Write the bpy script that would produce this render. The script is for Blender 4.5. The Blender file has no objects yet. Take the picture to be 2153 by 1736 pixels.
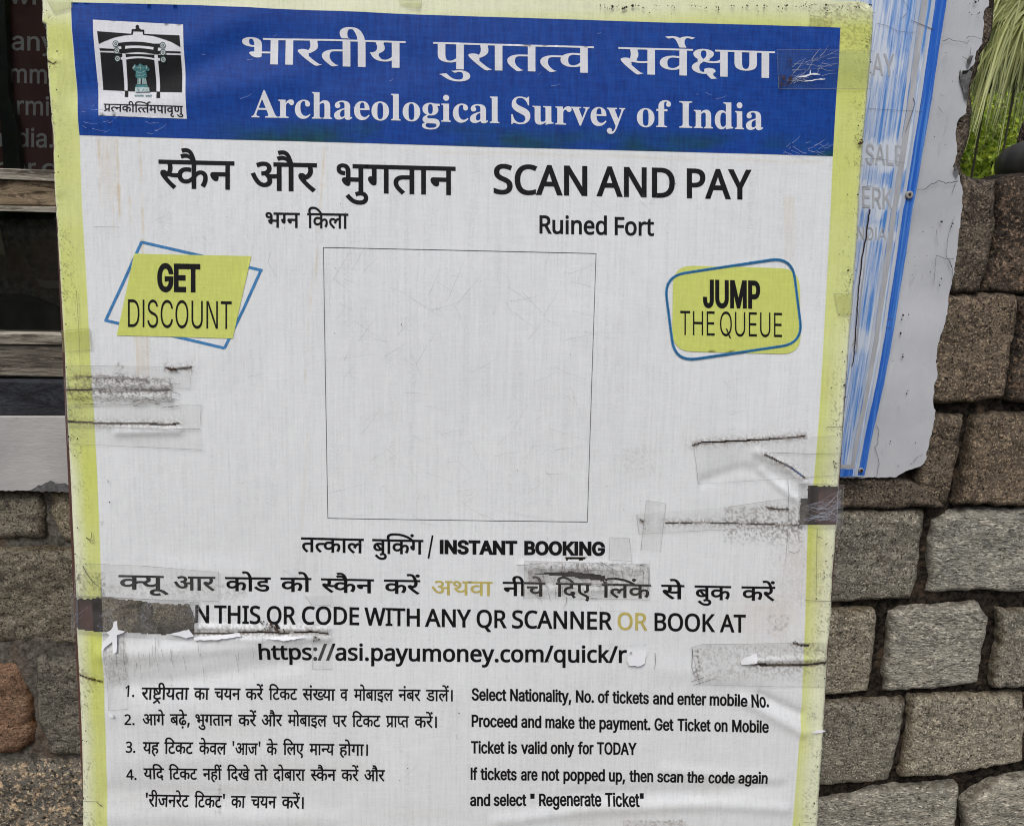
import bpy, math, random
import numpy as np
from mathutils import Vector, Matrix, geometry
random.seed(7)
SC = bpy.context.scene
# ------------------------------------------------------------ camera, sky, sun, exposure
F_PX, CX, CY, PW, PH = 1600.0, 1076.5, 868.0, 2153.0, 1736.0
LEAN = math.radians(9.0)
RM = np.array([[0.998927317, -0.014938463, -0.043829872],
               [0.010024035, 0.993850616, -0.110274529],
               [0.045207678, 0.109716887, 0.992934273]])
TV = np.array([0.0, 0.0, 0.90479255])
sl, cl = math.sin(LEAN), math.cos(LEAN)
BW = np.array([[1, 0, 0], [0, -sl, cl], [0, -cl, -sl]]).T.reshape(3, 3)
BW = np.column_stack([(1, 0, 0), (0, -sl, -cl), (0, cl, -sl)])      # right, down, away of the leaning board in the world
WR = BW @ RM.T                                                       # camera axes -> world
ORG = np.array([0.0, 0.0, 1.38])                                     # world place of the board's reference point
CAM = ORG - WR @ TV
cam = bpy.data.cameras.new('camera'); co = bpy.data.objects.new('camera', cam); SC.collection.objects.link(co)
M = Matrix(((WR[0, 0], -WR[0, 1], -WR[0, 2], CAM[0]), (WR[1, 0], -WR[1, 1], -WR[1, 2], CAM[1]), (WR[2, 0], -WR[2, 1], -WR[2, 2], CAM[2]), (0, 0, 0, 1)))
co.matrix_world = M
cam.sensor_width = 36; cam.lens = 36 * F_PX / PW; cam.clip_start = 0.02; cam.clip_end = 500
cam.dof.use_dof = True; cam.dof.focus_distance = 0.93; cam.dof.aperture_fstop = 20
SC.camera = co
world = bpy.data.worlds.new('World'); SC.world = world; world.use_nodes = True
wn = world.node_tree.nodes; wl = world.node_tree.links
sky = wn.new('ShaderNodeTexSky'); sky.sky_type = 'NISHITA'; sky.sun_disc = False
SUN_EL, SUN_AZ = math.radians(58), math.radians(200)
sky.sun_elevation = SUN_EL; sky.sun_rotation = SUN_AZ; sky.air_density = 1.0; sky.dust_density = 3.2; sky.ozone_density = 0.6
bg = wn['Background']; wl.new(sky.outputs[0], bg.inputs[0]); bg.inputs[1].default_value = 0.12
sun = bpy.data.lights.new('sun', 'SUN'); sun.energy = 1.3; sun.angle = math.radians(28); sun.color = (1.0, 0.985, 0.955)
so = bpy.data.objects.new('sun', sun); SC.collection.objects.link(so)
sd = Vector((math.sin(SUN_AZ) * math.cos(SUN_EL), math.cos(SUN_AZ) * math.cos(SUN_EL), math.sin(SUN_EL)))
so.rotation_euler = sd.to_track_quat('Z', 'Y').to_euler(); so.location = (0, -3, 6)
SC.view_settings.view_transform = 'Standard'; SC.view_settings.look = 'None'
SC.view_settings.exposure = EXPOSURE = 0.50; SC.view_settings.gamma = 1.0; SC.cycles.filter_width = 1.1; SC.view_settings.use_curve_mapping = False

# ------------------------------------------------------------ helpers
def ray(px, py):
    d = np.array([(px - CX) / F_PX, (py - CY) / F_PX, 1.0]); return WR @ d
def wall(px, py, Y):
    """point on the vertical plane y=Y seen at photo position px,py"""
    d = ray(px, py); k = (Y - CAM[1]) / d[1]; p = CAM + d * k
    return p[0], p[2]
RC = RM.T @ (-TV)                                                    # camera in the board's own frame
def uv(px, py):
    """vectorised: photo position -> local x,z on the banner"""
    px = np.asarray(px, float); py = np.asarray(py, float)
    d = np.stack([(px - CX) / F_PX, (py - CY) / F_PX, np.ones_like(px)], -1) @ RM
    k = -RC[2] / d[..., 2]
    return RC[0] + d[..., 0] * k, -(RC[1] + d[..., 1] * k)
def lattice(seed):
    return np.random.RandomState(seed).rand(256, 256)
_L = {}
def vn(x, y, s, seed=0):
    """smooth value noise 0..1, s = feature size"""
    if seed not in _L: _L[seed] = lattice(seed)
    T = _L[seed]; x = np.asarray(x) / s + 1000.37; y = np.asarray(y) / s + 1000.71
    xi = np.floor(x).astype(int); yi = np.floor(y).astype(int); fx = x - xi; fy = y - yi
    fx = fx * fx * (3 - 2 * fx); fy = fy * fy * (3 - 2 * fy)
    a = T[xi & 255, yi & 255]; b = T[(xi + 1) & 255, yi & 255]; c = T[xi & 255, (yi + 1) & 255]; d = T[(xi + 1) & 255, (yi + 1) & 255]
    return (a * (1 - fx) + b * fx) * (1 - fy) + (c * (1 - fx) + d * fx) * fy
def fbm(x, y, s, seed=0, o=4):
    r = 0; a = .5; t = 0
    for k in range(o):
        r = r + a * vn(x, y, s / 2 ** k, seed + k * 17); t += a; a *= .55
    return r / t
def segdist(X, Y, pl):
    D = np.full(np.shape(X), 1e9)
    for (x0, y0), (x1, y1) in zip(pl[:-1], pl[1:]):
        dx, dy = x1 - x0, y1 - y0; L = dx * dx + dy * dy + 1e-12
        t = np.clip(((X - x0) * dx + (Y - y0) * dy) / L, 0, 1)
        D = np.minimum(D, np.hypot(X - x0 - t * dx, Y - y0 - t * dy))
    return D
def inside(X, Y, poly):
    c = np.zeros(np.shape(X), bool)
    for (x0, y0), (x1, y1) in zip(poly, poly[1:] + poly[:1]):
        if y0 == y1: continue
        c ^= ((Y > y0) != (Y > y1)) & (X < (x1 - x0) * (Y - y0) / (y1 - y0) + x0)
    return c
def interp(pl, t):
    a = np.array(pl); return np.interp(t, a[:, 0], a[:, 1])

def link(name, verts, faces, mat, parent=None, smooth=False, loc=None, attrs=None, mats=None, midx=None):
    me = bpy.data.meshes.new(name)
    me.from_pydata([tuple(map(float, v)) for v in verts], [], faces)
    if attrs:
        for k, (ty, arr) in attrs.items():
            at = me.attributes.new(k, ty, 'POINT')
            at.data.foreach_set('color' if ty == 'FLOAT_COLOR' else 'value', np.ascontiguousarray(arr, dtype=np.float32).ravel())
    if smooth: me.polygons.foreach_set('use_smooth', np.ones(len(me.polygons), bool))
    for m in (mats or [mat]): me.materials.append(m)
    if midx is not None: me.polygons.foreach_set('material_index', np.asarray(midx, dtype=np.int32))
    me.update()
    o = bpy.data.objects.new(name, me); SC.collection.objects.link(o)
    if parent is not None: o.parent = parent
    if loc is not None: o.location = loc
    return o
def big(name, V, F4, mat, parent=None, smooth=True, attrs=None):
    """fast numpy mesh of quads"""
    me = bpy.data.meshes.new(name)
    me.vertices.add(len(V)); me.vertices.foreach_set('co', np.ascontiguousarray(V, dtype=np.float32).ravel())
    k = F4.shape[1]
    me.loops.add(F4.size); me.loops.foreach_set('vertex_index', F4.astype(np.int32).ravel())
    me.polygons.add(len(F4)); me.polygons.foreach_set('loop_start', (np.arange(len(F4)) * k).astype(np.int32))
    me.update(calc_edges=True)
    for kk, (ty, arr) in (attrs or {}).items():
        at = me.attributes.new(kk, ty, 'POINT')
        at.data.foreach_set('color' if ty == 'FLOAT_COLOR' else 'value', np.ascontiguousarray(arr, dtype=np.float32).ravel())
    if smooth: me.polygons.foreach_set('use_smooth', np.ones(len(me.polygons), bool))
    me.materials.append(mat)
    o = bpy.data.objects.new(name, me); SC.collection.objects.link(o)
    if parent is not None: o.parent = parent
    return o
def empty(name, loc, label=None, cat=None, group=None, kind=None):
    o = bpy.data.objects.new(name, None); SC.collection.objects.link(o); o.location = loc
    tag(o, label, cat, group, kind); return o
def tag(o, label=None, cat=None, group=None, kind=None):
    if label: o['label'] = label
    if cat: o['category'] = cat
    if group: o['group'] = group
    if kind: o['kind'] = kind
    return o
def tri2d(loops, step=None):
    """triangulate nonzero-winding area of closed 2-D loops; returns pts, tris"""
    V = []; E = []
    for P in loops:
        n0 = len(V); P = list(P)
        Q = []
        for (x0, y0), (x1, y1) in zip(P, P[1:] + P[:1]):
            Q.append((x0, y0))
            if step:
                L = math.hypot(x1 - x0, y1 - y0); k = int(L / step)
                for j in range(1, k + 1): Q.append((x0 + (x1 - x0) * j / (k + 1), y0 + (y1 - y0) * j / (k + 1)))
        V += Q; n = len(Q)
        E += [(n0 + i, n0 + (i + 1) % n) for i in range(n)]
    A = np.array(V); segs = [(V[a], V[b]) for a, b in E]
    S = np.array([(a[0], a[1], b[0], b[1]) for a, b in segs])
    def wind(P):
        W = np.zeros(len(P), int)
        for x0, y0, x1, y1 in S:
            if y0 == y1: continue
            up = (y0 <= P[:, 1]) & (P[:, 1] < y1); dn = (y1 <= P[:, 1]) & (P[:, 1] < y0)
            m = up | dn
            if not m.any(): continue
            xx = x0 + (P[:, 1] - y0) / (y1 - y0) * (x1 - x0)
            W += np.where(up & (xx > P[:, 0]), 1, 0) - np.where(dn & (xx > P[:, 0]), 1, 0)
        return W
    if step:
        lo, hi = A.min(0), A.max(0)
        gx, gy = np.meshgrid(np.arange(lo[0] + step * .5, hi[0], step), np.arange(lo[1] + step * .5, hi[1], step))
        G = np.stack([gx.ravel(), gy.ravel()], 1)
        if len(G):
            G = G[wind(G) != 0]
            V += [tuple(g) for g in G]
    r = geometry.delaunay_2d_cdt([Vector(v) for v in V], E, [], 0, 1e-4)
    P = np.array([tuple(v) for v in r[0]]); T = np.array([f for f in r[2] if len(f) == 3])
    C = P[T].mean(1)
    return P, T[wind(C) != 0]
# ------------------------------------------------------------ material helper
class Mat:
    def __init__(s, name, rough=.6, spec=.3):
        s.m = bpy.data.materials.new(name); s.m.use_nodes = True; s.t = s.m.node_tree; s.n = s.t.nodes; s.l = s.t.links
        s.b = s.n['Principled BSDF']; s.b.inputs['Roughness'].default_value = rough; s.b.inputs['Specular IOR Level'].default_value = spec
        s.co = s.n.new('ShaderNodeTexCoord').outputs['Object']; s.vec = s.co
    def map(s, sc, rot=(0, 0, 0), src=None):
        k = s.n.new('ShaderNodeMapping'); k.inputs['Scale'].default_value = sc; k.inputs['Rotation'].default_value = rot
        s.l.new(src or s.co, k.inputs[0]); return k.outputs[0]
    def attr(s, name):
        a = s.n.new('ShaderNodeAttribute'); a.attribute_name = name; return a
    def noise(s, scale, vec=None, detail=4, rough=.6, dist=0):
        k = s.n.new('ShaderNodeTexNoise'); k.inputs['Scale'].default_value = scale; k.inputs['Detail'].default_value = detail
        k.inputs['Roughness'].default_value = rough; k.inputs['Distortion'].default_value = dist
        s.l.new(vec or s.vec, k.inputs['Vector']); return k.outputs['Fac']
    def vor(s, scale, vec=None, feat='F1', out='Distance'):
        k = s.n.new('ShaderNodeTexVoronoi'); k.inputs['Scale'].default_value = scale; k.feature = feat
        s.l.new(vec or s.vec, k.inputs['Vector']); return k.outputs[out]
    def wave(s, scale, vec=None, direction='X', dist=0, profile='SIN'):
        k = s.n.new('ShaderNodeTexWave'); k.bands_direction = direction; k.wave_profile = profile
        k.inputs['Scale'].default_value = scale; k.inputs['Distortion'].default_value = dist
        s.l.new(vec or s.vec, k.inputs['Vector']); return k.outputs['Fac']
    def ramp(s, f, a, b, lo=0., hi=1.):
        k = s.n.new('ShaderNodeMapRange'); k.inputs[1].default_value = a; k.inputs[2].default_value = b
        k.inputs[3].default_value = lo; k.inputs[4].default_value = hi; s.l.new(f, k.inputs[0]); return k.outputs[0]
    def math(s, op, a, b):
        k = s.n.new('ShaderNodeMath'); k.operation = op
        for i, v in enumerate((a, b)):
            if isinstance(v, (int, float)): k.inputs[i].default_value = v
            else: s.l.new(v, k.inputs[i])
        return k.outputs[0]
    def mix(s, f, a, b, mode='MIX'):
        k = s.n.new('ShaderNodeMix'); k.data_type = 'RGBA'; k.blend_type = mode
        for i, v in ((0, f), (6, a), (7, b)):
            if isinstance(v, (int, float)): k.inputs[i].default_value = v
            elif isinstance(v, tuple): k.inputs[i].default_value = (*v[:3], 1)
            else: s.l.new(v, k.inputs[i])
        return k.outputs[2]
    def color(s, c):
        if isinstance(c, tuple): s.b.inputs['Base Color'].default_value = (*c[:3], 1)
        else: s.l.new(c, s.b.inputs['Base Color'])
        return s
    def bump(s, h, strength=.5, d=.001):
        k = s.n.new('ShaderNodeBump'); k.inputs['Strength'].default_value = strength; k.inputs['Distance'].default_value = d
        s.l.new(h, k.inputs['Height']); s.l.new(k.outputs[0], s.b.inputs['Normal']); return s
def weave(m):
    """woven flex fabric relief, about 1.2 mm pitch"""
    v = m.map((1, 1, .35))
    a = m.wave(260, v, 'X', 1.5); b = m.noise(900, m.map((1, 1, .4)), 2)
    return m.math('ADD', m.math('MULTIPLY', a, .5), b)
def striate(m):
    """faint uneven threads along and across"""
    a = m.noise(420, m.map((1, 1, .10)), 3, .7); b = m.noise(420, m.map((.10, 1, 1)), 3, .7)
    return m.math('ADD', m.math('MULTIPLY', a, .55), m.math('MULTIPLY', b, .45))

# ------------------------------------------------------------ materials
WHITE = (.70, .72, .715)
YEL = (.57, .62, .15)
m = Mat('banner_print', .52, .35)
bd = m.attr('border').outputs['Fac']; fd = m.attr('fade').outputs['Fac']; st = m.attr('stain').outputs['Color']
s = striate(m)
thr = m.ramp(s, .40, .62, .95, 1.03)
rows = m.ramp(m.wave(275, m.map((1, 1, 1)), 'Z', .6), .55, .8); cols = m.ramp(m.noise(330, m.map((1, 1, .02)), 2, .6), .46, .60); rag = m.ramp(m.noise(700, m.map((.4, 1, 1)), 2), .40, .55)
dash = m.ramp(m.math('MULTIPLY', m.math('MULTIPLY', rows, cols), rag), 0, 1, 1.0, .80)
yel = m.mix(fd, YEL, (.72, .74, .52))
base = m.mix(m.ramp(bd, -.4, .4), yel, WHITE)
base = m.mix(1.0, base, m.mix(1.0, thr, dash, 'MULTIPLY'), 'MULTIPLY')
big_ = m.noise(5, None, 5, .6)
base = m.mix(1.0, base, m.mix(m.ramp(big_, .3, .7), (.93, .93, .93), (1, 1, 1)), 'MULTIPLY')
base = m.mix(1.0, base, st, 'MULTIPLY')
m.color(base).bump(weave(m), .30, .0006); M_BANNER = m.m
def ink(name, c, dark=.8, rough=.55, spec=.22, dirt=None):
    m = Mat(name, rough, spec); s = striate(m)
    col = m.mix(m.ramp(s, .40, .62), tuple(v * dark for v in c), c)
    if dirt:
        col = m.mix(m.ramp(m.noise(18, m.map((.35, 1, 1)), 5, .65), .56, .68, 0, .45), col, dirt)
    # fine scratches where the ink is rubbed off
    sc = m.ramp(m.noise(60, m.map((1, 1, .12), (0, .5, 0)), 8, .75, 2.0), .72, .76, 0, .35)
    col = m.mix(sc, col, tuple(min(.6, v + .10) for v in c))
    m.color(col).bump(weave(m), .30, .0006); return m.m
M_BLACK = ink('black_ink', (.0085, .008, .009), .6, .55, .16)
M_WINK = ink('white_print', (.66, .67, .69), .9)
M_YINK = ink('yellow_print', YEL, .88)
M_OCHRE = ink('ochre_ink', (.52, .44, .13), .75)
M_BLINE = ink('blue_line_ink', (.06, .24, .50), .6)
M_DLINE = ink('dark_blue_line_ink', (.015, .13, .26), .6)
M_TEAL = ink('teal_ink', (.08, .27, .28), .5)
M_PALET = ink('pale_teal_ink', (.45, .56, .55), .6)
m = Mat('blue_print', .45, .20)
hd = m.attr('stain').outputs['Color']
col = m.mix(m.ramp(striate(m), .38, .64), (.001, .028, .19), (.003, .058, .305))
scr = m.ramp(m.noise(34, m.map((1, 1, .10), (0, .9, 0)), 9, .8, 3.0), .71, .735, 0, .55)
col = m.mix(scr, col, (.42, .50, .68)); col = m.mix(1.0, col, hd, 'MULTIPLY')
m.color(col).bump(weave(m), .35, .0006); M_BLUE = m.m
m = Mat('worn_wood_frame', .7, .3)
w = m.noise(30, m.map((1, 1, .06)), 6, .7)
m.color(m.mix(m.ramp(w, .3, .7), (.040, .018, .014), (.120, .055, .042))).bump(w, .5, .002); M_FRAME = m.m
def tape(name, dens, c):
    m = Mat(name, .16, .5); m.color(c)
    tr = m.n.new('ShaderNodeBsdfTransparent'); mx = m.n.new('ShaderNodeMixShader')
    f = m.ramp(m.noise(22, None, 5, .65), .35, .65, dens * .5, dens * 1.4)
    m.l.new(f, mx.inputs[0]); m.l.new(tr.outputs[0], mx.inputs[1]); m.l.new(m.b.outputs[0], mx.inputs[2])
    m.l.new(mx.outputs[0], m.n['Material Output'].inputs[0]); m.bump(m.noise(75, m.map((1, 1, .35), (0, .5, 0)), 5, .6), .6, .0025); return m.m
M_TAPE = tape('clear_tape', .10, (.50, .50, .47)); M_TAPED = tape('dirty_tape', .09, (.34, .32, .28)); M_TAPEH = tape('clear_tape_over_gap', .20, (.24, .23, .22)); M_TAPEB = tape('tape_on_blue', .12, (.10, .16, .22)); M_TAPEY = tape('yellowed_tape', .28, (.45, .47, .13))
def plain(name, c, rough=.7, spec=.3):
    m = Mat(name, rough, spec); m.color(c); return m.m
def grime(name, c, dens):
    m = Mat(name, .9, .1); m.color(c)
    tr = m.n.new('ShaderNodeBsdfTransparent'); mx = m.n.new('ShaderNodeMixShader')
    f = m.ramp(m.noise(260, None, 6, .75), .5, .56, 0, dens)
    m.l.new(f, mx.inputs[0]); m.l.new(tr.outputs[0], mx.inputs[1]); m.l.new(m.b.outputs[0], mx.inputs[2])
    m.l.new(mx.outputs[0], m.n['Material Output'].inputs[0]); return m.m
M_GRIME = grime('black_grime', (.02, .016, .013), .9)
M_CRACK = plain('tear_shadow_brown', (.035, .016, .012), .9)
M_EDGE = plain('dirt_line', (.22, .21, .19), .9)
M_FLUFF = plain('torn_white_fibre', (.72, .73, .74), .8)

# ============================================================ THE NOTICE BOARD
# letter outlines (x, y, on-curve) in thousandths of the letter size, and where each word stands
GLY = {
10006: [[-185,772,1,-185,796,0,-152,830,0,-130,830,1,-107,830,0,-75,796,0,-75,772,1,-75,748,0,-107,714,0,-130,714,1,-152,714,0,-185,748,0]],
10009: [[470,218,1,470,148,0,379,80,0,312,80,1,226,80,0,92,208,0,29,356,1,100,382,1,143,276,0,243,153,0,305,153,1,343,153,0,391,188,0,391,227,1,391,264,0,350,322,0,318,347,1,291,342,0,260,341,1,255,411,1,323,413,0,380,457,0,380,494,1,380,530,0,333,562,0,302,562,1,265,562,0,205,542,0,171,525,1,146,594,1,172,608,0,249,632,0,298,632,1,376,632,0,459,554,0,459,495,1,459,417,0,392,375,1,403,365,0,412,355,1,450,350,0,486,350,1,518,350,0,568,356,0,594,363,1,594,551,1,521,551,1,521,622,1,779,622,1,779,551,1,675,551,1,675,0,1,594,0,1,594,290,1,570,284,0,524,279,0,498,279,1,481,279,0,455,282,1,470,252,0]],
10010: [[470,218,1,470,148,0,379,80,0,312,80,1,226,80,0,92,208,0,29,356,1,100,382,1,143,276,0,243,153,0,305,153,1,343,153,0,391,188,0,391,227,1,391,264,0,350,322,0,318,347,1,291,342,0,260,341,1,255,411,1,323,413,0,380,457,0,380,494,1,380,530,0,333,562,0,302,562,1,265,562,0,205,542,0,171,525,1,146,594,1,172,608,0,249,632,0,298,632,1,376,632,0,459,554,0,459,495,1,459,417,0,392,375,1,403,365,0,412,355,1,450,350,0,486,350,1,518,350,0,568,356,0,594,363,1,594,551,1,521,551,1,521,622,1,1038,622,1,1038,551,1,934,551,1,934,0,1,853,0,1,853,551,1,675,551,1,675,0,1,594,0,1,594,290,1,570,284,0,524,279,0,498,279,1,481,279,0,455,282,1,470,252,0]],
10011: [[271,222,1,242,222,0,184,208,0,161,197,1,114,225,0,50,301,0,50,352,1,50,380,0,70,420,0,87,433,1,110,450,0,172,465,0,221,465,1,314,465,1,314,551,1,0,551,1,0,622,1,505,622,1,505,551,1,395,551,1,395,394,1,211,394,1,180,394,0,154,388,0,145,381,1,130,369,0,130,347,1,130,323,0,158,290,0,174,277,1,220,294,0,275,294,1,349,294,0,447,219,0,447,154,1,447,89,0,364,14,0,289,4,1,318,-8,0,381,-30,0,415,-40,1,382,-110,1,325,-84,0,221,-27,0,176,1,1,117,4,0,48,33,0,48,65,1,48,87,0,75,116,0,101,116,1,121,116,0,164,95,0,194,70,1,208,68,0,219,68,1,289,68,0,366,109,0,366,153,1,366,186,0,317,222,0]],
10019: [[568,551,1,474,551,1,474,380,1,474,329,0,459,269,0,441,246,1,404,198,0,323,192,1,307,266,1,329,270,0,360,281,0,370,292,1,382,304,0,393,339,0,393,380,1,393,551,1,160,551,1,160,353,1,160,307,0,166,249,0,186,211,0,226,180,0,260,160,1,370,98,1,433,62,0,486,-3,0,486,-53,1,486,-93,0,453,-164,0,439,-184,1,367,-142,1,380,-122,0,403,-77,0,403,-55,1,403,-36,0,387,-7,0,339,28,0,290,56,1,203,106,1,164,129,0,109,178,0,95,212,1,79,248,0,79,316,1,79,551,1,0,551,1,0,622,1,568,622,1]],
10024: [[470,218,1,470,148,0,379,80,0,312,80,1,226,80,0,92,208,0,29,356,1,100,382,1,143,276,0,243,153,0,305,153,1,343,153,0,391,188,0,391,227,1,391,264,0,350,322,0,318,347,1,291,342,0,260,341,1,255,411,1,323,413,0,380,457,0,380,494,1,380,530,0,333,562,0,302,562,1,265,562,0,205,542,0,171,525,1,146,594,1,172,608,0,249,632,0,298,632,1,376,632,0,459,554,0,459,495,1,459,417,0,392,375,1,403,365,0,412,355,1,450,350,0,486,350,1,518,350,0,568,356,0,594,363,1,594,551,1,521,551,1,521,622,1,1038,622,1,1038,551,1,934,551,1,934,0,1,853,0,1,853,551,1,675,551,1,675,0,1,594,0,1,594,290,1,570,284,0,524,279,0,498,279,1,481,279,0,455,282,1,470,252,0],[844,615,1,817,655,0,772,692,0,729,703,0,703,703,1,683,703,0,641,691,0,621,682,1,595,751,1,618,761,0,668,773,0,697,773,1,742,773,0,812,730,0,836,692,1,840,694,1,820,746,0,782,803,0,738,827,0,707,827,1,683,827,0,651,819,0,637,813,1,614,882,1,653,896,0,705,896,1,759,896,0,838,845,0,901,722,0,929,615,1]],
10025: [[777,551,1,452,551,1,452,349,1,500,399,0,569,399,1,634,399,0,716,316,0,716,239,1,716,193,0,686,89,0,651,39,1,579,80,1,604,112,0,636,196,0,636,237,1,636,284,0,597,330,0,562,330,1,508,330,0,452,258,1,452,0,1,371,0,1,371,174,1,347,154,0,276,118,0,226,118,1,179,118,0,96,156,0,46,233,0,46,290,1,46,370,0,156,464,0,244,464,1,267,464,0,324,457,0,339,454,1,333,381,1,317,385,0,268,391,0,249,391,1,191,391,0,127,339,0,127,292,1,127,239,0,188,188,0,228,188,1,272,188,0,341,230,0,371,260,1,371,551,1,0,551,1,0,622,1,777,622,1]],
10026: [[729,551,1,729,0,1,648,0,1,648,45,1,613,26,0,530,7,0,488,7,1,380,7,0,183,114,0,85,239,1,58,274,0,40,319,0,40,338,1,40,359,0,70,393,0,104,393,1,129,393,0,166,370,0,181,350,1,202,369,0,217,428,0,217,458,1,217,484,0,210,531,0,201,551,1,0,551,1,0,622,1,833,622,1,833,551,1],[534,232,1,569,232,0,627,261,0,648,280,1,648,551,1,281,551,1,298,514,0,298,458,1,298,376,0,228,280,0,166,253,1,236,169,0,391,79,0,490,79,1,533,79,0,611,99,0,648,122,1,648,198,1,625,184,0,561,164,0,521,164,1,474,164,0,399,203,0,356,273,0,356,319,1,356,392,0,452,473,0,531,473,1,548,473,0,602,468,0,616,463,1,610,394,1,595,398,0,558,404,0,540,404,1,492,404,0,437,360,0,437,316,1,437,273,0,492,232,0]],
10027: [[208,551,1,208,234,1,208,208,0,183,178,0,160,178,1,134,178,0,79,220,0,41,280,0,41,308,1,41,331,0,68,359,0,102,359,1,127,359,1,127,551,1,0,551,1,0,622,1,578,622,1,578,551,1,474,551,1,474,0,1,393,0,1,393,551,1]],
10030: [[649,551,1,545,551,1,545,0,1,465,0,1,465,165,1,439,148,0,367,118,0,317,118,1,240,118,0,141,204,0,141,275,1,141,304,0,166,355,0,185,371,1,38,369,1,38,441,1,331,441,1,349,441,0,385,440,0,389,440,1,382,370,1,350,370,1,292,370,0,221,321,0,221,274,1,221,231,0,279,188,0,317,188,1,367,188,0,438,231,0,465,260,1,465,551,1,0,551,1,0,622,1,649,622,1]],
10032: [[653,551,1,653,0,1,572,0,1,572,370,1,435,370,1,394,370,0,378,373,1,414,343,0,458,263,0,458,218,1,458,172,0,417,110,0,350,80,0,310,80,1,257,80,0,161,141,0,73,282,0,31,401,1,102,426,1,148,292,0,248,153,0,306,153,1,338,153,0,379,187,0,379,227,1,379,271,0,318,349,0,273,377,1,302,441,1,572,441,1,572,551,1,0,551,1,0,622,1,757,622,1,757,551,1]],
10035: [[519,551,1,371,551,1,371,349,1,316,349,1,268,349,0,204,333,0,181,318,1,126,280,0,126,215,1,126,167,0,170,104,0,241,74,0,283,74,1,337,74,0,413,99,0,455,121,1,482,47,1,438,27,0,339,0,0,286,0,1,217,0,0,108,52,0,46,150,0,46,220,1,46,285,0,114,374,0,225,420,0,288,420,1,290,420,1,290,551,1,0,551,1,0,622,1,519,622,1]],
10037: [[358,222,1,329,222,0,271,208,0,248,197,1,201,225,0,137,301,0,137,352,1,137,380,0,157,420,0,174,433,1,197,450,0,259,465,0,308,465,1,401,465,1,401,551,1,0,551,1,0,622,1,592,622,1,592,551,1,482,551,1,482,394,1,298,394,1,267,394,0,241,388,0,232,381,1,217,369,0,217,347,1,217,323,0,245,290,0,261,277,1,307,294,0,362,294,1,436,294,0,534,219,0,534,154,1,534,87,0,436,0,0,337,0,1,239,0,0,84,88,0,25,158,1,86,207,1,143,139,0,262,74,0,337,74,1,453,74,0,453,152,1,453,187,0,404,222,0]],
10039: [[634,551,1,634,0,1,553,0,1,553,551,1,420,551,1,420,321,1,420,279,0,403,221,0,385,198,1,364,173,0,298,146,0,251,146,1,158,146,0,114,205,1,97,228,0,79,298,0,79,352,1,79,551,1,0,551,1,0,622,1,737,622,1,737,551,1],[249,217,1,301,217,0,321,249,1,332,266,0,339,310,0,339,353,1,339,551,1,160,551,1,160,353,1,160,314,0,168,268,0,178,251,1,189,235,0,222,217,0]],
10040: [[481,551,1,481,0,1,400,0,1,400,328,1,291,328,1,230,328,0,169,316,0,150,299,1,126,280,0,126,237,1,126,188,0,200,97,0,271,40,1,217,-12,1,171,28,0,92,108,0,45,194,0,45,242,1,45,277,0,72,333,0,93,351,1,122,376,0,204,399,0,272,399,1,400,399,1,400,551,1,0,551,1,0,622,1,584,622,1,584,551,1]],
10041: [[553,551,1,553,0,1,472,0,1,472,180,1,443,161,0,363,132,0,308,132,1,223,132,0,104,229,0,83,322,1,178,342,0,255,413,0,255,467,1,255,517,0,208,568,0,171,568,1,146,568,0,114,544,0,114,521,1,114,470,0,195,461,1,187,391,1,122,400,0,46,461,0,46,519,1,46,575,0,119,632,0,172,632,1,213,632,0,288,597,0,336,525,0,336,469,1,336,395,0,256,303,0,182,274,1,205,238,0,263,203,0,314,203,1,366,203,0,440,243,0,472,275,1,472,551,1,390,551,1,390,622,1,656,622,1,656,551,1]],
10042: [[413,-58,1,392,-24,0,354,46,0,342,73,1,330,71,0,302,68,0,287,68,1,245,68,0,160,89,0,89,136,0,46,215,0,46,272,1,46,316,0,77,379,0,102,401,1,135,430,0,231,456,0,290,456,1,295,456,1,295,551,1,0,551,1,0,622,1,534,622,1,534,551,1,376,551,1,376,385,1,327,385,1,269,385,0,198,371,0,173,355,1,151,340,0,126,294,0,126,262,1,126,209,0,205,140,0,287,140,1,293,140,0,305,140,0,312,141,1,306,161,0,306,176,1,306,211,0,348,240,0,373,240,1,416,240,0,461,191,0,461,162,1,461,130,0,432,95,0,410,86,1,422,62,0,455,11,0,480,-24,1]],
10044: [[0,622,1,569,622,1,569,551,1,466,551,1,466,0,1,385,0,1,385,298,1,204,298,1,204,244,1,204,216,0,176,188,0,153,188,1,129,188,0,75,230,0,37,290,0,37,318,1,37,341,0,64,369,0,98,369,1,385,369,1,385,551,1,0,551,1]],
10046: [[479,551,1,479,0,1,398,0,1,398,191,1,369,172,0,301,146,0,254,146,1,214,146,0,149,173,0,128,194,1,103,221,0,79,294,0,79,358,1,79,551,1,0,551,1,0,622,1,583,622,1,583,551,1],[398,551,1,160,551,1,160,369,1,160,328,0,166,280,0,179,251,0,190,240,1,213,217,0,263,217,1,303,217,0,373,255,0,398,280,1]],
10048: [[585,551,1,482,551,1,482,0,1,401,0,1,401,165,1,374,147,0,297,118,0,241,118,1,185,118,0,96,160,0,46,235,0,46,286,1,46,372,0,167,464,0,265,464,1,279,464,0,319,461,0,358,457,0,369,454,1,363,385,1,343,389,0,293,395,0,268,395,1,248,395,0,230,392,1,365,224,1,384,238,0,401,256,1,401,551,1,0,551,1,0,622,1,585,622,1],[127,287,1,127,235,0,194,184,0,242,184,1,260,184,0,293,190,0,308,195,1,168,370,1,127,342,0]],
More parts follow.
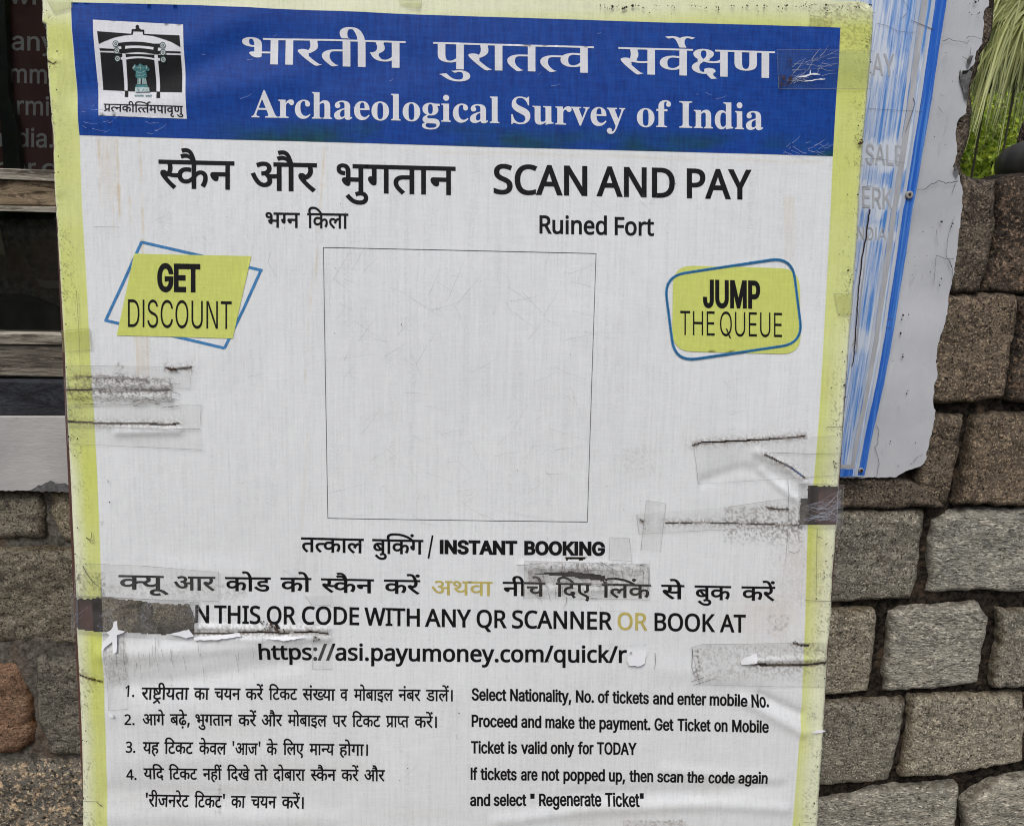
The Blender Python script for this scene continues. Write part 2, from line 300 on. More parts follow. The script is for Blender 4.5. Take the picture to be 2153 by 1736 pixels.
10049: [[174,632,1,211,632,0,269,611,0,291,586,1,309,567,0,332,499,0,332,437,1,332,321,1,533,321,1,533,551,1,402,551,1,402,622,1,717,622,1,717,551,1,614,551,1,614,0,1,533,0,1,533,250,1,332,250,1,332,213,1,332,180,0,303,151,0,283,151,1,264,151,0,222,176,0,186,215,0,164,259,0,164,278,1,164,296,0,191,321,0,224,321,1,253,321,1,253,426,1,253,473,0,243,523,0,232,538,1,212,568,0,169,568,1,142,568,0,114,542,0,114,521,1,114,493,0,161,463,0,218,460,1,210,389,1,135,395,0,46,456,0,46,520,1,46,579,0,122,632,0]],
10050: [[509,551,1,509,0,1,428,0,1,428,250,1,207,250,1,207,213,1,207,180,0,178,151,0,159,151,1,140,151,0,98,176,0,62,215,0,39,259,0,39,278,1,39,296,0,66,321,0,100,321,1,126,321,1,126,551,1,0,551,1,0,622,1,612,622,1,612,551,1],[428,551,1,207,551,1,207,321,1,428,321,1]],
10051: [[595,622,1,595,551,1,491,551,1,491,0,1,410,0,1,410,179,1,382,161,0,304,132,0,253,132,1,163,132,0,52,253,0,38,353,1,100,366,0,160,413,0,160,457,1,160,485,0,137,533,0,123,551,1,0,551,1,0,622,1],[129,301,1,149,252,0,210,203,0,259,203,1,309,203,0,383,245,0,410,274,1,410,551,1,211,551,1,240,499,0,240,445,1,240,337,0]],
10052: [[395,42,1,341,-12,1,282,37,0,178,137,0,98,225,0,75,256,1,53,287,0,40,323,0,40,340,1,40,359,0,70,393,0,104,393,1,129,393,0,166,370,0,181,349,1,220,369,0,256,429,0,256,468,1,256,491,0,246,536,0,239,551,1,0,551,1,0,622,1,424,622,1,424,551,1,320,551,1,336,516,0,336,458,1,336,403,0,292,327,0,216,274,0,167,254,1,212,202,0,331,91,0]],
10054: [[0,551,1,0,622,1,693,622,1,693,551,1,589,551,1,589,0,1,508,0,1,508,355,1,502,356,0,494,356,1,470,356,0,420,332,0,374,269,0,356,208,1,279,232,1,291,278,0,311,313,1,287,331,0,239,353,0,209,353,1,169,353,0,126,307,0,126,271,1,126,233,0,169,164,0,251,89,0,309,40,1,255,-12,1,197,38,0,101,129,0,45,222,0,45,275,1,45,328,0,94,395,0,168,426,0,204,426,1,248,426,0,321,397,0,354,370,1,412,426,0,499,426,1,504,426,0,508,426,1,508,551,1]],
10057: [[571,551,1,467,551,1,467,0,1,387,0,1,387,165,1,361,147,0,286,118,0,233,118,1,179,118,0,95,160,0,46,235,0,46,286,1,46,372,0,161,464,0,255,464,1,268,464,0,307,461,0,344,457,0,354,454,1,349,381,1,330,385,0,282,391,0,259,391,1,197,391,0,127,337,0,127,287,1,127,236,0,190,188,0,235,188,1,287,188,0,362,233,0,387,260,1,387,551,1,0,551,1,0,622,1,571,622,1]],
10060: [[587,551,1,587,0,1,506,0,1,506,266,1,477,257,0,419,251,0,380,251,1,338,251,0,245,266,0,212,277,1,192,264,0,167,253,1,208,201,0,319,91,0,380,42,1,326,-12,1,270,37,0,171,137,0,95,225,0,73,256,1,51,287,0,40,323,0,40,340,1,40,359,0,70,393,0,104,393,1,129,393,0,166,370,0,181,350,1,202,369,0,217,428,0,217,458,1,217,488,0,208,536,0,201,551,1,0,551,1,0,622,1,691,622,1,691,551,1],[369,322,1,408,322,0,472,330,0,506,339,1,506,551,1,281,551,1,288,534,0,298,488,0,298,458,1,298,416,0,279,354,0,262,333,1,314,322,0]],
10061: [[321,69,1,357,80,0,403,116,0,403,148,1,403,186,0,345,229,0,280,229,1,211,229,0,138,172,0,138,124,1,138,93,0,161,35,0,232,-36,0,302,-89,1,248,-142,1,157,-71,0,58,53,0,58,130,1,58,168,0,89,227,0,115,248,1,96,266,0,69,318,0,69,352,1,69,380,0,89,420,0,106,433,1,129,450,0,188,465,0,229,465,1,361,465,1,361,551,1,0,551,1,0,622,1,546,622,1,546,551,1,442,551,1,442,394,1,230,394,1,199,394,0,173,388,0,164,381,1,149,369,0,149,347,1,149,327,0,169,296,0,183,284,1,230,300,0,284,300,1,353,300,0,440,258,0,481,191,0,481,153,1,481,95,0,413,19,0,348,2,1]],
10066: [[170,551,1,170,0,1,89,0,1,89,551,1,0,551,1,0,622,1,273,622,1,273,551,1]],
10067: [[89,551,1,0,551,1,0,622,1,80,622,1,68,644,0,53,694,0,53,724,1,53,802,0,169,896,0,266,896,1,407,896,0,625,743,0,704,615,1,620,615,1,467,824,0,283,824,1,213,824,0,134,765,0,134,714,1,134,684,0,153,639,0,165,622,1,273,622,1,273,551,1,170,551,1,170,0,1,89,0,1]],
10068: [[-185,615,1,-202,650,0,-220,714,0,-220,748,1,-220,813,0,-136,896,0,-61,896,1,-1,896,0,79,839,0,137,718,0,163,622,1,273,622,1,273,551,1,170,551,1,170,0,1,89,0,1,89,551,1,0,551,1,0,622,1,87,622,1,59,726,0,-2,825,0,-57,825,1,-97,825,0,-139,776,0,-139,733,1,-139,699,0,-119,644,0,-105,615,1]],
10069: [[-248,-12,1,-194,11,0,-136,11,1,-61,11,0,22,-66,0,22,-129,1,22,-190,0,-71,-268,0,-157,-268,1,-254,-268,0,-395,-176,0,-455,-100,1,-394,-57,1,-355,-105,0,-285,-167,0,-206,-196,0,-157,-196,1,-51,-196,0,-51,-122,1,-51,-89,0,-100,-57,0,-131,-57,1,-158,-57,0,-201,-68,0,-222,-79,1]],
10070: [[-63,-245,1,-88,-255,0,-145,-268,0,-173,-268,1,-248,-268,0,-333,-189,0,-333,-126,1,-333,-69,0,-241,11,0,-162,11,1,-87,11,0,25,-45,0,111,-136,0,145,-189,1,83,-228,1,29,-145,0,-83,-57,0,-156,-57,1,-207,-57,0,-259,-96,0,-259,-128,1,-259,-166,0,-209,-196,0,-178,-196,1,-151,-196,0,-109,-185,0,-88,-175,1]],
10071: [[27,-233,1,2,-246,0,-65,-268,0,-106,-268,1,-181,-268,0,-266,-189,0,-266,-126,1,-266,-70,0,-177,13,0,-89,18,1,-82,-48,1,-140,-55,0,-192,-99,0,-192,-132,1,-192,-166,0,-142,-197,0,-111,-197,1,-79,-197,0,-32,-182,0,2,-164,1]],
10075: [[-169,615,1,-190,694,0,-231,785,0,-281,823,0,-315,823,1,-337,823,0,-371,814,0,-385,809,1,-409,882,1,-370,896,0,-318,896,1,-264,896,0,-185,845,0,-122,722,0,-94,615,1]],
10076: [[-179,615,1,-206,655,0,-251,692,0,-294,703,0,-320,703,1,-340,703,0,-382,691,0,-402,682,1,-428,751,1,-405,761,0,-355,773,0,-326,773,1,-281,773,0,-211,730,0,-187,692,1,-183,694,1,-203,746,0,-241,803,0,-285,827,0,-316,827,1,-340,827,0,-372,819,0,-386,813,1,-409,882,1,-370,896,0,-318,896,1,-264,896,0,-185,845,0,-122,722,0,-94,615,1]],
10079: [[170,551,1,170,0,1,89,0,1,89,551,1,0,551,1,0,622,1,273,622,1,273,551,1],[90,615,1,69,694,0,28,785,0,-22,823,0,-56,823,1,-78,823,0,-112,814,0,-126,809,1,-150,882,1,-111,896,0,-59,896,1,-5,896,0,74,845,0,137,722,0,165,615,1]],
10097: [[307,0,1,229,0,0,112,55,0,46,158,0,46,231,1,46,301,0,118,396,0,236,445,0,305,446,1,305,551,1,0,551,1,0,622,1,577,622,1,577,551,1,385,551,1,385,375,1,346,375,1,282,375,0,213,358,0,188,341,1,158,322,0,126,262,0,126,221,1,126,163,0,190,89,0,248,75,1,233,115,0,233,157,1,233,191,0,266,251,0,331,288,0,380,288,1,429,288,0,492,251,0,523,191,0,523,157,1,523,87,0,408,0,0],[306,140,1,306,103,0,323,70,1,378,71,0,448,116,0,448,157,1,448,187,0,413,221,0,385,221,1,350,221,0,306,178,0],[221,-134,1,221,-110,0,254,-76,0,276,-76,1,299,-76,0,331,-110,0,331,-134,1,331,-159,0,299,-192,0,276,-192,1,254,-192,0,221,-159,0]],
10104: [[194,622,1,275,622,1,275,0,1,194,0,1]],
10179: [[623,551,1,623,0,1,542,0,1,542,325,1,511,310,0,440,293,0,390,293,1,340,293,0,257,313,0,225,326,1,178,297,0,128,244,0,128,208,1,128,188,0,148,147,0,200,120,0,247,120,1,258,120,0,269,121,1,263,139,0,263,157,1,263,189,0,303,216,0,328,216,1,369,216,0,413,164,0,413,136,1,413,108,0,388,76,0,365,66,1,383,43,0,421,2,0,448,-24,1,390,-65,1,363,-34,0,314,27,0,298,53,1,286,51,0,258,50,0,245,50,1,186,50,0,96,91,0,46,162,0,46,205,1,46,260,0,115,333,0,164,361,1,120,390,0,74,461,0,74,507,1,74,560,0,155,632,0,231,632,1,293,632,0,382,574,0,382,515,1,382,467,0,336,401,0,295,373,1,314,368,0,357,364,0,379,364,1,425,364,0,504,385,0,542,411,1,542,551,1,453,551,1,453,622,1,727,622,1,727,551,1],[153,502,1,153,469,0,195,416,0,228,399,1,303,448,0,303,506,1,303,530,0,269,566,0,229,566,1,195,566,0,153,532,0]],
10183: [[618,551,1,452,551,1,452,334,1,474,349,0,528,368,0,567,368,1,631,368,1,631,297,1,580,297,1,534,297,0,482,277,0,452,253,1,452,0,1,371,0,1,371,174,1,347,154,0,276,118,0,226,118,1,179,118,0,96,156,0,46,233,0,46,290,1,46,370,0,156,464,0,244,464,1,267,464,0,324,457,0,339,454,1,333,381,1,317,385,0,268,391,0,249,391,1,191,391,0,127,339,0,127,292,1,127,239,0,188,188,0,228,188,1,272,188,0,341,230,0,371,260,1,371,551,1,0,551,1,0,622,1,618,622,1]],
10184: [[700,74,1,659,49,0,561,7,0,488,7,1,380,7,0,183,114,0,85,239,1,57,274,0,40,319,0,40,338,1,40,359,0,70,393,0,104,393,1,129,393,0,166,370,0,181,350,1,202,369,0,217,428,0,217,458,1,217,510,0,201,551,1,0,551,1,0,622,1,663,622,1,663,551,1,282,551,1,289,533,0,298,487,0,298,458,1,298,376,0,228,280,0,166,253,1,236,169,0,391,79,0,490,79,1,541,79,0,629,107,0,676,140,1],[673,215,1,645,193,0,567,164,0,521,164,1,474,164,0,399,203,0,356,273,0,356,319,1,356,392,0,452,473,0,531,473,1,548,473,0,602,468,0,616,463,1,610,394,1,595,398,0,558,404,0,540,404,1,492,404,0,437,360,0,437,316,1,437,273,0,492,232,0,534,232,1,569,232,0,627,261,0,648,280,1]],
10185: [[208,551,1,208,234,1,208,208,0,183,178,0,160,178,1,134,178,0,79,220,0,41,280,0,41,308,1,41,331,0,68,359,0,102,359,1,127,359,1,127,551,1,0,551,1,0,622,1,296,622,1,296,551,1]],
10198: [[0,622,1,363,622,1,363,551,1,0,551,1],[45,242,1,45,277,0,72,333,0,93,351,1,122,376,0,204,399,0,272,399,1,380,399,1,380,328,1,291,328,1,230,328,0,169,316,0,150,299,1,126,280,0,126,237,1,126,188,0,200,97,0,271,40,1,217,-12,1,171,28,0,92,108,0,45,194,0]],
10202: [[0,622,1,373,622,1,373,551,1,0,551,1],[204,298,1,204,244,1,204,216,0,176,188,0,153,188,1,129,188,0,75,230,0,37,290,0,37,318,1,37,341,0,64,369,0,98,369,1,385,369,1,385,298,1]],
10203: [[160,551,1,160,369,1,160,328,0,166,280,0,179,251,0,190,240,1,213,217,0,263,217,1,304,217,0,375,257,0,400,282,1,436,214,1,396,186,0,313,146,0,254,146,1,214,146,0,149,173,0,128,194,1,103,221,0,79,294,0,79,358,1,79,551,1,0,551,1,0,622,1,322,622,1,322,551,1]],
10215: [[369,322,1,400,322,0,450,327,0,478,332,1,486,260,1,461,255,0,409,251,0,380,251,1,338,251,0,245,266,0,212,277,1,192,264,0,167,253,1,208,201,0,319,91,0,380,42,1,326,-12,1,270,37,0,171,137,0,95,225,0,73,256,1,51,287,0,40,323,0,40,340,1,40,359,0,70,393,0,104,393,1,129,393,0,166,370,0,181,350,1,202,369,0,217,428,0,217,458,1,217,488,0,208,536,0,201,551,1,0,551,1,0,622,1,403,622,1,403,551,1,281,551,1,288,534,0,298,488,0,298,458,1,298,416,0,279,354,0,262,333,1,314,322,0]],
10274: [[45,53,1,214,153,1,160,162,0,128,194,1,103,221,0,79,294,0,79,358,1,79,551,1,0,551,1,0,622,1,583,622,1,583,551,1,479,551,1,479,0,1,398,0,1,398,193,1,92,-13,1],[398,551,1,160,551,1,160,369,1,160,328,0,166,280,0,179,251,0,190,240,1,213,217,0,262,217,1,301,217,0,373,255,0,398,280,1]],
10440: [[-185,615,1,-202,650,0,-220,714,0,-220,748,1,-220,813,0,-136,896,0,-61,896,1,-1,896,0,79,839,0,137,718,0,163,622,1,273,622,1,273,551,1,170,551,1,170,0,1,89,0,1,89,551,1,0,551,1,0,622,1,87,622,1,59,726,0,-2,825,0,-57,825,1,-97,825,0,-139,776,0,-139,733,1,-139,699,0,-119,644,0,-105,615,1],[152,816,1,152,840,0,185,874,0,207,874,1,230,874,0,262,840,0,262,816,1,262,792,0,230,758,0,207,758,1,185,758,0,152,792,0]],
10449: [[-169,615,1,-190,694,0,-231,785,0,-281,823,0,-315,823,1,-337,823,0,-371,814,0,-385,809,1,-409,882,1,-370,896,0,-318,896,1,-264,896,0,-185,845,0,-122,722,0,-94,615,1],[-113,821,1,-113,845,0,-80,879,0,-58,879,1,-35,879,0,-2,845,0,-2,821,1,-2,797,0,-35,763,0,-58,763,1,-80,763,0,-113,797,0]],
10450: [[-169,615,1,-190,694,0,-231,785,0,-281,823,0,-315,823,1,-337,823,0,-371,814,0,-385,809,1,-409,882,1,-370,896,0,-318,896,1,-269,896,0,-209,862,0,-181,819,1,-156,896,0,-55,896,1,-23,896,0,31,883,0,51,872,1,29,806,1,12,815,0,-26,827,0,-48,827,1,-88,827,0,-130,782,0,-130,747,1,-130,736,0,-129,726,1,-111,679,0,-94,615,1]],
10564: [[316,0,1,250,0,0,144,35,0,82,112,0,82,175,1,82,244,0,143,286,1,117,309,0,84,373,0,84,420,1,84,551,1,0,551,1,0,622,1,599,622,1,599,551,1,495,551,1,495,334,1,430,272,1,376,272,1,316,272,0,240,262,0,212,248,1,162,225,0,162,171,1,162,133,0,204,91,0,273,75,0,313,75,1,365,75,0,452,102,0,491,123,1,518,47,1,477,28,0,369,0,0],[414,356,1,414,551,1,219,551,1],[164,438,1,164,391,0,187,336,0,214,319,1,270,336,0,346,337,1,164,521,1],[67,-165,1,315,-12,1,355,-12,1,501,-192,1,442,-230,1,325,-85,1,114,-230,1]],
10616: [[89,551,1,0,551,1,0,622,1,80,622,1,68,644,0,53,692,0,53,725,1,53,808,0,222,896,0,376,896,1,563,896,0,862,822,0,1094,695,0,1177,615,1,1076,615,1,934,716,0,599,824,0,408,824,1,269,824,0,134,770,0,134,705,1,134,681,0,152,638,0,164,622,1,273,622,1,273,551,1,170,551,1,170,0,1,89,0,1],[1074,816,1,1074,840,0,1107,874,0,1129,874,1,1152,874,0,1184,840,0,1184,816,1,1184,792,0,1152,758,0,1129,758,1,1107,758,0,1074,792,0]],
10628: [[89,551,1,0,551,1,0,622,1,80,622,1,68,644,0,53,692,0,53,725,1,53,808,0,222,896,0,376,896,1,587,896,0,914,802,0,1036,725,1,1032,745,0,1032,762,1,1032,829,0,1121,896,0,1187,896,1,1219,896,0,1273,883,0,1293,872,1,1271,806,1,1254,815,0,1216,827,0,1194,827,1,1154,827,0,1112,782,0,1112,747,1,1112,714,0,1139,651,0,1164,615,1,1076,615,1,934,716,0,599,824,0,408,824,1,269,824,0,134,770,0,134,705,1,134,681,0,152,638,0,164,622,1,273,622,1,273,551,1,170,551,1,170,0,1,89,0,1]],
10794: [[140,471,1,115,729,1,226,729,1,201,471,1]],
10799: [[46,-129,1,61,-70,0,88,64,0,95,116,1,192,116,1,199,105,1,186,52,0,138,-74,0,113,-129,1]],
10802: [[305,833,1,387,833,1,125,-166,1,42,-166,1]],
20001: [[0,0,1,279,717,1,360,717,1,638,0,1,545,0,1,459,221,1,176,221,1,91,0,1],[206,301,1,432,301,1,352,517,1,349,525,0,335,567,0,322,612,0,318,624,1,311,593,0,293,534,0,287,517,1]],
20073: [[-13,0,1,-13,27,1,16,27,0,54,63,0,73,111,1,307,694,1,334,693,1,572,129,1,595,75,0,629,27,0,660,27,1,660,0,1,341,0,1,341,27,1,422,27,0,422,68,1,422,82,0,406,121,1,376,197,1,154,197,1,117,105,1,114,98,0,111,77,0,111,72,1,111,27,0,184,27,1,190,27,1,190,0,1],[169,239,1,360,239,1,263,475,1]],
20081: [[97,0,1,97,714,1,301,714,1,435,714,0,572,635,0,572,537,1,572,474,0,502,391,0,436,379,1,436,374,1,481,367,0,554,329,0,596,259,0,596,203,1,596,106,0,463,0,0,348,0,1],[187,410,1,319,410,1,411,410,0,479,469,0,479,527,1,479,586,0,396,637,0,305,637,1,187,637,1],[187,76,1,331,76,1,426,76,0,500,150,0,500,210,1,500,266,0,423,335,0,324,335,1,187,335,1]],
20091: [[389,-10,1,280,-10,0,134,80,0,61,246,0,61,358,1,61,466,0,140,631,0,294,724,0,404,724,1,517,724,0,601,682,1,565,606,1,532,621,0,451,645,0,403,645,1,288,645,0,156,491,0,156,357,1,156,224,0,279,69,0,402,69,1,449,69,0,533,85,0,573,97,1,573,19,1,533,4,0,448,-10,0]],
20101: [[97,0,1,97,714,1,317,714,1,425,714,0,583,634,0,669,479,0,669,364,1,669,183,0,472,0,0,296,0,1],[187,77,1,284,77,1,574,77,0,574,361,1,574,504,0,433,637,0,304,637,1,187,637,1]],
20112: [[97,0,1,97,714,1,496,714,1,496,635,1,187,635,1,187,412,1,478,412,1,478,334,1,187,334,1,187,79,1,496,79,1,496,0,1]],
20122: [[97,0,1,97,714,1,496,714,1,496,635,1,187,635,1,187,382,1,477,382,1,477,303,1,187,303,1,187,0,1]],
20140: [[97,0,1,97,714,1,187,714,1,187,412,1,553,412,1,553,714,1,643,714,1,643,0,1,553,0,1,553,333,1,187,333,1,187,0,1]],
20148: [[40,0,1,40,52,1,124,71,1,124,642,1,40,662,1,40,714,1,298,714,1,298,662,1,214,642,1,214,71,1,298,52,1,298,0,1]],
20150: [[20,0,1,20,26,1,70,31,0,112,65,0,112,112,1,112,576,1,112,622,0,76,651,0,20,653,1,20,678,1,364,678,1,364,653,1,311,651,0,272,622,0,272,576,1,272,115,1,272,84,0,286,48,0,327,30,0,366,26,1,366,0,1]],
20165: [[97,0,1,97,714,1,187,714,1,187,362,1,218,396,0,279,464,0,310,498,1,503,714,1,608,714,1,325,403,1,619,0,1,513,0,1,260,341,1,187,277,1,187,0,1]],
20192: [[97,0,1,97,714,1,201,714,1,582,123,1,586,123,1,585,139,0,582,203,0,579,279,0,579,311,1,579,714,1,663,714,1,663,0,1,558,0,1,176,593,1,172,593,1,175,558,0,180,454,0,180,399,1,180,0,1]],
20203: [[391,-10,1,280,-10,0,133,82,0,61,248,0,61,359,1,61,469,0,133,633,0,280,725,0,392,725,1,499,725,0,645,634,0,720,469,0,720,358,1,720,247,0,645,82,0,499,-10,0],[391,68,1,513,68,0,625,223,0,625,358,1,625,493,0,513,646,0,392,646,1,271,646,0,156,493,0,156,358,1,156,223,0,270,68,0]],
20215: [[97,0,1,97,714,1,286,714,1,426,714,0,554,604,0,554,504,1,554,445,0,501,342,0,376,278,0,269,278,1,187,278,1,187,0,1],[187,355,1,259,355,1,361,355,0,461,421,0,461,500,1,461,569,0,373,637,0,278,637,1,187,637,1]],
20227: [[554,-170,1,416,-9,1,406,-10,0,397,-10,0,391,-10,1,280,-10,0,133,82,0,61,248,0,61,359,1,61,469,0,133,633,0,280,725,0,392,725,1,499,725,0,645,634,0,720,469,0,720,358,1,720,227,0,615,43,0,512,8,1,683,-170,1],[391,68,1,513,68,0,625,223,0,625,358,1,625,493,0,513,646,0,392,646,1,271,646,0,156,493,0,156,358,1,156,223,0,270,68,0]],
20235: [[97,0,1,97,714,1,294,714,1,427,714,0,554,613,0,554,511,1,554,454,0,512,378,0,447,333,0,411,320,1,607,0,1,502,0,1,329,295,1,187,295,1,187,0,1],[187,371,1,294,371,1,381,371,0,461,440,0,461,507,1,461,577,0,377,636,0,289,636,1,187,636,1]],
20245: [[247,-10,1,187,-10,0,85,8,0,51,24,1,51,110,1,87,94,0,194,68,0,251,68,1,331,68,0,412,130,0,412,183,1,412,218,0,382,266,0,309,307,0,244,330,1,153,363,0,60,459,0,60,542,1,60,599,0,118,680,0,221,724,0,288,724,1,347,724,0,445,702,0,485,684,1,457,607,1,420,623,0,333,645,0,286,645,1,219,645,0,151,588,0,151,541,1,151,505,0,181,457,0,249,419,0,307,397,1,370,374,0,457,321,0,502,247,0,502,191,1,502,96,0,364,-10,0]],
20247: [[64,-16,1,64,235,1,93,235,1,117,126,0,215,22,0,293,22,1,350,22,0,415,85,0,415,133,1,415,199,0,335,238,1,242,284,1,155,327,0,74,425,0,74,494,1,74,555,0,126,644,0,217,694,0,275,694,1,305,694,0,378,680,0,420,667,1,428,665,0,440,662,0,446,662,1,472,662,0,477,694,1,505,694,1,505,475,1,480,475,1,466,531,0,408,615,0,331,662,0,289,662,1,238,662,0,178,608,0,178,566,1,178,527,0,230,475,0,281,451,1,377,406,1,438,378,0,507,316,0,535,244,0,535,198,1,535,134,0,474,38,0,362,-15,0,286,-15,1,261,-15,0,211,-8,0,187,1,1,162,10,0,131,18,0,126,18,1,110,18,0,96,3,0,91,-16,1]],
20254: [[233,0,1,233,635,1,10,635,1,10,714,1,545,714,1,545,635,1,323,635,1,323,0,1]],
20282: [[201,0,1,12,714,1,106,714,1,217,278,1,229,232,0,246,146,0,251,108,1,256,147,0,276,239,0,289,283,1,415,714,1,508,714,1,639,280,1,653,234,0,673,143,0,678,108,1,683,145,0,701,232,0,713,279,1,823,714,1,917,714,1,727,0,1,636,0,1,497,468,1,489,497,0,473,555,0,463,600,0,461,609,1,460,596,0,441,511,0,427,465,1,292,0,1]],
20299: [[238,0,1,238,273,1,0,714,1,98,714,1,283,363,1,469,714,1,566,714,1,328,277,1,328,0,1]],
20317: [[215,-10,1,142,-10,0,46,67,0,46,149,1,46,229,0,172,316,0,303,320,1,394,323,1,394,355,1,394,422,0,336,474,0,283,474,1,241,474,0,165,449,0,132,433,1,105,499,1,140,518,0,236,545,0,288,545,1,386,545,0,480,459,0,480,365,1,480,0,1,416,0,1,399,76,1,395,76,1,360,32,0,283,-10,0],[235,61,1,303,61,0,393,136,0,393,214,1,393,262,1,314,259,1,214,255,0,137,199,0,137,148,1,137,103,0,192,61,0]],
20319: [[379,-15,1,304,-15,0,298,52,1,230,-13,0,142,-13,1,90,-13,0,30,47,0,30,94,1,30,160,0,159,245,0,296,283,1,296,359,1,296,401,0,260,440,0,220,440,1,155,440,0,155,408,1,155,402,0,169,382,1,183,362,0,183,344,1,183,317,0,144,284,0,115,284,1,84,284,0,49,321,0,49,352,1,49,387,0,98,442,0,184,474,0,241,474,1,348,474,0,436,396,0,436,313,1,436,93,1,436,67,0,439,59,1,442,51,0,453,51,1,463,51,0,477,62,1,490,41,1,441,-15,0],[225,50,1,239,50,0,279,72,0,296,94,1,296,252,1,176,224,0,176,125,1,176,50,0]],
20415: [[300,-10,1,229,-10,0,118,48,0,55,170,0,55,265,1,55,364,0,121,488,0,234,546,0,306,546,1,347,546,0,423,529,0,447,517,1,420,444,1,396,453,0,332,469,0,304,469,1,146,469,0,146,266,1,146,169,0,223,66,0,299,66,1,343,66,0,410,84,0,438,97,1,438,19,1,411,5,0,346,-10,0]],
20418: [[232,-15,1,175,-15,0,83,47,0,29,155,0,29,223,1,29,296,0,90,409,0,195,475,0,260,475,1,332,475,0,413,413,0,413,365,1,413,337,0,380,304,0,352,304,1,292,304,0,292,373,1,292,381,0,294,397,0,294,404,1,294,442,0,252,442,1,167,442,0,167,279,1,167,170,0,241,57,0,304,57,1,357,57,0,404,107,1,424,90,1,349,-15,0]],
20450: [[133,414,1,108,414,0,72,446,0,72,482,1,72,520,0,108,550,0,133,550,1,159,550,0,196,520,0,196,482,1,196,446,0,159,414,0],[133,-14,1,108,-14,0,72,18,0,72,54,1,72,91,0,108,121,0,133,121,1,159,121,0,196,91,0,196,54,1,196,18,0,159,-14,0]],
20475: [[275,-10,1,175,-10,0,55,129,0,55,267,1,55,405,0,176,546,0,276,546,1,338,546,0,417,500,0,442,467,1,448,467,1,447,480,0,442,531,0,442,546,1,442,760,1,530,760,1,530,0,1,459,0,1,446,72,1,442,72,1,418,38,0,338,-10,0],[289,63,1,374,63,0,443,156,0,443,250,1,443,266,1,443,366,0,377,473,0,288,473,1,217,473,0,146,360,0,146,265,1,146,169,0,217,63,0]],
20484: [[208,-15,1,156,-15,0,75,46,0,29,152,0,29,219,1,29,296,0,78,411,0,164,474,0,217,474,1,287,474,0,332,417,1,332,597,1,332,628,0,300,653,0,262,654,1,262,678,1,475,678,1,475,112,1,475,75,0,492,46,0,526,41,1,526,16,1,446,16,0,332,-15,1,332,58,1,290,-15,0],[255,42,1,278,42,0,323,81,0,332,113,1,332,360,1,328,385,0,286,418,0,259,418,1,212,418,0,194,372,1,175,325,0,175,228,1,175,134,0,193,87,1,211,42,0]],
20611: [[313,-10,1,237,-10,0,120,52,0,55,175,0,55,264,1,55,352,0,114,478,0,221,546,0,292,546,1,361,546,0,460,486,0,513,377,0,513,304,1,513,251,1,146,251,1,148,160,0,237,65,0,317,65,1,368,65,0,447,84,0,489,102,1,489,25,1,448,7,0,368,-10,0],[148,321,1,421,321,1,421,389,0,358,474,0,291,474,1,228,474,0,155,393,0]],
20613: [[229,-15,1,171,-15,0,81,46,0,29,158,0,29,234,1,29,304,0,83,412,0,176,474,0,234,474,1,320,474,0,421,360,0,421,258,1,421,247,1,174,247,1,176,63,0,297,63,1,356,63,0,402,128,1,424,108,1,351,-15,0],[173,286,1,300,286,1,300,320,1,300,383,0,275,442,0,240,442,1,173,442,0,173,303,1]],
20690: [[22,0,1,22,24,1,48,26,0,70,39,0,74,52,1,78,63,0,78,109,1,78,412,1,24,412,1,24,462,1,78,462,1,78,526,1,78,605,0,174,692,0,259,692,1,322,692,0,392,635,0,392,595,1,392,563,0,358,529,0,334,529,1,307,529,0,275,558,0,275,582,1,275,602,0,287,626,1,289,629,0,294,641,0,294,644,1,294,660,0,268,660,1,237,660,0,220,620,0,220,581,1,220,462,1,303,462,1,303,412,1,220,412,1,220,97,1,220,52,0,250,24,0,297,24,1,297,0,1]],
20704: [[363,0,1,363,162,1,21,162,1,21,237,1,357,718,1,448,718,1,448,241,1,552,241,1,552,162,1,448,162,1,448,0,1],[107,241,1,363,241,1,363,466,1,363,518,0,366,591,0,368,624,1,364,624,1,356,605,0,332,561,0,321,546,1]],
20715: [[217,-209,1,120,-209,0,71,-181,1,21,-152,0,21,-111,1,21,-62,0,102,-38,1,35,-6,0,35,45,1,35,82,0,91,138,0,152,164,1,33,208,0,33,316,1,33,363,0,85,434,0,176,474,0,234,474,1,293,474,0,347,453,1,472,453,1,472,399,1,399,399,1,434,356,0,434,303,1,434,259,0,388,191,0,308,153,0,256,153,1,245,153,0,222,155,0,211,155,1,185,155,0,150,126,0,150,106,1,150,73,0,210,73,1,261,73,1,340,73,0,431,47,0,470,-9,0,470,-55,1,470,-127,0,341,-209,0],[234,185,1,270,185,0,297,249,0,297,314,1,297,380,0,270,442,0,234,442,1,199,442,0,170,380,0,170,314,1,170,249,0,199,185,0],[239,-173,1,392,-173,0,392,-98,1,392,-72,0,350,-51,0,305,-51,1,144,-51,1,109,-74,0,109,-108,1,109,-134,0,141,-154,1,172,-173,0]],
20764: [[85,0,1,85,760,1,173,760,1,173,537,1,173,497,0,168,462,1,174,462,1,200,503,0,289,545,0,341,545,1,439,545,0,537,452,0,537,349,1,537,0,1,450,0,1,450,343,1,450,472,0,330,472,1,240,472,0,173,371,0,173,277,1,173,0,1]],
20767: [[27,0,1,27,24,1,56,25,0,78,51,0,78,83,1,78,594,1,78,625,0,58,653,0,28,655,1,28,678,1,220,678,1,220,397,1,276,474,0,362,474,1,492,474,0,492,315,1,492,83,1,492,52,0,512,25,0,541,24,1,541,0,1,301,0,1,301,24,1,308,24,1,350,24,0,350,83,1,350,323,1,350,364,0,332,404,0,302,404,1,255,404,0,220,350,1,220,83,1,220,52,0,239,25,0,268,24,1,268,0,1]],
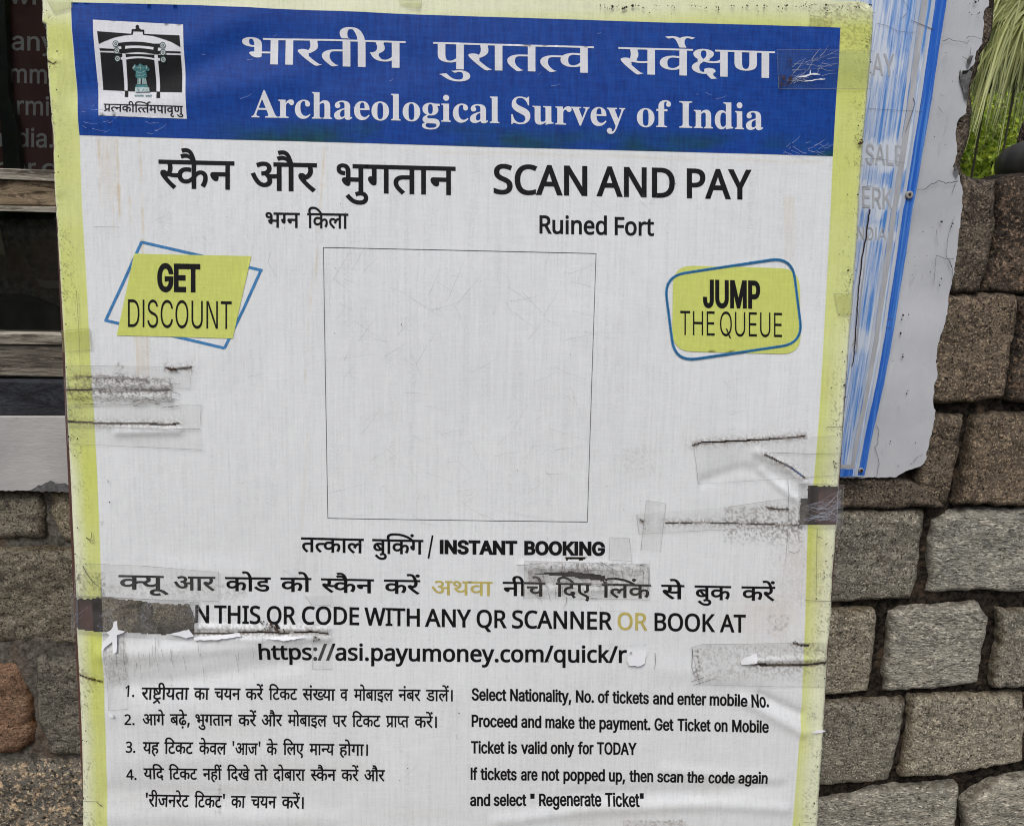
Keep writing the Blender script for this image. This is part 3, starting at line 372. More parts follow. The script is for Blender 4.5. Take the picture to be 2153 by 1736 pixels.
20777: [[130,625,1,108,625,0,78,653,0,78,681,1,78,710,0,108,737,0,130,737,1,150,737,0,181,710,0,181,681,1,181,653,0,150,625,0],[85,0,1,85,536,1,173,536,1,173,0,1]],
20779: [[150,539,1,118,539,0,75,582,0,75,614,1,75,646,0,118,690,0,150,690,1,182,690,0,225,646,0,225,614,1,225,582,0,181,539,0],[27,0,1,27,24,1,57,26,0,78,50,0,78,83,1,78,375,1,78,412,0,61,436,0,30,437,1,31,462,1,221,462,1,221,83,1,221,52,0,239,26,0,268,24,1,268,0,1]],
20866: [[85,0,1,85,760,1,172,760,1,172,363,1,172,347,0,170,295,0,168,276,1,172,276,1,178,284,0,202,314,0,227,345,0,236,355,1,407,536,1,510,536,1,293,307,1,525,0,1,419,0,1,233,250,1,172,197,1,172,0,1]],
20889: [[27,0,1,27,24,1,57,26,0,78,50,0,78,83,1,78,592,1,78,625,0,62,653,0,30,654,1,30,678,1,221,678,1,221,83,1,221,52,0,239,26,0,268,24,1,268,0,1]],
21118: [[85,0,1,85,536,1,156,536,1,169,463,1,174,463,1,199,505,0,284,546,0,332,546,1,458,546,0,496,456,1,501,456,1,528,502,0,621,546,0,673,546,1,764,546,0,854,453,0,854,349,1,854,0,1,767,0,1,767,345,1,767,472,0,658,472,1,580,472,0,513,382,0,513,296,1,513,0,1,426,0,1,426,345,1,426,472,0,316,472,1,235,472,0,173,372,0,173,278,1,173,0,1]],
21187: [[85,0,1,85,536,1,156,536,1,169,463,1,174,463,1,200,505,0,292,546,0,343,546,1,439,546,0,537,453,0,537,349,1,537,0,1,450,0,1,450,343,1,450,472,0,330,472,1,241,472,0,173,372,0,173,278,1,173,0,1]],
21204: [[27,0,1,27,24,1,56,25,0,78,51,0,78,83,1,78,377,1,78,408,0,58,437,0,28,438,1,28,462,1,220,462,1,220,398,1,275,474,0,362,474,1,492,474,0,492,315,1,492,83,1,492,52,0,512,25,0,541,24,1,541,0,1,301,0,1,301,24,1,308,24,1,350,24,0,350,83,1,350,323,1,350,364,0,332,404,0,302,404,1,255,404,0,220,350,1,220,83,1,220,52,0,239,25,0,268,24,1,268,0,1]],
21274: [[301,-10,1,230,-10,0,119,55,0,55,180,0,55,269,1,55,402,0,189,546,0,304,546,1,377,546,0,488,481,0,551,358,0,551,269,1,551,136,0,416,-10,0],[303,63,1,384,63,0,460,174,0,460,269,1,460,364,0,384,472,0,302,472,1,220,472,0,146,364,0,146,269,1,146,174,0,221,63,0]],
21280: [[251,-15,1,185,-15,0,84,49,0,28,160,0,28,229,1,28,300,0,84,411,0,185,474,0,250,474,1,315,474,0,415,412,0,472,302,0,472,229,1,472,157,0,415,47,0,316,-15,0],[251,17,1,293,17,0,311,58,1,320,78,0,327,164,0,327,229,1,327,361,0,309,403,1,291,445,0,251,445,1,207,445,0,191,403,1,174,360,0,174,230,1,174,165,0,182,78,0,191,58,1,209,17,0]],
21287: [[269,0,1,269,499,1,269,542,0,271,594,0,273,622,1,257,607,0,231,584,0,211,567,1,135,505,1,89,564,1,282,714,1,355,714,1,355,0,1]],
21298: [[85,-240,1,85,536,1,157,536,1,169,463,1,173,463,1,197,498,0,275,546,0,340,546,1,439,546,0,560,408,0,560,269,1,560,132,0,439,-10,0,339,-10,1,277,-10,0,196,37,0,173,68,1,167,68,1,169,51,0,173,-1,0,173,-20,1,173,-240,1],[326,63,1,375,63,0,438,117,0,469,210,0,469,270,1,469,362,0,398,472,0,324,472,1,242,472,0,175,380,0,173,286,1,173,269,1,173,170,0,238,63,0]],
21322: [[133,-14,1,108,-14,0,72,18,0,72,54,1,72,91,0,108,121,0,133,121,1,159,121,0,196,91,0,196,54,1,196,18,0,159,-14,0]],
21373: [[442,-240,1,442,-11,1,442,7,0,444,55,0,447,72,1,441,72,1,418,38,0,337,-10,0,273,-10,1,176,-10,0,55,129,0,55,267,1,55,405,0,178,546,0,276,546,1,339,546,0,419,498,0,443,463,1,447,463,1,460,536,1,530,536,1,530,-240,1],[290,63,1,373,63,0,442,154,0,443,248,1,443,266,1,443,368,0,375,473,0,288,473,1,216,473,0,146,360,0,146,265,1,146,170,0,217,63,0]],
21393: [[85,0,1,85,536,1,157,536,1,167,438,1,171,438,1,197,482,0,279,546,0,335,546,1,350,546,0,385,543,0,398,540,1,387,459,1,374,462,0,343,466,0,329,466,1,288,466,0,216,421,0,173,340,0,173,286,1,173,0,1]],
21398: [[27,0,1,27,24,1,57,26,0,78,50,0,78,83,1,78,375,1,78,413,0,60,436,0,30,437,1,31,462,1,217,462,1,217,375,1,243,423,0,314,474,0,347,474,1,389,474,0,431,431,0,431,396,1,431,367,0,397,331,0,369,331,1,343,331,0,318,356,0,308,372,1,298,387,0,281,387,1,260,387,0,222,332,0,222,286,1,222,83,1,222,49,0,251,26,0,294,24,1,294,0,1]],
21553: [[220,-10,1,164,-10,0,83,8,0,52,24,1,52,104,1,84,88,0,175,61,0,222,61,1,289,61,0,349,104,0,349,140,1,349,160,0,327,192,0,270,224,0,217,244,1,165,264,0,91,304,0,51,360,0,51,404,1,51,472,0,162,546,0,252,546,1,301,546,0,386,527,0,423,510,1,393,440,1,359,454,0,285,474,0,246,474,1,192,474,0,135,439,0,135,409,1,135,387,0,161,356,0,222,327,0,273,307,1,324,288,0,396,247,0,434,191,0,434,148,1,434,70,0,318,-10,0]],
21601: [[10,0,1,276,714,1,362,714,1,96,0,1]],
21739: [[249,-10,1,207,-10,0,136,19,0,92,91,0,92,156,1,92,468,1,16,468,1,16,510,1,93,545,1,128,659,1,180,659,1,180,536,1,335,536,1,335,468,1,180,468,1,180,158,1,180,109,0,227,62,0,264,62,1,284,62,0,326,69,0,339,73,1,339,6,1,325,-1,0,273,-10,0]],
21773: [[241,-10,1,185,-10,0,89,7,0,45,29,1,45,111,1,90,89,0,194,64,0,242,64,1,338,64,0,423,139,0,423,205,1,423,272,0,318,331,0,223,331,1,154,331,1,154,406,1,224,406,1,312,406,0,403,480,0,403,541,1,403,593,0,333,650,0,273,650,1,215,650,0,133,616,0,93,590,1,49,650,1,87,680,0,200,724,0,272,724,1,384,724,0,493,624,0,493,547,1,493,475,0,413,390,0,345,376,1,345,372,1,431,362,0,515,274,0,515,203,1,515,141,0,457,44,0,336,-10,0]],
21833: [[48,0,1,48,73,1,235,262,1,289,316,0,363,400,0,401,481,0,401,529,1,401,588,0,331,649,0,275,649,1,223,649,0,144,613,0,103,581,1,56,640,1,98,675,0,207,724,0,275,724,1,375,724,0,491,623,0,491,534,1,491,478,0,445,381,0,363,285,0,308,231,1,159,84,1,159,80,1,520,80,1,520,0,1]],
21842: [[274,-10,1,177,-10,0,79,83,0,79,185,1,79,536,1,168,536,1,168,191,1,168,63,0,287,63,1,376,63,0,445,163,0,445,257,1,445,536,1,533,536,1,533,0,1,461,0,1,448,71,1,444,71,1,418,29,0,326,-10,0]],
22501: [[195,-15,1,126,-15,0,68,66,0,68,144,1,68,369,1,68,404,0,49,437,0,17,438,1,17,462,1,211,462,1,211,110,1,211,84,0,238,53,0,263,53,1,309,53,0,340,98,1,340,369,1,340,407,0,318,437,0,282,438,1,282,462,1,482,462,1,482,104,1,482,70,0,504,46,0,536,44,1,536,19,1,454,19,0,340,-15,1,340,60,1,315,25,0,239,-15,0]],
22558: [[212,-15,1,57,369,1,44,401,0,22,436,0,-4,437,1,-4,462,1,244,462,1,244,438,1,232,438,1,192,438,0,192,411,1,192,405,0,194,399,1,275,182,1,351,376,1,359,397,0,359,405,1,359,438,0,303,438,1,303,462,1,454,462,1,454,439,1,426,433,0,401,397,0,387,362,1,238,-15,1]],
22616: [[84,-240,1,60,-240,0,24,-235,0,11,-232,1,11,-162,1,22,-164,0,53,-168,0,70,-168,1,116,-168,0,172,-116,0,189,-73,1,217,-2,1,1,536,1,95,536,1,211,231,1,226,191,0,250,118,0,256,85,1,260,85,1,266,110,0,291,191,0,306,232,1,415,536,1,510,536,1,279,-74,1,251,-150,0,162,-240,0]],
22618: [[78,-209,1,40,-209,0,-10,-163,0,-10,-125,1,-10,-99,0,24,-59,0,53,-59,1,79,-59,0,111,-88,0,111,-113,1,111,-117,0,110,-125,0,110,-130,1,110,-147,0,128,-147,1,145,-147,0,170,-110,1,183,-91,0,202,-41,0,209,-7,1,54,373,1,45,396,0,28,423,0,23,428,1,14,437,0,-5,437,1,-7,437,1,-7,462,1,241,462,1,241,437,1,213,436,0,191,426,0,191,409,1,191,404,0,195,390,0,198,382,1,276,177,1,343,359,1,349,375,0,354,399,0,354,408,1,354,425,0,329,437,0,302,437,1,302,462,1,446,462,1,446,437,1,425,437,0,400,399,0,386,361,1,241,-36,1,216,-105,0,169,-180,0,115,-209,0]],
30002: [[25,0,1,290,728,1,397,728,1,665,0,1,567,0,1,413,432,1,398,472,0,361,591,0,334,684,1,352,684,1,325,590,0,287,469,0,274,432,1,124,0,1],[158,203,1,158,284,1,532,284,1,532,203,1]],
30065: [[88,0,1,88,728,1,346,728,1,422,728,0,521,675,0,569,588,0,569,535,1,569,488,0,536,427,0,482,391,0,450,382,1,450,375,1,484,373,0,552,330,0,598,251,0,598,194,1,598,139,0,547,51,0,440,0,0,354,0,1],[181,82,1,352,82,1,437,82,0,508,147,0,508,195,1,508,231,0,471,293,0,403,330,0,356,330,1,181,330,1],[181,408,1,341,408,1,380,408,0,443,439,0,480,495,0,480,533,1,480,580,0,415,646,0,344,646,1,181,646,1]],
30073: [[382,-10,1,289,-10,0,143,81,0,60,248,0,60,363,1,60,479,0,143,646,0,289,737,0,382,737,1,438,737,0,536,705,0,614,643,0,666,555,0,676,499,1,583,499,1,575,536,0,538,593,0,483,632,0,418,651,0,382,651,1,317,651,0,211,585,0,150,457,0,150,363,1,150,271,0,212,142,0,317,76,0,382,76,1,418,76,0,483,96,0,538,135,0,575,192,0,583,229,1,676,229,1,667,173,0,614,85,0,536,23,0,438,-10,0]],
30084: [[315,0,1,139,0,1,139,82,1,309,82,1,398,82,0,515,150,0,572,277,0,572,365,1,572,453,0,515,578,0,402,646,0,318,646,1,135,646,1,135,728,1,324,728,1,431,728,0,582,641,0,662,478,0,662,365,1,662,251,0,581,88,0,426,0,0],[181,728,1,181,0,1,88,0,1,88,728,1]],
30095: [[88,0,1,88,728,1,531,728,1,531,646,1,181,646,1,181,408,1,507,408,1,507,326,1,181,326,1,181,82,1,536,82,1,536,0,1]],
30141: [[385,-10,1,288,-10,0,142,81,0,60,249,0,60,363,1,60,479,0,142,646,0,286,737,0,379,737,1,437,737,0,537,703,0,616,640,0,668,552,0,678,500,1,583,500,1,571,535,0,534,590,0,483,630,0,418,651,0,380,651,1,316,651,0,211,585,0,150,457,0,150,363,1,150,271,0,212,143,0,318,76,0,385,76,1,447,76,0,541,128,0,593,225,0,593,290,1,621,285,1,404,285,1,404,366,1,684,366,1,684,286,1,684,196,0,606,63,0,472,-10,0]],
30161: [[88,0,1,88,728,1,181,728,1,181,413,1,562,413,1,562,728,1,655,728,1,655,0,1,562,0,1,562,331,1,181,331,1,181,0,1]],
30197: [[181,728,1,181,0,1,88,0,1,88,728,1]],
30266: [[266,-10,1,170,-10,0,49,104,0,49,208,1,49,247,1,142,247,1,142,208,1,142,142,0,210,72,0,266,72,1,322,72,0,390,142,0,390,208,1,390,728,1,483,728,1,483,208,1,483,104,0,362,-10,0]],
30271: [[151,208,1,151,307,1,176,341,0,226,404,0,277,463,0,305,493,1,522,728,1,644,728,1,333,395,1,328,395,1],[88,0,1,88,728,1,181,728,1,181,479,1,179,322,1,181,276,1,181,0,1],[534,0,1,271,370,1,329,442,1,644,0,1]],
30281: [[88,0,1,88,728,1,181,728,1,181,82,1,518,82,1,518,0,1]],
30292: [[88,0,1,88,728,1,220,728,1,399,269,1,405,252,0,421,204,0,439,147,0,456,91,0,462,67,1,442,67,1,449,90,0,465,145,0,483,202,0,500,252,0,506,269,1,683,728,1,815,728,1,815,0,1,724,0,1,724,416,1,724,438,0,725,496,0,726,559,0,728,625,0,728,655,1,736,655,1,726,622,0,703,552,0,681,487,0,661,433,0,654,416,1,492,0,1,411,0,1,246,416,1,239,433,0,221,485,0,199,549,0,175,620,0,163,655,1,172,655,1,173,628,0,174,564,0,175,500,0,176,439,0,176,416,1,176,0,1]],
30300: [[88,0,1,88,728,1,197,728,1,493,262,1,505,244,0,538,188,0,577,116,0,595,76,1,582,76,1,578,118,0,574,194,0,573,259,0,573,281,1,573,728,1,666,728,1,666,0,1,555,0,1,292,414,1,273,443,0,237,504,0,190,587,0,155,649,1,172,649,1,175,595,0,179,503,0,181,435,0,181,415,1,181,0,1]],
30321: [[383,-10,1,290,-10,0,144,81,0,60,248,0,60,363,1,60,479,0,144,646,0,290,737,0,383,737,1,476,737,0,622,646,0,705,479,0,705,363,1,705,248,0,622,81,0,476,-10,0],[383,76,1,448,76,0,553,142,0,615,271,0,615,363,1,615,457,0,553,585,0,448,651,0,383,651,1,317,651,0,212,585,0,150,457,0,150,363,1,150,271,0,212,143,0,317,76,0]],
30375: [[88,0,1,88,728,1,337,728,1,422,728,0,532,666,0,585,561,0,585,496,1,585,431,0,532,326,0,422,263,0,337,263,1,161,263,1,161,345,1,333,345,1,391,345,0,461,384,0,493,453,0,493,496,1,493,539,0,461,607,0,390,646,0,332,646,1,181,646,1,181,0,1]],
30382: [[353,228,1,449,228,1,530,121,1,551,93,1,672,-68,1,575,-68,1,496,38,1,476,65,1],[383,-10,1,290,-10,0,144,81,0,60,248,0,60,363,1,60,479,0,144,646,0,290,737,0,383,737,1,476,737,0,622,646,0,705,479,0,705,363,1,705,248,0,622,81,0,476,-10,0],[383,76,1,448,76,0,553,142,0,615,271,0,615,363,1,615,457,0,553,585,0,448,651,0,383,651,1,317,651,0,212,585,0,150,457,0,150,363,1,150,271,0,212,143,0,317,76,0]],
30384: [[88,0,1,88,728,1,337,728,1,422,728,0,532,669,0,585,568,0,585,503,1,585,438,0,532,338,0,422,282,0,337,282,1,140,282,1,140,365,1,333,365,1,391,365,0,460,398,0,493,460,0,493,503,1,493,546,0,460,610,0,390,646,0,332,646,1,181,646,1,181,0,1],[506,0,1,330,328,1,435,328,1,613,0,1]],
30397: [[321,-13,1,242,-13,0,126,38,0,61,129,0,57,190,1,152,190,1,156,149,0,204,96,0,278,70,0,321,70,1,370,70,0,449,103,0,495,161,0,495,200,1,495,235,0,455,279,0,390,307,0,351,318,1,263,343,1,175,368,0,77,460,0,77,533,1,77,594,0,144,687,0,257,737,0,327,737,1,399,737,0,509,687,0,573,599,0,575,544,1,484,544,1,478,597,0,389,655,0,324,655,1,277,655,0,207,625,0,167,571,0,167,537,1,167,499,0,215,453,0,280,427,0,306,419,1,379,399,1,408,392,0,479,364,0,543,319,0,585,249,0,585,198,1,585,139,0,523,43,0,405,-13,0]],
30411: [[48,646,1,48,728,1,598,728,1,598,646,1,370,646,1,370,0,1,277,0,1,277,646,1]],
30424: [[373,-12,1,287,-12,0,158,56,0,88,173,0,88,248,1,88,728,1,181,728,1,181,255,1,181,203,0,227,121,0,313,74,0,373,74,1,432,74,0,518,121,0,563,203,0,563,255,1,563,728,1,656,728,1,656,248,1,656,173,0,586,56,0,458,-12,0]],
30472: [[293,0,1,293,298,1,25,728,1,133,728,1,277,493,1,301,453,0,339,381,0,359,327,1,322,327,1,342,382,0,380,455,0,403,493,1,546,728,1,653,728,1,386,298,1,386,0,1]],
30507: [[230,-13,1,178,-13,0,94,26,0,44,102,0,44,155,1,44,202,0,81,261,0,143,294,0,218,311,0,256,316,1,305,322,0,367,329,0,396,346,0,396,366,1,396,369,1,396,403,0,371,450,0,320,476,0,282,476,1,243,476,0,188,451,0,153,415,0,144,396,1,60,423,1,81,473,0,152,529,0,238,553,0,280,553,1,307,553,0,377,540,0,442,500,0,484,424,0,484,360,1,484,0,1,398,0,1,398,74,1,392,74,1,383,55,0,342,15,0,276,-13,0],[245,65,1,294,65,0,361,103,0,396,164,0,396,197,1,396,273,1,391,267,0,355,256,0,309,249,0,265,243,0,252,242,1,221,238,0,166,219,0,132,182,0,132,151,1,132,123,0,162,84,0,212,65,0]],
30578: [[331,-12,1,279,-12,0,215,24,0,181,69,0,172,84,1,162,84,1,162,0,1,77,0,1,77,728,1,165,728,1,165,458,1,172,458,1,181,473,0,214,518,0,277,553,0,330,553,1,398,553,0,502,484,0,562,358,0,562,271,1,562,185,0,503,58,0,399,-12,0],[317,67,1,369,67,0,438,122,0,472,215,0,472,272,1,472,329,0,438,420,0,369,474,0,317,474,1,267,474,0,199,423,0,164,333,0,164,272,1,164,212,0,199,119,0,268,67,0]],
30586: [[299,-12,1,225,-12,0,113,59,0,51,186,0,51,270,1,51,355,0,113,482,0,225,553,0,299,553,1,339,553,0,409,532,0,467,494,0,509,438,0,521,402,1,436,378,1,430,399,0,406,434,0,371,460,0,326,474,0,299,474,1,245,474,0,174,417,0,140,324,0,140,270,1,140,216,0,174,124,0,245,67,0,299,67,1,327,67,0,373,82,0,408,108,0,433,146,0,438,167,1,522,144,1,512,107,0,469,50,0,411,9,0,339,-12,0]],
30597: [[282,-12,1,214,-12,0,109,58,0,51,185,0,51,271,1,51,358,0,110,484,0,214,553,0,282,553,1,335,553,0,398,518,0,432,473,0,440,458,1,447,458,1,447,728,1,535,728,1,535,0,1,450,0,1,450,84,1,440,84,1,432,69,0,397,24,0,334,-12,0],[295,67,1,345,67,0,413,119,0,448,212,0,448,272,1,448,333,0,414,423,0,345,474,0,295,474,1,243,474,0,174,420,0,140,329,0,140,272,1,140,215,0,175,122,0,244,67,0]],
30614: [[307,-12,1,228,-12,0,113,59,0,51,185,0,51,269,1,51,353,0,111,480,0,222,553,0,296,553,1,340,553,0,424,524,0,493,460,0,534,355,0,534,280,1,534,243,1,110,243,1,110,317,1,487,317,1,446,290,1,446,344,0,412,427,0,346,475,0,296,475,1,247,475,0,177,426,0,140,349,0,140,304,1,140,255,1,140,194,0,182,110,0,257,66,0,307,66,1,339,66,0,392,85,0,430,123,0,440,150,1,525,127,1,513,86,0,452,23,0,363,-12,0]],
30647: [[331,546,1,331,471,1,10,471,1,10,546,1],[117,0,1,117,619,1,117,666,0,162,729,0,233,762,0,272,762,1,304,762,0,345,751,0,354,747,1,330,672,1,323,674,0,301,680,0,283,680,1,242,680,0,205,639,0,205,599,1,205,0,1]],
30658: [[298,-216,1,238,-216,0,149,-185,0,91,-134,0,74,-104,1,145,-59,1,157,-74,0,191,-112,0,250,-139,0,298,-139,1,364,-139,0,448,-77,0,448,-9,1,448,100,1,440,100,1,431,84,0,397,42,0,334,9,0,281,9,1,216,9,0,111,71,0,51,190,0,51,275,1,51,360,0,110,484,0,215,553,0,283,553,1,336,553,0,399,518,0,433,473,0,442,458,1,451,458,1,451,546,1,536,546,1,536,-14,1,536,-84,0,473,-174,0,365,-216,0],[296,87,1,346,87,0,414,132,0,449,218,0,449,277,1,449,335,0,415,424,0,346,474,0,296,474,1,244,474,0,175,421,0,140,332,0,140,277,1,140,221,0,175,135,0,245,87,0]],
30670: [[165,327,1,165,0,1,77,0,1,77,728,1,165,728,1,165,414,1,150,414,1,175,489,0,267,553,0,329,553,1,384,553,0,468,507,0,514,416,0,514,347,1,514,0,1,426,0,1,426,339,1,426,402,0,360,474,0,303,474,1,264,474,0,201,439,0,165,374,0]],
30689: [[77,0,1,77,546,1,165,546,1,165,0,1],[122,635,1,97,635,0,61,669,0,61,693,1,61,718,0,97,751,0,122,751,1,147,751,0,183,718,0,183,693,1,183,669,0,147,635,0]],
30727: [[160,196,1,160,305,1,176,305,1,409,546,1,518,546,1,266,287,1,256,287,1],[77,0,1,77,728,1,165,728,1,165,0,1],[422,0,1,213,267,1,276,329,1,535,0,1]],
30736: [[165,728,1,165,0,1,77,0,1,77,728,1]],
30766: [[77,0,1,77,546,1,163,546,1,163,424,1,156,424,1,167,468,0,216,526,0,281,556,0,316,556,1,375,556,0,449,482,0,460,423,1,448,423,1,458,464,0,510,523,0,583,556,0,627,556,1,674,556,0,752,515,0,799,432,0,799,368,1,799,0,1,711,0,1,711,366,1,711,425,0,645,476,0,601,476,1,564,476,0,511,445,0,482,391,0,482,356,1,482,0,1,394,0,1,394,375,1,394,420,0,333,476,0,287,476,1,255,476,0,199,446,0,165,387,0,165,344,1,165,0,1]],
30773: [[165,327,1,165,0,1,77,0,1,77,546,1,162,546,1,162,414,1,150,414,1,175,489,0,267,553,0,329,553,1,384,553,0,467,507,0,514,416,0,514,347,1,514,0,1,426,0,1,426,339,1,426,402,0,360,474,0,303,474,1,264,474,0,201,439,0,165,374,0]],
30790: [[299,-12,1,225,-12,0,113,59,0,51,186,0,51,270,1,51,355,0,113,482,0,225,553,0,299,553,1,374,553,0,486,482,0,549,355,0,549,270,1,549,186,0,486,59,0,374,-12,0],[299,67,1,354,67,0,426,124,0,460,216,0,460,270,1,460,324,0,426,417,0,354,474,0,299,474,1,245,474,0,174,417,0,140,324,0,140,270,1,140,216,0,174,124,0,245,67,0]],
30843: [[77,-204,1,77,546,1,162,546,1,162,458,1,172,458,1,181,473,0,214,518,0,277,553,0,330,553,1,398,553,0,502,484,0,562,358,0,562,271,1,562,185,0,503,58,0,399,-12,0,331,-12,1,279,-12,0,215,24,0,181,69,0,172,84,1,165,84,1,165,-204,1],[317,67,1,369,67,0,438,122,0,472,215,0,472,272,1,472,329,0,438,420,0,369,474,0,317,474,1,267,474,0,199,423,0,164,333,0,164,272,1,164,212,0,199,119,0,268,67,0]],
30852: [[77,0,1,77,546,1,162,546,1,162,462,1,168,462,1,183,503,0,261,554,0,310,554,1,319,554,0,346,553,0,354,552,1,354,464,1,350,465,0,319,469,0,301,469,1,262,469,0,200,436,0,165,379,0,165,342,1,165,0,1]],
30871: [[263,-12,1,207,-12,0,119,21,0,62,85,0,53,132,1,136,152,1,148,107,0,213,65,0,262,65,1,319,65,0,387,114,0,387,148,1,387,176,0,347,214,0,307,223,1,216,245,1,142,262,0,69,336,0,69,394,1,69,440,0,122,512,0,213,553,0,271,553,1,328,553,0,406,519,0,456,460,0,468,421,1,388,401,1,377,430,0,325,478,0,272,478,1,223,478,0,158,433,0,158,399,1,158,369,0,202,332,0,250,321,1,333,301,1,407,284,0,478,210,0,478,154,1,478,106,0,424,31,0,327,-12,0]],
30889: [[292,546,1,292,471,1,10,471,1,10,546,1],[92,676,1,180,676,1,180,142,1,180,105,0,209,71,0,244,71,1,252,71,0,278,75,0,289,77,1,307,3,1,293,-2,0,259,-7,0,242,-7,1,171,-7,0,92,68,0,92,135,1]],
30915: [[262,-7,1,207,-7,0,124,39,0,77,130,0,77,199,1,77,546,1,165,546,1,165,207,1,165,144,0,231,72,0,289,72,1,328,72,0,390,106,0,426,172,0,426,219,1,426,546,1,514,546,1,514,0,1,429,0,1,429,132,1,441,132,1,416,56,0,322,-7,0]],
30980: [[235,0,1,26,546,1,123,546,1,239,222,1,257,172,0,283,72,0,297,25,1,265,25,1,279,72,0,305,172,0,323,222,1,439,546,1,536,546,1,327,0,1]],
30984: [[200,0,1,34,546,1,127,546,1,194,308,1,208,259,0,239,135,0,254,57,1,239,57,1,253,132,0,284,256,0,298,308,1,363,546,1,457,546,1,521,308,1,535,257,0,565,134,0,580,57,1,564,57,1,580,133,0,610,256,0,625,308,1,691,546,1,784,546,1,619,0,1,531,0,1,460,247,1,450,285,0,429,363,0,410,445,0,399,487,1,419,487,1,409,445,0,389,363,0,369,284,0,358,247,1,287,0,1]],
30998: [[68,-198,1,91,-122,1,100,-124,1,127,-131,0,171,-125,0,206,-87,0,219,-48,1,235,-3,1,26,546,1,123,546,1,239,222,1,257,171,0,283,72,0,297,25,1,265,25,1,279,72,0,305,172,0,323,222,1,440,546,1,536,546,1,296,-82,1,279,-125,0,233,-181,0,171,-208,0,133,-208,1,109,-208,0,75,-201,0]],
31375: [[53,-175,1,96,102,1,196,102,1,120,-175,1]],
31376: [[136,-6,1,109,-6,0,70,32,0,70,60,1,70,87,0,109,125,0,136,125,1,164,125,0,202,87,0,202,60,1,202,32,0,164,-6,0]],
31485: [[113,451,1,103,728,1,197,728,1,187,451,1],[279,451,1,269,728,1,363,728,1,353,451,1]],
}
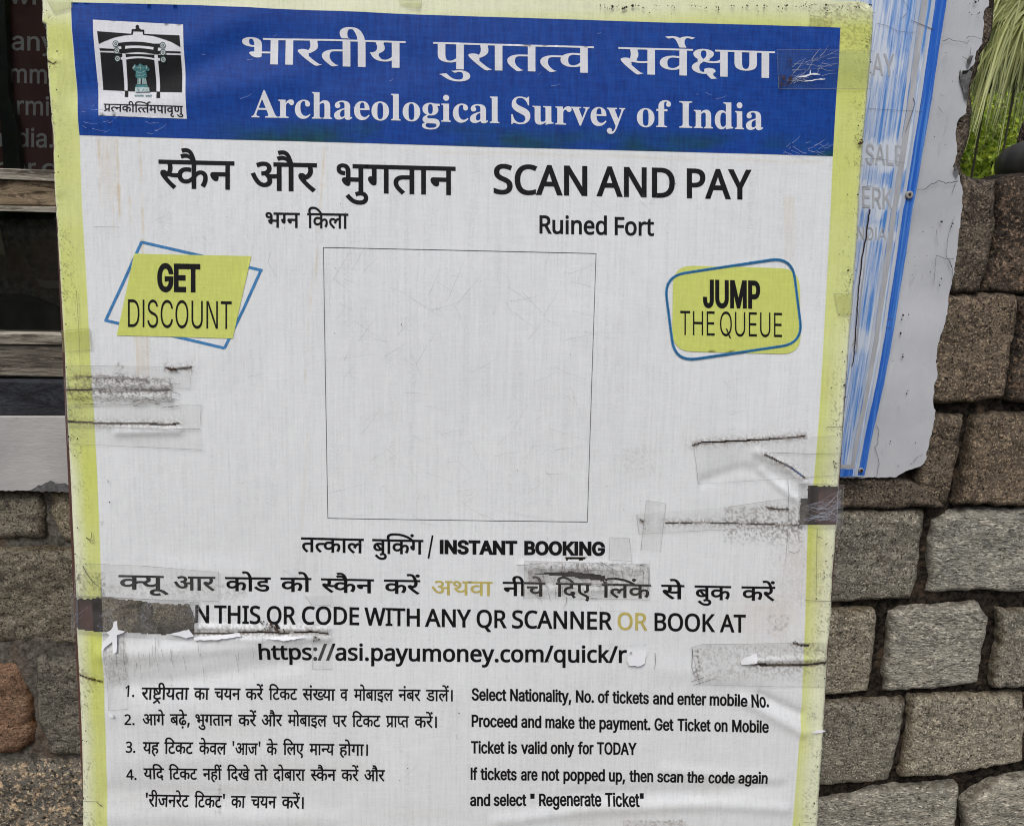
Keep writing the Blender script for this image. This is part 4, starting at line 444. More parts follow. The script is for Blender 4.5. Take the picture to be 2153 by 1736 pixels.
RUNS = [
['header_hindi',[[[[10049,0,0],[10066,703,0],[10052,962,0],[10040,1371,0],[10068,1941,0],[10051,2200,0]],509,853,136.55,145.78,59,622,25,-16],[[[10046,0,0],[10069,568,0],[10052,568,0],[10066,977,0],[10040,1236,0],[10198,1806,0],[10057,2155,0]],911,1248,147.33,156.37,59,622,25,-16],[[[10060,0,0],[10057,676,0],[10450,1232,0],[10179,1232,0],[10039,1944,0]],1299.7,1629,157.76,166.59,59,622,25,-16]]],
['header_english',[[[[20073,0,0],[21398,650,0],[20418,1078,0],[20767,1515,0],[20319,2082,0],[20613,2594,0],[21280,3042,0],[20889,3543,0],[21280,3840,0],[20715,4341,0],[20779,4828,0],[20418,5123,0],[20319,5560,0],[20889,6072,0]],529,1050,247.28,259.99,56.5,690,2,2],[[[20247,0,0],[22501,581,0],[21398,1139,0],[22558,1567,0],[20613,2023,0],[22618,2471,0]],1075,1314,260.6,266.43,56.5,690,2,2],[[[21280,0,0],[20690,501,0]],1338.5,1410,267.02,268.77,56.5,690,2,2],[[[20150,0,0],[21204,388,0],[20484,955,0],[20779,1506,0],[20319,1801,0]],1427.7,1604,269.2,273.5,56.5,690,2,2]]],
['title_hindi',[[[[10215,0,0],[10025,389,0],[10076,930,0],[10044,1151,0]],333,493,395.51,399.54,60,622,13,13],[[[10024,0,0],[10052,1023,0]],527,667,400.4,403.93,60,622,13,13],[[[10049,0,0],[10069,703,0],[10027,703,0],[10040,1266,0],[10066,1836,0],[10044,2095,0]],708,958,404.97,411.28,60,622,13,13]]],
['title_english',[[[[20245,0,0],[20091,549,0],[20001,1181,0],[20192,1820,0]],1037.7,1234.5,408.52,412.85,63,714,27,20],[[[20001,0,0],[20192,639,0],[20101,1399,0]],1253.5,1418.5,413.27,416.9,63,714,27,20],[[[20215,0,0],[20001,605,0],[20299,1244,0]],1443.5,1580,417.46,420.46,63,714,27,20]]],
['place_hindi',[[[[10049,0,0],[10185,703,0],[10044,984,0]],558.3,630.8,478.54,479.79,32,622,16,14],[[[10067,0,0],[10025,259,0],[10054,1021,0],[10066,1699,0]],646,733,480.05,481.55,32,622,16,14]]],
['place_english',[[[[20235,0,0],[21842,622,0],[20777,1240,0],[21187,1498,0],[20611,2116,0],[20475,2680,0]],1134,1275.7,491.5,494.45,38.5,714,27,22],[[[20122,0,0],[21274,519,0],[21393,1124,0],[21739,1537,0]],1292,1374.7,494.79,496.51,38.5,714,27,22]]],
['badge1_a',[[[[30141,0,0],[30095,746,0],[30411,1347,0]],330.5,421,613.51,615,60,727,62,36]]],
['badge1_b',[[[[30084,0,0],[30197,722,0],[30397,990,0],[30073,1632,0],[30321,2362,0],[30424,3127,0],[30300,3871,0],[30411,4625,0]],269.5,487.5,687.51,692.01,58.5,727,-4,-4]]],
['badge2_a',[[[[30266,0,0],[30424,571,0],[30292,1315,0],[30375,2218,0]],1476.5,1596.5,647.01,649.51,59,727,56,30]]],
['badge2_b',[[[[30411,0,0],[30161,646,0],[30095,1389,0]],1429,1501,704.5,706.02,51.5,727,-8,-6],[[[30382,0,0],[30424,765,0],[30095,1509,0],[30424,2110,0],[30095,2854,0]],1512,1642.7,706.25,709.01,51.5,727,-8,-6]]],
['booking',[[[[10040,0,0],[10198,570,0],[10025,919,0],[10066,1681,0],[10054,1940,0]],632.7,765,1159.96,1162.9,31,622,19,16],[[[10048,0,0],[10069,571,0],[10616,571,0],[10025,830,0],[10027,1592,0]],782.5,890.2,1163.29,1165.68,31,622,19,16],[[[10802,0,0]],898.7,911.5,1165.87,1166.16,31,622,19,16]]],
['booking',[[[[30197,0,0],[30300,269,0],[30397,1022,0],[30411,1664,0],[30002,2309,0],[30300,2999,0],[30411,3752,0]],924.5,1087.7,1164.71,1166.58,30,727,62,48],[[[30065,0,0],[30321,654,0],[30321,1419,0],[30271,2184,0],[30197,2855,0],[30300,3124,0],[30141,3877,0]],1102.2,1272.7,1166.75,1168.71,30,727,62,48]]],
['scan_hindi',[[[[10183,0,0],[10051,603,0],[10070,1183,0]],250,356,1237.45,1239.39,30,622,19,15],[[[10010,0,0],[10052,1023,0]],366,453.7,1239.57,1241.18,30,622,19,15],[[[10025,0,0],[10079,762,0],[10037,1021,0]],473.7,569.5,1241.54,1243.29,30,622,19,15],[[[10025,0,0],[10079,762,0]],589.5,654.5,1243.66,1244.85,30,622,19,15],[[[10215,0,0],[10025,389,0],[10076,930,0],[10044,1151,0]],674.5,786.2,1245.21,1247.26,30,622,19,15],[[[10025,0,0],[10052,762,0],[10449,1171,0]],807,883.7,1247.64,1249.04,30,622,19,15],[[[10044,0,0],[10068,555,0],[10030,814,0],[10075,1448,0]],1057,1146.5,1252.21,1253.84,30,622,19,15],[[[10067,0,0],[10042,259,0],[10019,779,0]],1168.5,1243.5,1254.24,1255.62,30,622,19,15],[[[10616,0,0],[10054,259,0],[10025,937,0]],1265.2,1368.5,1256.01,1257.9,30,622,19,15],[[[10060,0,0],[10075,676,0]],1390.2,1439,1258.3,1259.19,30,622,19,15],[[[10048,0,0],[10069,571,0],[10025,571,0]],1460.2,1537.2,1259.58,1260.99,30,622,19,15],[[[10025,0,0],[10052,762,0],[10449,1171,0]],1558.5,1630,1261.38,1262.68,30,622,19,15]]],
['scan_or_hindi',[[[[10009,0,0],[10041,764,0],[10057,1406,0],[10066,1962,0]],907,1035.7,1250.6,1252.41,30,622,10,8]]],
['scan_english',[[[[20192,0,0]],411,440,1308.5,1309.01,38,714,25,20],[[[20254,0,0],[20140,556,0],[20148,1297,0],[20245,1636,0]],450.7,547.7,1309.2,1310.92,38,714,25,20],[[[20227,0,0],[20235,781,0]],561,622,1311.16,1312.24,38,714,25,20],[[[20091,0,0],[20203,632,0],[20101,1413,0],[20112,2143,0]],634.5,755,1312.46,1314.6,38,714,25,20],[[[20282,0,0],[20148,930,0],[20254,1269,0],[20140,1825,0]],765.7,882.7,1314.79,1316.86,38,714,25,20],[[[20001,0,0],[20192,639,0],[20299,1399,0]],893,991,1317.05,1318.79,38,714,25,20],[[[20227,0,0],[20235,781,0]],1002,1065.7,1318.98,1320.11,38,714,25,20],[[[20245,0,0],[20091,549,0],[20001,1181,0],[20192,1820,0],[20192,2580,0],[20112,3340,0],[20235,3896,0]],1076.5,1287.7,1320.3,1324.05,38,714,25,20],[[[20081,0,0],[20203,650,0],[20203,1431,0],[20165,2212,0]],1376,1503.5,1325.61,1327.87,38,714,25,20],[[[20001,0,0],[20254,639,0]],1512.7,1567.7,1328.04,1329.01,38,714,25,20]]],
['scan_or_english',[[[[20203,0,0],[20235,781,0]],1298.5,1361.5,1324.01,1325.01,37,714,22,18]]],
['url',[[[[20764,0,0],[21739,618,0],[21739,979,0],[21298,1340,0],[21553,1955,0],[20450,2434,0],[21601,2702,0],[21601,3074,0],[20317,3446,0],[21553,4007,0],[20777,4486,0],[21322,4744,0],[21298,5012,0],[20317,5627,0],[22616,6188,0],[21842,6698,0],[21118,7316,0],[21274,8251,0],[21187,8856,0],[20611,9474,0],[22616,10038,0],[21322,10548,0],[20415,10816,0],[21274,11296,0],[21118,11901,0],[21601,12836,0],[21373,13208,0],[21842,13823,0],[20777,14441,0],[20415,14699,0],[20866,15179,0],[21601,15713,0],[21393,16085,0]],544.5,1318.5,1387,1393.5,35.5,714,27,22]]],
['list_hindi',[[[[10052,0,0],[10066,409,0],[10564,668,0],[10068,1252,0],[10051,1511,0],[10040,2091,0],[10066,2661,0]],297.5,397.5,1469,1469.61,24,622,20,15],[[[10025,0,0],[10066,762,0]],408,440,1469.68,1469.87,24,622,20,15],[[[10030,0,0],[10051,634,0],[10044,1214,0]],450.7,506.2,1469.94,1470.28,24,622,20,15],[[[10025,0,0],[10052,762,0],[10449,1171,0]],516.2,553.7,1470.34,1470.57,24,622,20,15],[[[10067,0,0],[10035,259,0],[10025,763,0],[10035,1525,0]],565,625.2,1470.64,1471,24,622,20,15],[[[10060,0,0],[10006,676,0],[10184,676,0],[10051,1324,0],[10066,1904,0]],635.7,705.2,1471.07,1471.49,24,622,20,15],[[[10057,0,0]],715.2,732,1471.55,1471.66,24,622,20,15],[[[10050,0,0],[10079,598,0],[10048,857,0],[10066,1428,0],[10011,1687,0],[10054,2178,0]],744,827,1471.73,1472.24,24,622,20,15],[[[10044,0,0],[10006,555,0],[10048,555,0],[10052,1126,0]],837.7,884.5,1472.3,1472.59,24,622,20,15],[[[10037,0,0],[10066,577,0],[10054,836,0],[10449,1514,0],[10104,1514,0]],895.7,952,1472.66,1473,24,622,20,15]]],
['list_hindi',[[[[10010,0,0],[10027,1023,0],[10075,1586,0]],300.7,347.5,1522.51,1522.96,24,622,20,15],[[[10048,0,0],[10097,571,0],[10075,1046,0],[10799,1134,0]],358.2,399.2,1523.07,1523.46,24,622,20,15],[[[10049,0,0],[10069,703,0],[10027,703,0],[10040,1266,0],[10066,1836,0],[10044,2095,0]],411.2,489.2,1523.58,1524.34,24,622,20,15],[[[10025,0,0],[10052,762,0],[10449,1171,0]],501.2,539.5,1524.45,1524.83,24,622,20,15],[[[10024,0,0],[10052,1023,0]],550.2,593.7,1524.93,1525.35,24,622,20,15],[[[10050,0,0],[10079,598,0],[10048,857,0],[10066,1428,0],[10011,1687,0],[10054,2178,0]],605,687.7,1525.46,1526.26,24,622,20,15],[[[10046,0,0],[10052,568,0]],699,729.5,1526.37,1526.67,24,622,20,15],[[[10067,0,0],[10035,259,0],[10025,763,0],[10035,1525,0]],740.2,800.2,1526.77,1527.36,24,622,20,15],[[[10274,0,0],[10066,568,0],[10203,827,0],[10040,1135,0]],811.5,860.2,1527.47,1527.94,24,622,20,15],[[[10025,0,0],[10052,762,0],[10449,1171,0],[10104,1171,0]],871.2,918.7,1528.05,1528.51,24,622,20,15]]],
['list_hindi',[[[[10051,0,0],[10061,580,0]],301.2,335.7,1582,1582.37,24,622,20,15],[[[10067,0,0],[10035,259,0],[10025,763,0],[10035,1525,0]],346.2,406.7,1582.48,1583.12,24,622,20,15],[[[10025,0,0],[10075,541,0],[10057,762,0],[10054,1318,0]],418.7,477,1583.24,1583.86,24,622,20,15],[[[10794,0,0],[10010,326,0],[10032,1349,0],[10794,2091,0]],489.2,548.2,1583.99,1584.61,24,622,20,15],[[[10025,0,0],[10075,541,0]],560.7,583.7,1584.75,1584.99,24,622,20,15],[[[10067,0,0],[10054,259,0],[10019,937,0]],595.2,639.5,1585.11,1585.58,24,622,20,15],[[[10050,0,0],[10066,598,0],[10202,857,0],[10051,1215,0]],650.7,703.2,1585.7,1586.25,24,622,20,15],[[[10061,0,0],[10079,531,0],[10027,790,0],[10066,1353,0],[10104,1612,0]],713.2,774,1586.36,1587,24,622,20,15]]],
['list_hindi',[[[[10051,0,0],[10067,580,0],[10042,839,0]],302.5,345.7,1636.5,1636.84,24,622,20,15],[[[10067,0,0],[10035,259,0],[10025,763,0],[10035,1525,0]],355.5,415.7,1636.92,1637.4,24,622,20,15],[[[10044,0,0],[10061,555,0],[10440,1086,0]],427,467,1637.49,1637.8,24,622,20,15],[[[10067,0,0],[10042,259,0],[10026,779,0],[10075,1597,0]],478,526,1637.89,1638.27,24,622,20,15],[[[10040,0,0],[10079,570,0]],535,564,1638.34,1638.57,24,622,20,15],[[[10042,0,0],[10079,520,0],[10048,779,0],[10066,1350,0],[10052,1609,0],[10066,2018,0]],575,642,1638.65,1639.18,24,622,20,15],[[[10215,0,0],[10025,389,0],[10076,930,0],[10044,1151,0]],653,707,1639.27,1639.7,24,622,20,15],[[[10025,0,0],[10052,762,0],[10449,1171,0]],717.5,754.5,1639.78,1640.07,24,622,20,15],[[[10024,0,0],[10052,1023,0]],765.7,809.5,1640.16,1640.5,24,622,20,15]]],
['list_hindi',[[[[10794,0,0],[10052,326,0],[10068,735,0],[10032,994,0],[10044,1736,0],[10052,2291,0],[10075,2700,0],[10035,2700,0]],306,398,1693.5,1694.74,24,622,20,15],[[[10067,0,0],[10035,259,0],[10025,763,0],[10035,1525,0],[10794,2029,0]],409,473,1694.89,1695.76,24,622,20,15],[[[10025,0,0],[10066,762,0]],485.7,516.2,1695.93,1696.34,24,622,20,15],[[[10030,0,0],[10051,634,0],[10044,1214,0]],527.5,581.5,1696.49,1697.22,24,622,20,15],[[[10025,0,0],[10052,762,0],[10449,1171,0],[10104,1171,0]],592,639,1697.36,1698,24,622,20,15]]],
['list_number',[[[[21287,0,0],[21322,572,0]],262.5,282.5,1463.5,1463.9,23,714,22,18]]],
['list_number',[[[[21833,0,0],[21322,572,0]],262.5,284,1522,1522.4,23,714,22,18]]],
['list_number',[[[[21773,0,0],[21322,572,0]],265,285.5,1580,1580.4,23,714,22,18]]],
['list_number',[[[[20704,0,0],[21322,572,0]],266.2,287.5,1637.5,1637.9,23,714,22,18]]],
['list_english',[[[[30397,0,0],[30614,642,0],[30736,1225,0],[30614,1467,0],[30586,2050,0],[30889,2621,0]],991.5,1065,1471.01,1472.74,26,727,44,26],[[[30300,0,0],[30507,753,0],[30889,1315,0],[30689,1642,0],[30790,1884,0],[30773,2484,0],[30507,3075,0],[30736,3636,0],[30689,3878,0],[30889,4121,0],[30998,4448,0],[31375,5010,0]],1072.5,1201.5,1472.91,1475.94,26,727,44,26],[[[30300,0,0],[30790,753,0],[31376,1353,0]],1210.7,1249,1476.16,1477.06,26,727,44,26],[[[30790,0,0],[30647,600,0]],1257,1281.5,1477.25,1477.82,26,727,44,26],[[[30889,0,0],[30689,327,0],[30586,569,0],[30727,1141,0],[30614,1689,0],[30889,2272,0],[30871,2600,0]],1287.7,1364.5,1477.97,1479.77,26,727,44,26],[[[30507,0,0],[30773,562,0],[30597,1152,0]],1372.7,1416,1479.96,1480.98,26,727,44,26],[[[30614,0,0],[30773,583,0],[30889,1174,0],[30614,1501,0],[30852,2084,0]],1424,1485.2,1481.17,1482.61,26,727,44,26],[[[30766,0,0],[30790,876,0],[30578,1476,0],[30689,2088,0],[30736,2330,0],[30614,2572,0]],1492.2,1570.7,1482.77,1484.61,26,727,44,26],[[[30300,0,0],[30790,753,0],[31376,1353,0]],1579,1617,1484.81,1485.7,26,727,44,26]]],
['list_english',[[[[30375,0,0],[30852,639,0],[30790,1015,0],[30586,1615,0],[30614,2186,0],[30614,2769,0],[30597,3352,0]],991.5,1087.7,1526.51,1528.62,26,727,44,26],[[[30507,0,0],[30773,562,0],[30597,1152,0]],1095.7,1138.2,1528.79,1529.72,26,727,44,26],[[[30766,0,0],[30507,876,0],[30727,1438,0],[30614,1986,0]],1146.5,1208.2,1529.9,1531.25,26,727,44,26],[[[30889,0,0],[30670,327,0],[30614,918,0]],1216.5,1252,1531.44,1532.21,26,727,44,26],[[[30843,0,0],[30507,612,0],[30998,1174,0],[30766,1736,0],[30614,2612,0],[30773,3195,0],[30889,3786,0],[31376,4113,0]],1260.2,1367.7,1532.39,1534.74,26,727,44,26],[[[30141,0,0],[30614,746,0],[30889,1329,0]],1376,1416.5,1534.93,1535.81,26,727,44,26],[[[30411,0,0],[30689,646,0],[30586,888,0],[30727,1459,0],[30614,2008,0],[30889,2591,0]],1424.5,1494.7,1535.99,1537.52,26,727,44,26],[[[30790,0,0],[30773,600,0]],1502,1530.2,1537.68,1538.3,26,727,44,26],[[[30292,0,0],[30790,903,0],[30578,1503,0],[30689,2115,0],[30736,2357,0],[30614,2600,0]],1539.5,1616.7,1538.5,1540.19,26,727,44,26]]],
['list_english',[[[[30411,0,0],[30689,646,0],[30586,888,0],[30727,1459,0],[30614,2008,0],[30889,2591,0]],990.2,1060.7,1582,1582.91,26,727,44,26],[[[30689,0,0],[30871,242,0]],1068.2,1087,1583.01,1583.25,26,727,44,26],[[[30980,0,0],[30507,562,0],[30736,1124,0],[30689,1366,0],[30597,1608,0]],1095.2,1149.7,1583.36,1584.07,26,727,44,26],[[[30790,0,0],[30773,600,0],[30736,1190,0],[30998,1433,0]],1157.7,1207.7,1584.17,1584.82,26,727,44,26],[[[30647,0,0],[30790,370,0],[30852,970,0]],1215.2,1248.2,1584.91,1585.34,26,727,44,26],[[[30411,0,0],[30321,646,0],[30084,1410,0],[30002,2132,0],[30472,2822,0]],1255.2,1339,1585.43,1586.51,26,727,44,26]]],
['list_english',[[[[30197,0,0],[30647,269,0]],989.5,1004,1637.51,1637.75,26,727,44,26],[[[30889,0,0],[30689,327,0],[30586,569,0],[30727,1141,0],[30614,1689,0],[30889,2272,0],[30871,2600,0]],1010.2,1086.5,1637.86,1639.14,26,727,44,26],[[[30507,0,0],[30852,562,0],[30614,938,0]],1095.2,1130.2,1639.28,1639.87,26,727,44,26],[[[30773,0,0],[30790,591,0],[30889,1190,0]],1139,1176.5,1640.02,1640.65,26,727,44,26],[[[30843,0,0],[30790,612,0],[30843,1212,0],[30843,1824,0],[30614,2437,0],[30597,3020,0]],1184.5,1272,1640.78,1642.25,26,727,44,26],[[[30915,0,0],[30843,591,0],[31375,1204,0]],1280.2,1314.7,1642.39,1642.97,26,727,44,26],[[[30889,0,0],[30670,327,0],[30614,918,0],[30773,1501,0]],1323.2,1373.5,1643.11,1643.96,26,727,44,26],[[[30871,0,0],[30586,528,0],[30507,1099,0],[30773,1661,0]],1381.5,1436.5,1644.09,1645.02,26,727,44,26],[[[30889,0,0],[30670,327,0],[30614,918,0]],1444.5,1480.2,1645.15,1645.75,26,727,44,26],[[[30586,0,0],[30790,571,0],[30597,1171,0],[30614,1783,0]],1489,1544.5,1645.9,1646.83,26,727,44,26],[[[30507,0,0],[30658,562,0],[30507,1175,0],[30689,1736,0],[30773,1979,0]],1552.2,1614,1646.96,1648,26,727,44,26]]],
['list_english',[[[[30507,0,0],[30773,562,0],[30597,1152,0]],988.2,1030.7,1692.5,1692.67,26,727,44,26],[[[30871,0,0],[30614,528,0],[30736,1111,0],[30614,1353,0],[30586,1936,0],[30889,2507,0]],1037.7,1107,1692.7,1692.99,26,727,44,26],[[[31485,0,0]],1114.7,1124,1693.02,1693.06,26,727,44,26],[[[30384,0,0],[30614,644,0],[30658,1227,0],[30614,1840,0],[30773,2423,0],[30614,3014,0],[30852,3597,0],[30507,3973,0],[30889,4535,0],[30614,4862,0]],1133.2,1264.7,1693.1,1693.63,26,727,44,26],[[[30411,0,0],[30689,646,0],[30586,888,0],[30727,1459,0],[30614,2008,0],[30889,2591,0],[31485,2918,0]],1272.7,1354,1693.67,1694,26,727,44,26]]],
['caption',[[[[10274,0,0],[10198,568,0],[10044,917,0],[10025,1472,0],[10068,2234,0],[10628,2493,0],[10198,2752,0],[10040,3101,0],[10050,3671,0],[10046,4269,0],[10066,4837,0],[10057,5096,0],[10071,5652,0],[10039,5652,0],[10069,6375,0]],219.5,386,235.42,240.56,16.5,622,16,10]]],
['motto',[[[[10060,0,0],[10198,676,0],[10051,1025,0],[10050,1605,0],[10075,2203,0],[10057,2203,0]],283,303,204.47,205.04,4.6,622,12,10],[[[10032,0,0],[10051,742,0],[10040,1322,0],[10075,1892,0]],306,320,205.13,205.53,4.6,622,12,10]]],
['glass',[[[[30790,0,0],[30984,600,0],[30773,1418,0]],-14,96,8.02,11.32,31,560,16,14]]],
['glass',[[[[30507,0,0],[30773,562,0],[30998,1152,0]],25,118,106,108.79,31,560,16,14]]],
['glass',[[[[30766,0,0],[30766,876,0]],21,99,174.53,176.87,31,560,16,14]]],
['glass',[[[[30614,0,0]],0,30,241,241.9,31,560,16,14],[[[30852,0,0],[30766,376,0],[30689,1252,0]],36,104,242.08,244.12,31,560,16,14]]],
['glass',[[[[30773,0,0]],-30,6,307.1,308.18,31,560,16,14],[[[30597,0,0],[30689,612,0],[30507,854,0],[31376,1416,0]],36,112,309.08,311.36,31,560,16,14]]],
['glass',[[[[30852,0,0]],-10,14,370.7,371.42,31,560,16,14],[[[30790,0,0],[30852,600,0]],28,76,371.84,373.28,31,560,16,14],[[[30597,0,0]],88,122,373.64,374.66,31,560,16,14]]],
['ghost',[[[[30002,0,0],[30472,690,0]],1834,1880,157.43,160.71,46,727,10,6]]],
['ghost',[[[[30397,0,0],[30002,642,0],[30281,1332,0],[30095,1897,0]],1820,1897,345,349.22,43,727,14,6]]],
['ghost',[[[[30095,0,0],[30384,601,0],[30271,1245,0]],1813,1876,436.07,440.27,44,727,14,6]]],
['ghost',[[[[30197,0,0],[30300,269,0],[30084,1022,0],[30197,1744,0],[30002,2012,0]],1794,1863,502.53,506.16,27,727,0,0]]],
['ghost',[[[[30002,0,0]],1790,1805,728,728.75,18,727,0,0]]],
]

root = empty('notice_board', tuple(ORG), 'tall white notice board with yellow border and blue heading, leaning on the stone wall', 'notice board')
root.rotation_euler = (-LEAN, 0, 0)

LEFT = [(-60, 78), (0, 82), (20, 86), (60, 86), (64, 94), (125, 96), (212, 102), (312, 110), (434, 114), (574, 122.5), (659, 127.5), (734, 132.5), (868, 138), (993, 144), (1105, 150), (1205, 156), (1257, 158), (1321, 159), (1427, 164), (1597, 170), (1736, 172.5), (1900, 179)]
RIGHT = [(-60, 1843), (2, 1841), (100, 1834.7), (162, 1829.7), (250, 1822), (312, 1817), (400, 1809.7), (434, 1808.5), (534, 1802), (634, 1793.5), (721, 1787), (809, 1779.7), (868, 1776), (918, 1773.5), (993, 1767), (1093, 1763.5), (1130, 1759.7), (1218, 1752), (1302, 1749.7), (1377, 1742), (1452, 1738.5), (1552, 1733.5), (1677, 1724.7), (1736, 1722), (1900, 1712)]
YL = [(-60, 146), (5.5, 149.3), (60, 151.5), (284.5, 167.8), (434, 173), (768, 191), (868, 198), (1150, 211), (1253, 215), (1327, 215.5), (1452, 219.5), (1597, 224), (1736, 227.5), (1900, 231)]
YR = [(-60, 1775), (59, 1766.5), (328.5, 1751.5), (434, 1746.5), (868, 1722), (1008, 1711), (1108, 1697.8), (1302, 1693), (1532, 1683), (1736, 1667), (1900, 1659)]
HTOP = [(60, 3), (149.3, 5.5), (400, 11), (640, 22.5), (880, 32), (1077, 38), (1400, 48.5), (1614, 54), (1766.5, 59), (1900, 63)]

RIDGE = [  # photo polyline, width px, height mm
    ([(150, 60), (330, 120), (520, 40)], 34, 1.6), ([(165, 190), (330, 175), (480, 105), (640, 70)], 30, -1.8), ([(180, 250), (420, 200), (620, 165)], 28, 1.5),
    ([(640, 60), (760, 20)], 30, 1.2), ([(700, 160), (880, 130)], 36, -1.0),
    ([(215, 1375), (330, 1372), (480, 1358), (620, 1350)], 20, 2.6), ([(250, 1440), (420, 1425), (620, 1392)], 24, -2.2), ([(220, 1500), (400, 1490), (560, 1520)], 30, 1.0),
    ([(1380, 1405), (1600, 1430), (1700, 1480)], 26, 1.2), ([(1560, 1470), (1690, 1540)], 14, 2.4), ([(1600, 1462), (1680, 1500)], 12, -2.0),
    ([(1050, 1725), (1250, 1700), (1500, 1690), (1650, 1700)], 16, 2.0), ([(1200, 1670), (1500, 1665), (1640, 1650)], 20, -1.6), ([(1400, 1620), (1640, 1640)], 16, 1.5),
    ([(250, 1600), (560, 1590)], 30, 1.2), ([(240, 1660), (620, 1680)], 22, -1.4), ([(240, 1715), (700, 1720)], 22, 1.4),
    ([(1600, 990), (1660, 1040), (1690, 1060)], 9, 2.2), ([(1590, 950), (1640, 972), (1690, 1012)], 10, 2.4), ([(1480, 1010), (1560, 985), (1650, 1005)], 14, -1.6),
    ([(250, 908), (376, 905)], 10, 2.4), ([(160, 830), (360, 836)], 9, 1.8), ([(150, 812), (350, 812)], 7, 1.2),
    ([(640, 1236), (700, 1290)], 30, -1.2), ([(350, 1195), (520, 1200)], 26, 1.0), ([(1100, 1190), (1340, 1195)], 12, 1.6), ([(1110, 1238), (1300, 1240)], 10, 1.2),
    ([(1700, 80), (1760, 130), (1810, 140)], 26, 1.0), ([(1660, 130), (1750, 150)], 20, .6),
    ([(420, 1318), (690, 1322)], 7, 2.2), ([(430, 1340), (690, 1342)], 9, 1.8), ([(1580, 1388), (1735, 1384)], 7, 1.8), ([(120, 130), (128, 400)], 12, 1.5),
    ([(900, 620), (900, 1000)], 90, .8), ([(1400, 700), (1380, 1000)], 70, -.8)]
RUV = []
for pl, wd, hh in RIDGE:
    a, b = uv([p[0] for p in pl], [p[1] for p in pl]); RUV.append((list(zip(a, b)), wd * .00056, hh * .001))
def relief(u, z):
    """how far the skin stands toward the viewer, metres, all stacked sheets share it"""
    r = .0022 * (fbm(u, z, .30, 3, 2) - .5) * 2 + .0007 * (fbm(u, z * .6, .06, 9, 2) - .5) * 2
    for pl, w, hh in RUV:
        xs = [p[0] for p in pl]; zs = [p[1] for p in pl]
        m = (u > min(xs) - 3 * w) & (u < max(xs) + 3 * w) & (z > min(zs) - 3 * w) & (z < max(zs) + 3 * w)
        if m.any():
            d = segdist(u[m], z[m], pl); r[m] += hh * np.exp(-(d / w) ** 2)
    return r
def place(P2, off):
    """2-D photo points (n,2) -> local 3-D on the banner, lifted by off"""
    u, z = uv(P2[:, 0], P2[:, 1]); h = relief(u, z)
    return np.stack([u, -h - off, z], 1)
def sheet(name, loops, off, mat, parent, step=14, label=None, stainf=None):
    P, T = tri2d(loops, step)
    V = place(P, off)
    at = None
    if stainf is not None: at = {'stain': ('FLOAT_COLOR', stainf(P))}
    o = link(name, V, [tuple(map(int, t)) for t in T], mat, parent, smooth=True, attrs=at)
    if label: o['label'] = label
    return o
def ribbon_pts(pl, w0, w1=None, closed=False):
    w1 = w0 if w1 is None else w1
    P = np.array(pl, float); n = len(P); L = []; R = []
    for i in range(n):
        a = P[(i - 1) % n] if (closed or i > 0) else P[i]; b = P[(i + 1) % n] if (closed or i < n - 1) else P[i]
        d = b - a; d /= (np.hypot(*d) + 1e-9); nn = np.array([-d[1], d[0]]); w = (w0 + (w1 - w0) * i / max(1, n - 1)) / 2
        L.append(P[i] + nn * w); R.append(P[i] - nn * w)
    return L, R
def dense(pl, st):
    Q = []
    for (x0, y0), (x1, y1) in zip(pl[:-1], pl[1:]):
        k = max(1, int(math.hypot(x1 - x0, y1 - y0) / st))
        Q += [(x0 + (x1 - x0) * j / k, y0 + (y1 - y0) * j / k) for j in range(k)]
    return Q + [tuple(pl[-1])]
def ribbons(name, lines, off, mat, parent, kind=None, mapf=None):
    """many polylines (pl, w0, w1) as one mesh"""
    V = []; Fc = []
    for pl, w0, w1 in lines:
        pl = dense(pl, 6); L, R = ribbon_pts(pl, w0, w1); b = len(V)
        for a, c in zip(L, R): V += [a, c]
        Fc += [(b + 2 * i, b + 2 * i + 1, b + 2 * i + 3, b + 2 * i + 2) for i in range(len(pl) - 1)]
    V = (mapf or place)(np.array(V), off)
    o = link(name, V, Fc, mat, parent)
    if kind: o['kind'] = kind
    return o
def jag(pl, amp, st=5, seed=1):
    r = random.Random(seed); Q = dense(pl, st)
    return [Q[0]] + [(x + r.uniform(-amp, amp), y + r.uniform(-amp, amp)) for x, y in Q[1:-1]] + [Q[-1]]

# ---- holes and tears
HOLES = [
 jag([(153, 1257), (192, 1258), (217, 1253), (250, 1257), (312, 1264), (355, 1269), (397, 1270), (405, 1285), (411, 1300), (409, 1335), (342, 1333), (287, 1330), (250, 1328), (215, 1328), (190, 1326), (175, 1321.5), (153, 1320)], 1.4, 6, 3),
 jag([(1699.7, 1021), (1775, 1023), (1770, 1103), (1680, 1103), (1680.5, 1070), (1681, 1048), (1698, 1047), (1697, 1028)], 1.2, 6, 4),
 jag([(1120, 1206), (1130, 1204), (1151, 1202.5), (1206.5, 1201.7), (1251.5, 1205.5), (1274, 1212.5), (1271.5, 1221.7), (1231.5, 1218), (1196.5, 1211.7), (1151.5, 1208.5)], 1.0, 6, 5),
 [(1187, 1170.5), (1234, 1172), (1230, 1175), (1222, 1179), (1212, 1175), (1196, 1175.5), (1191, 1180)]]
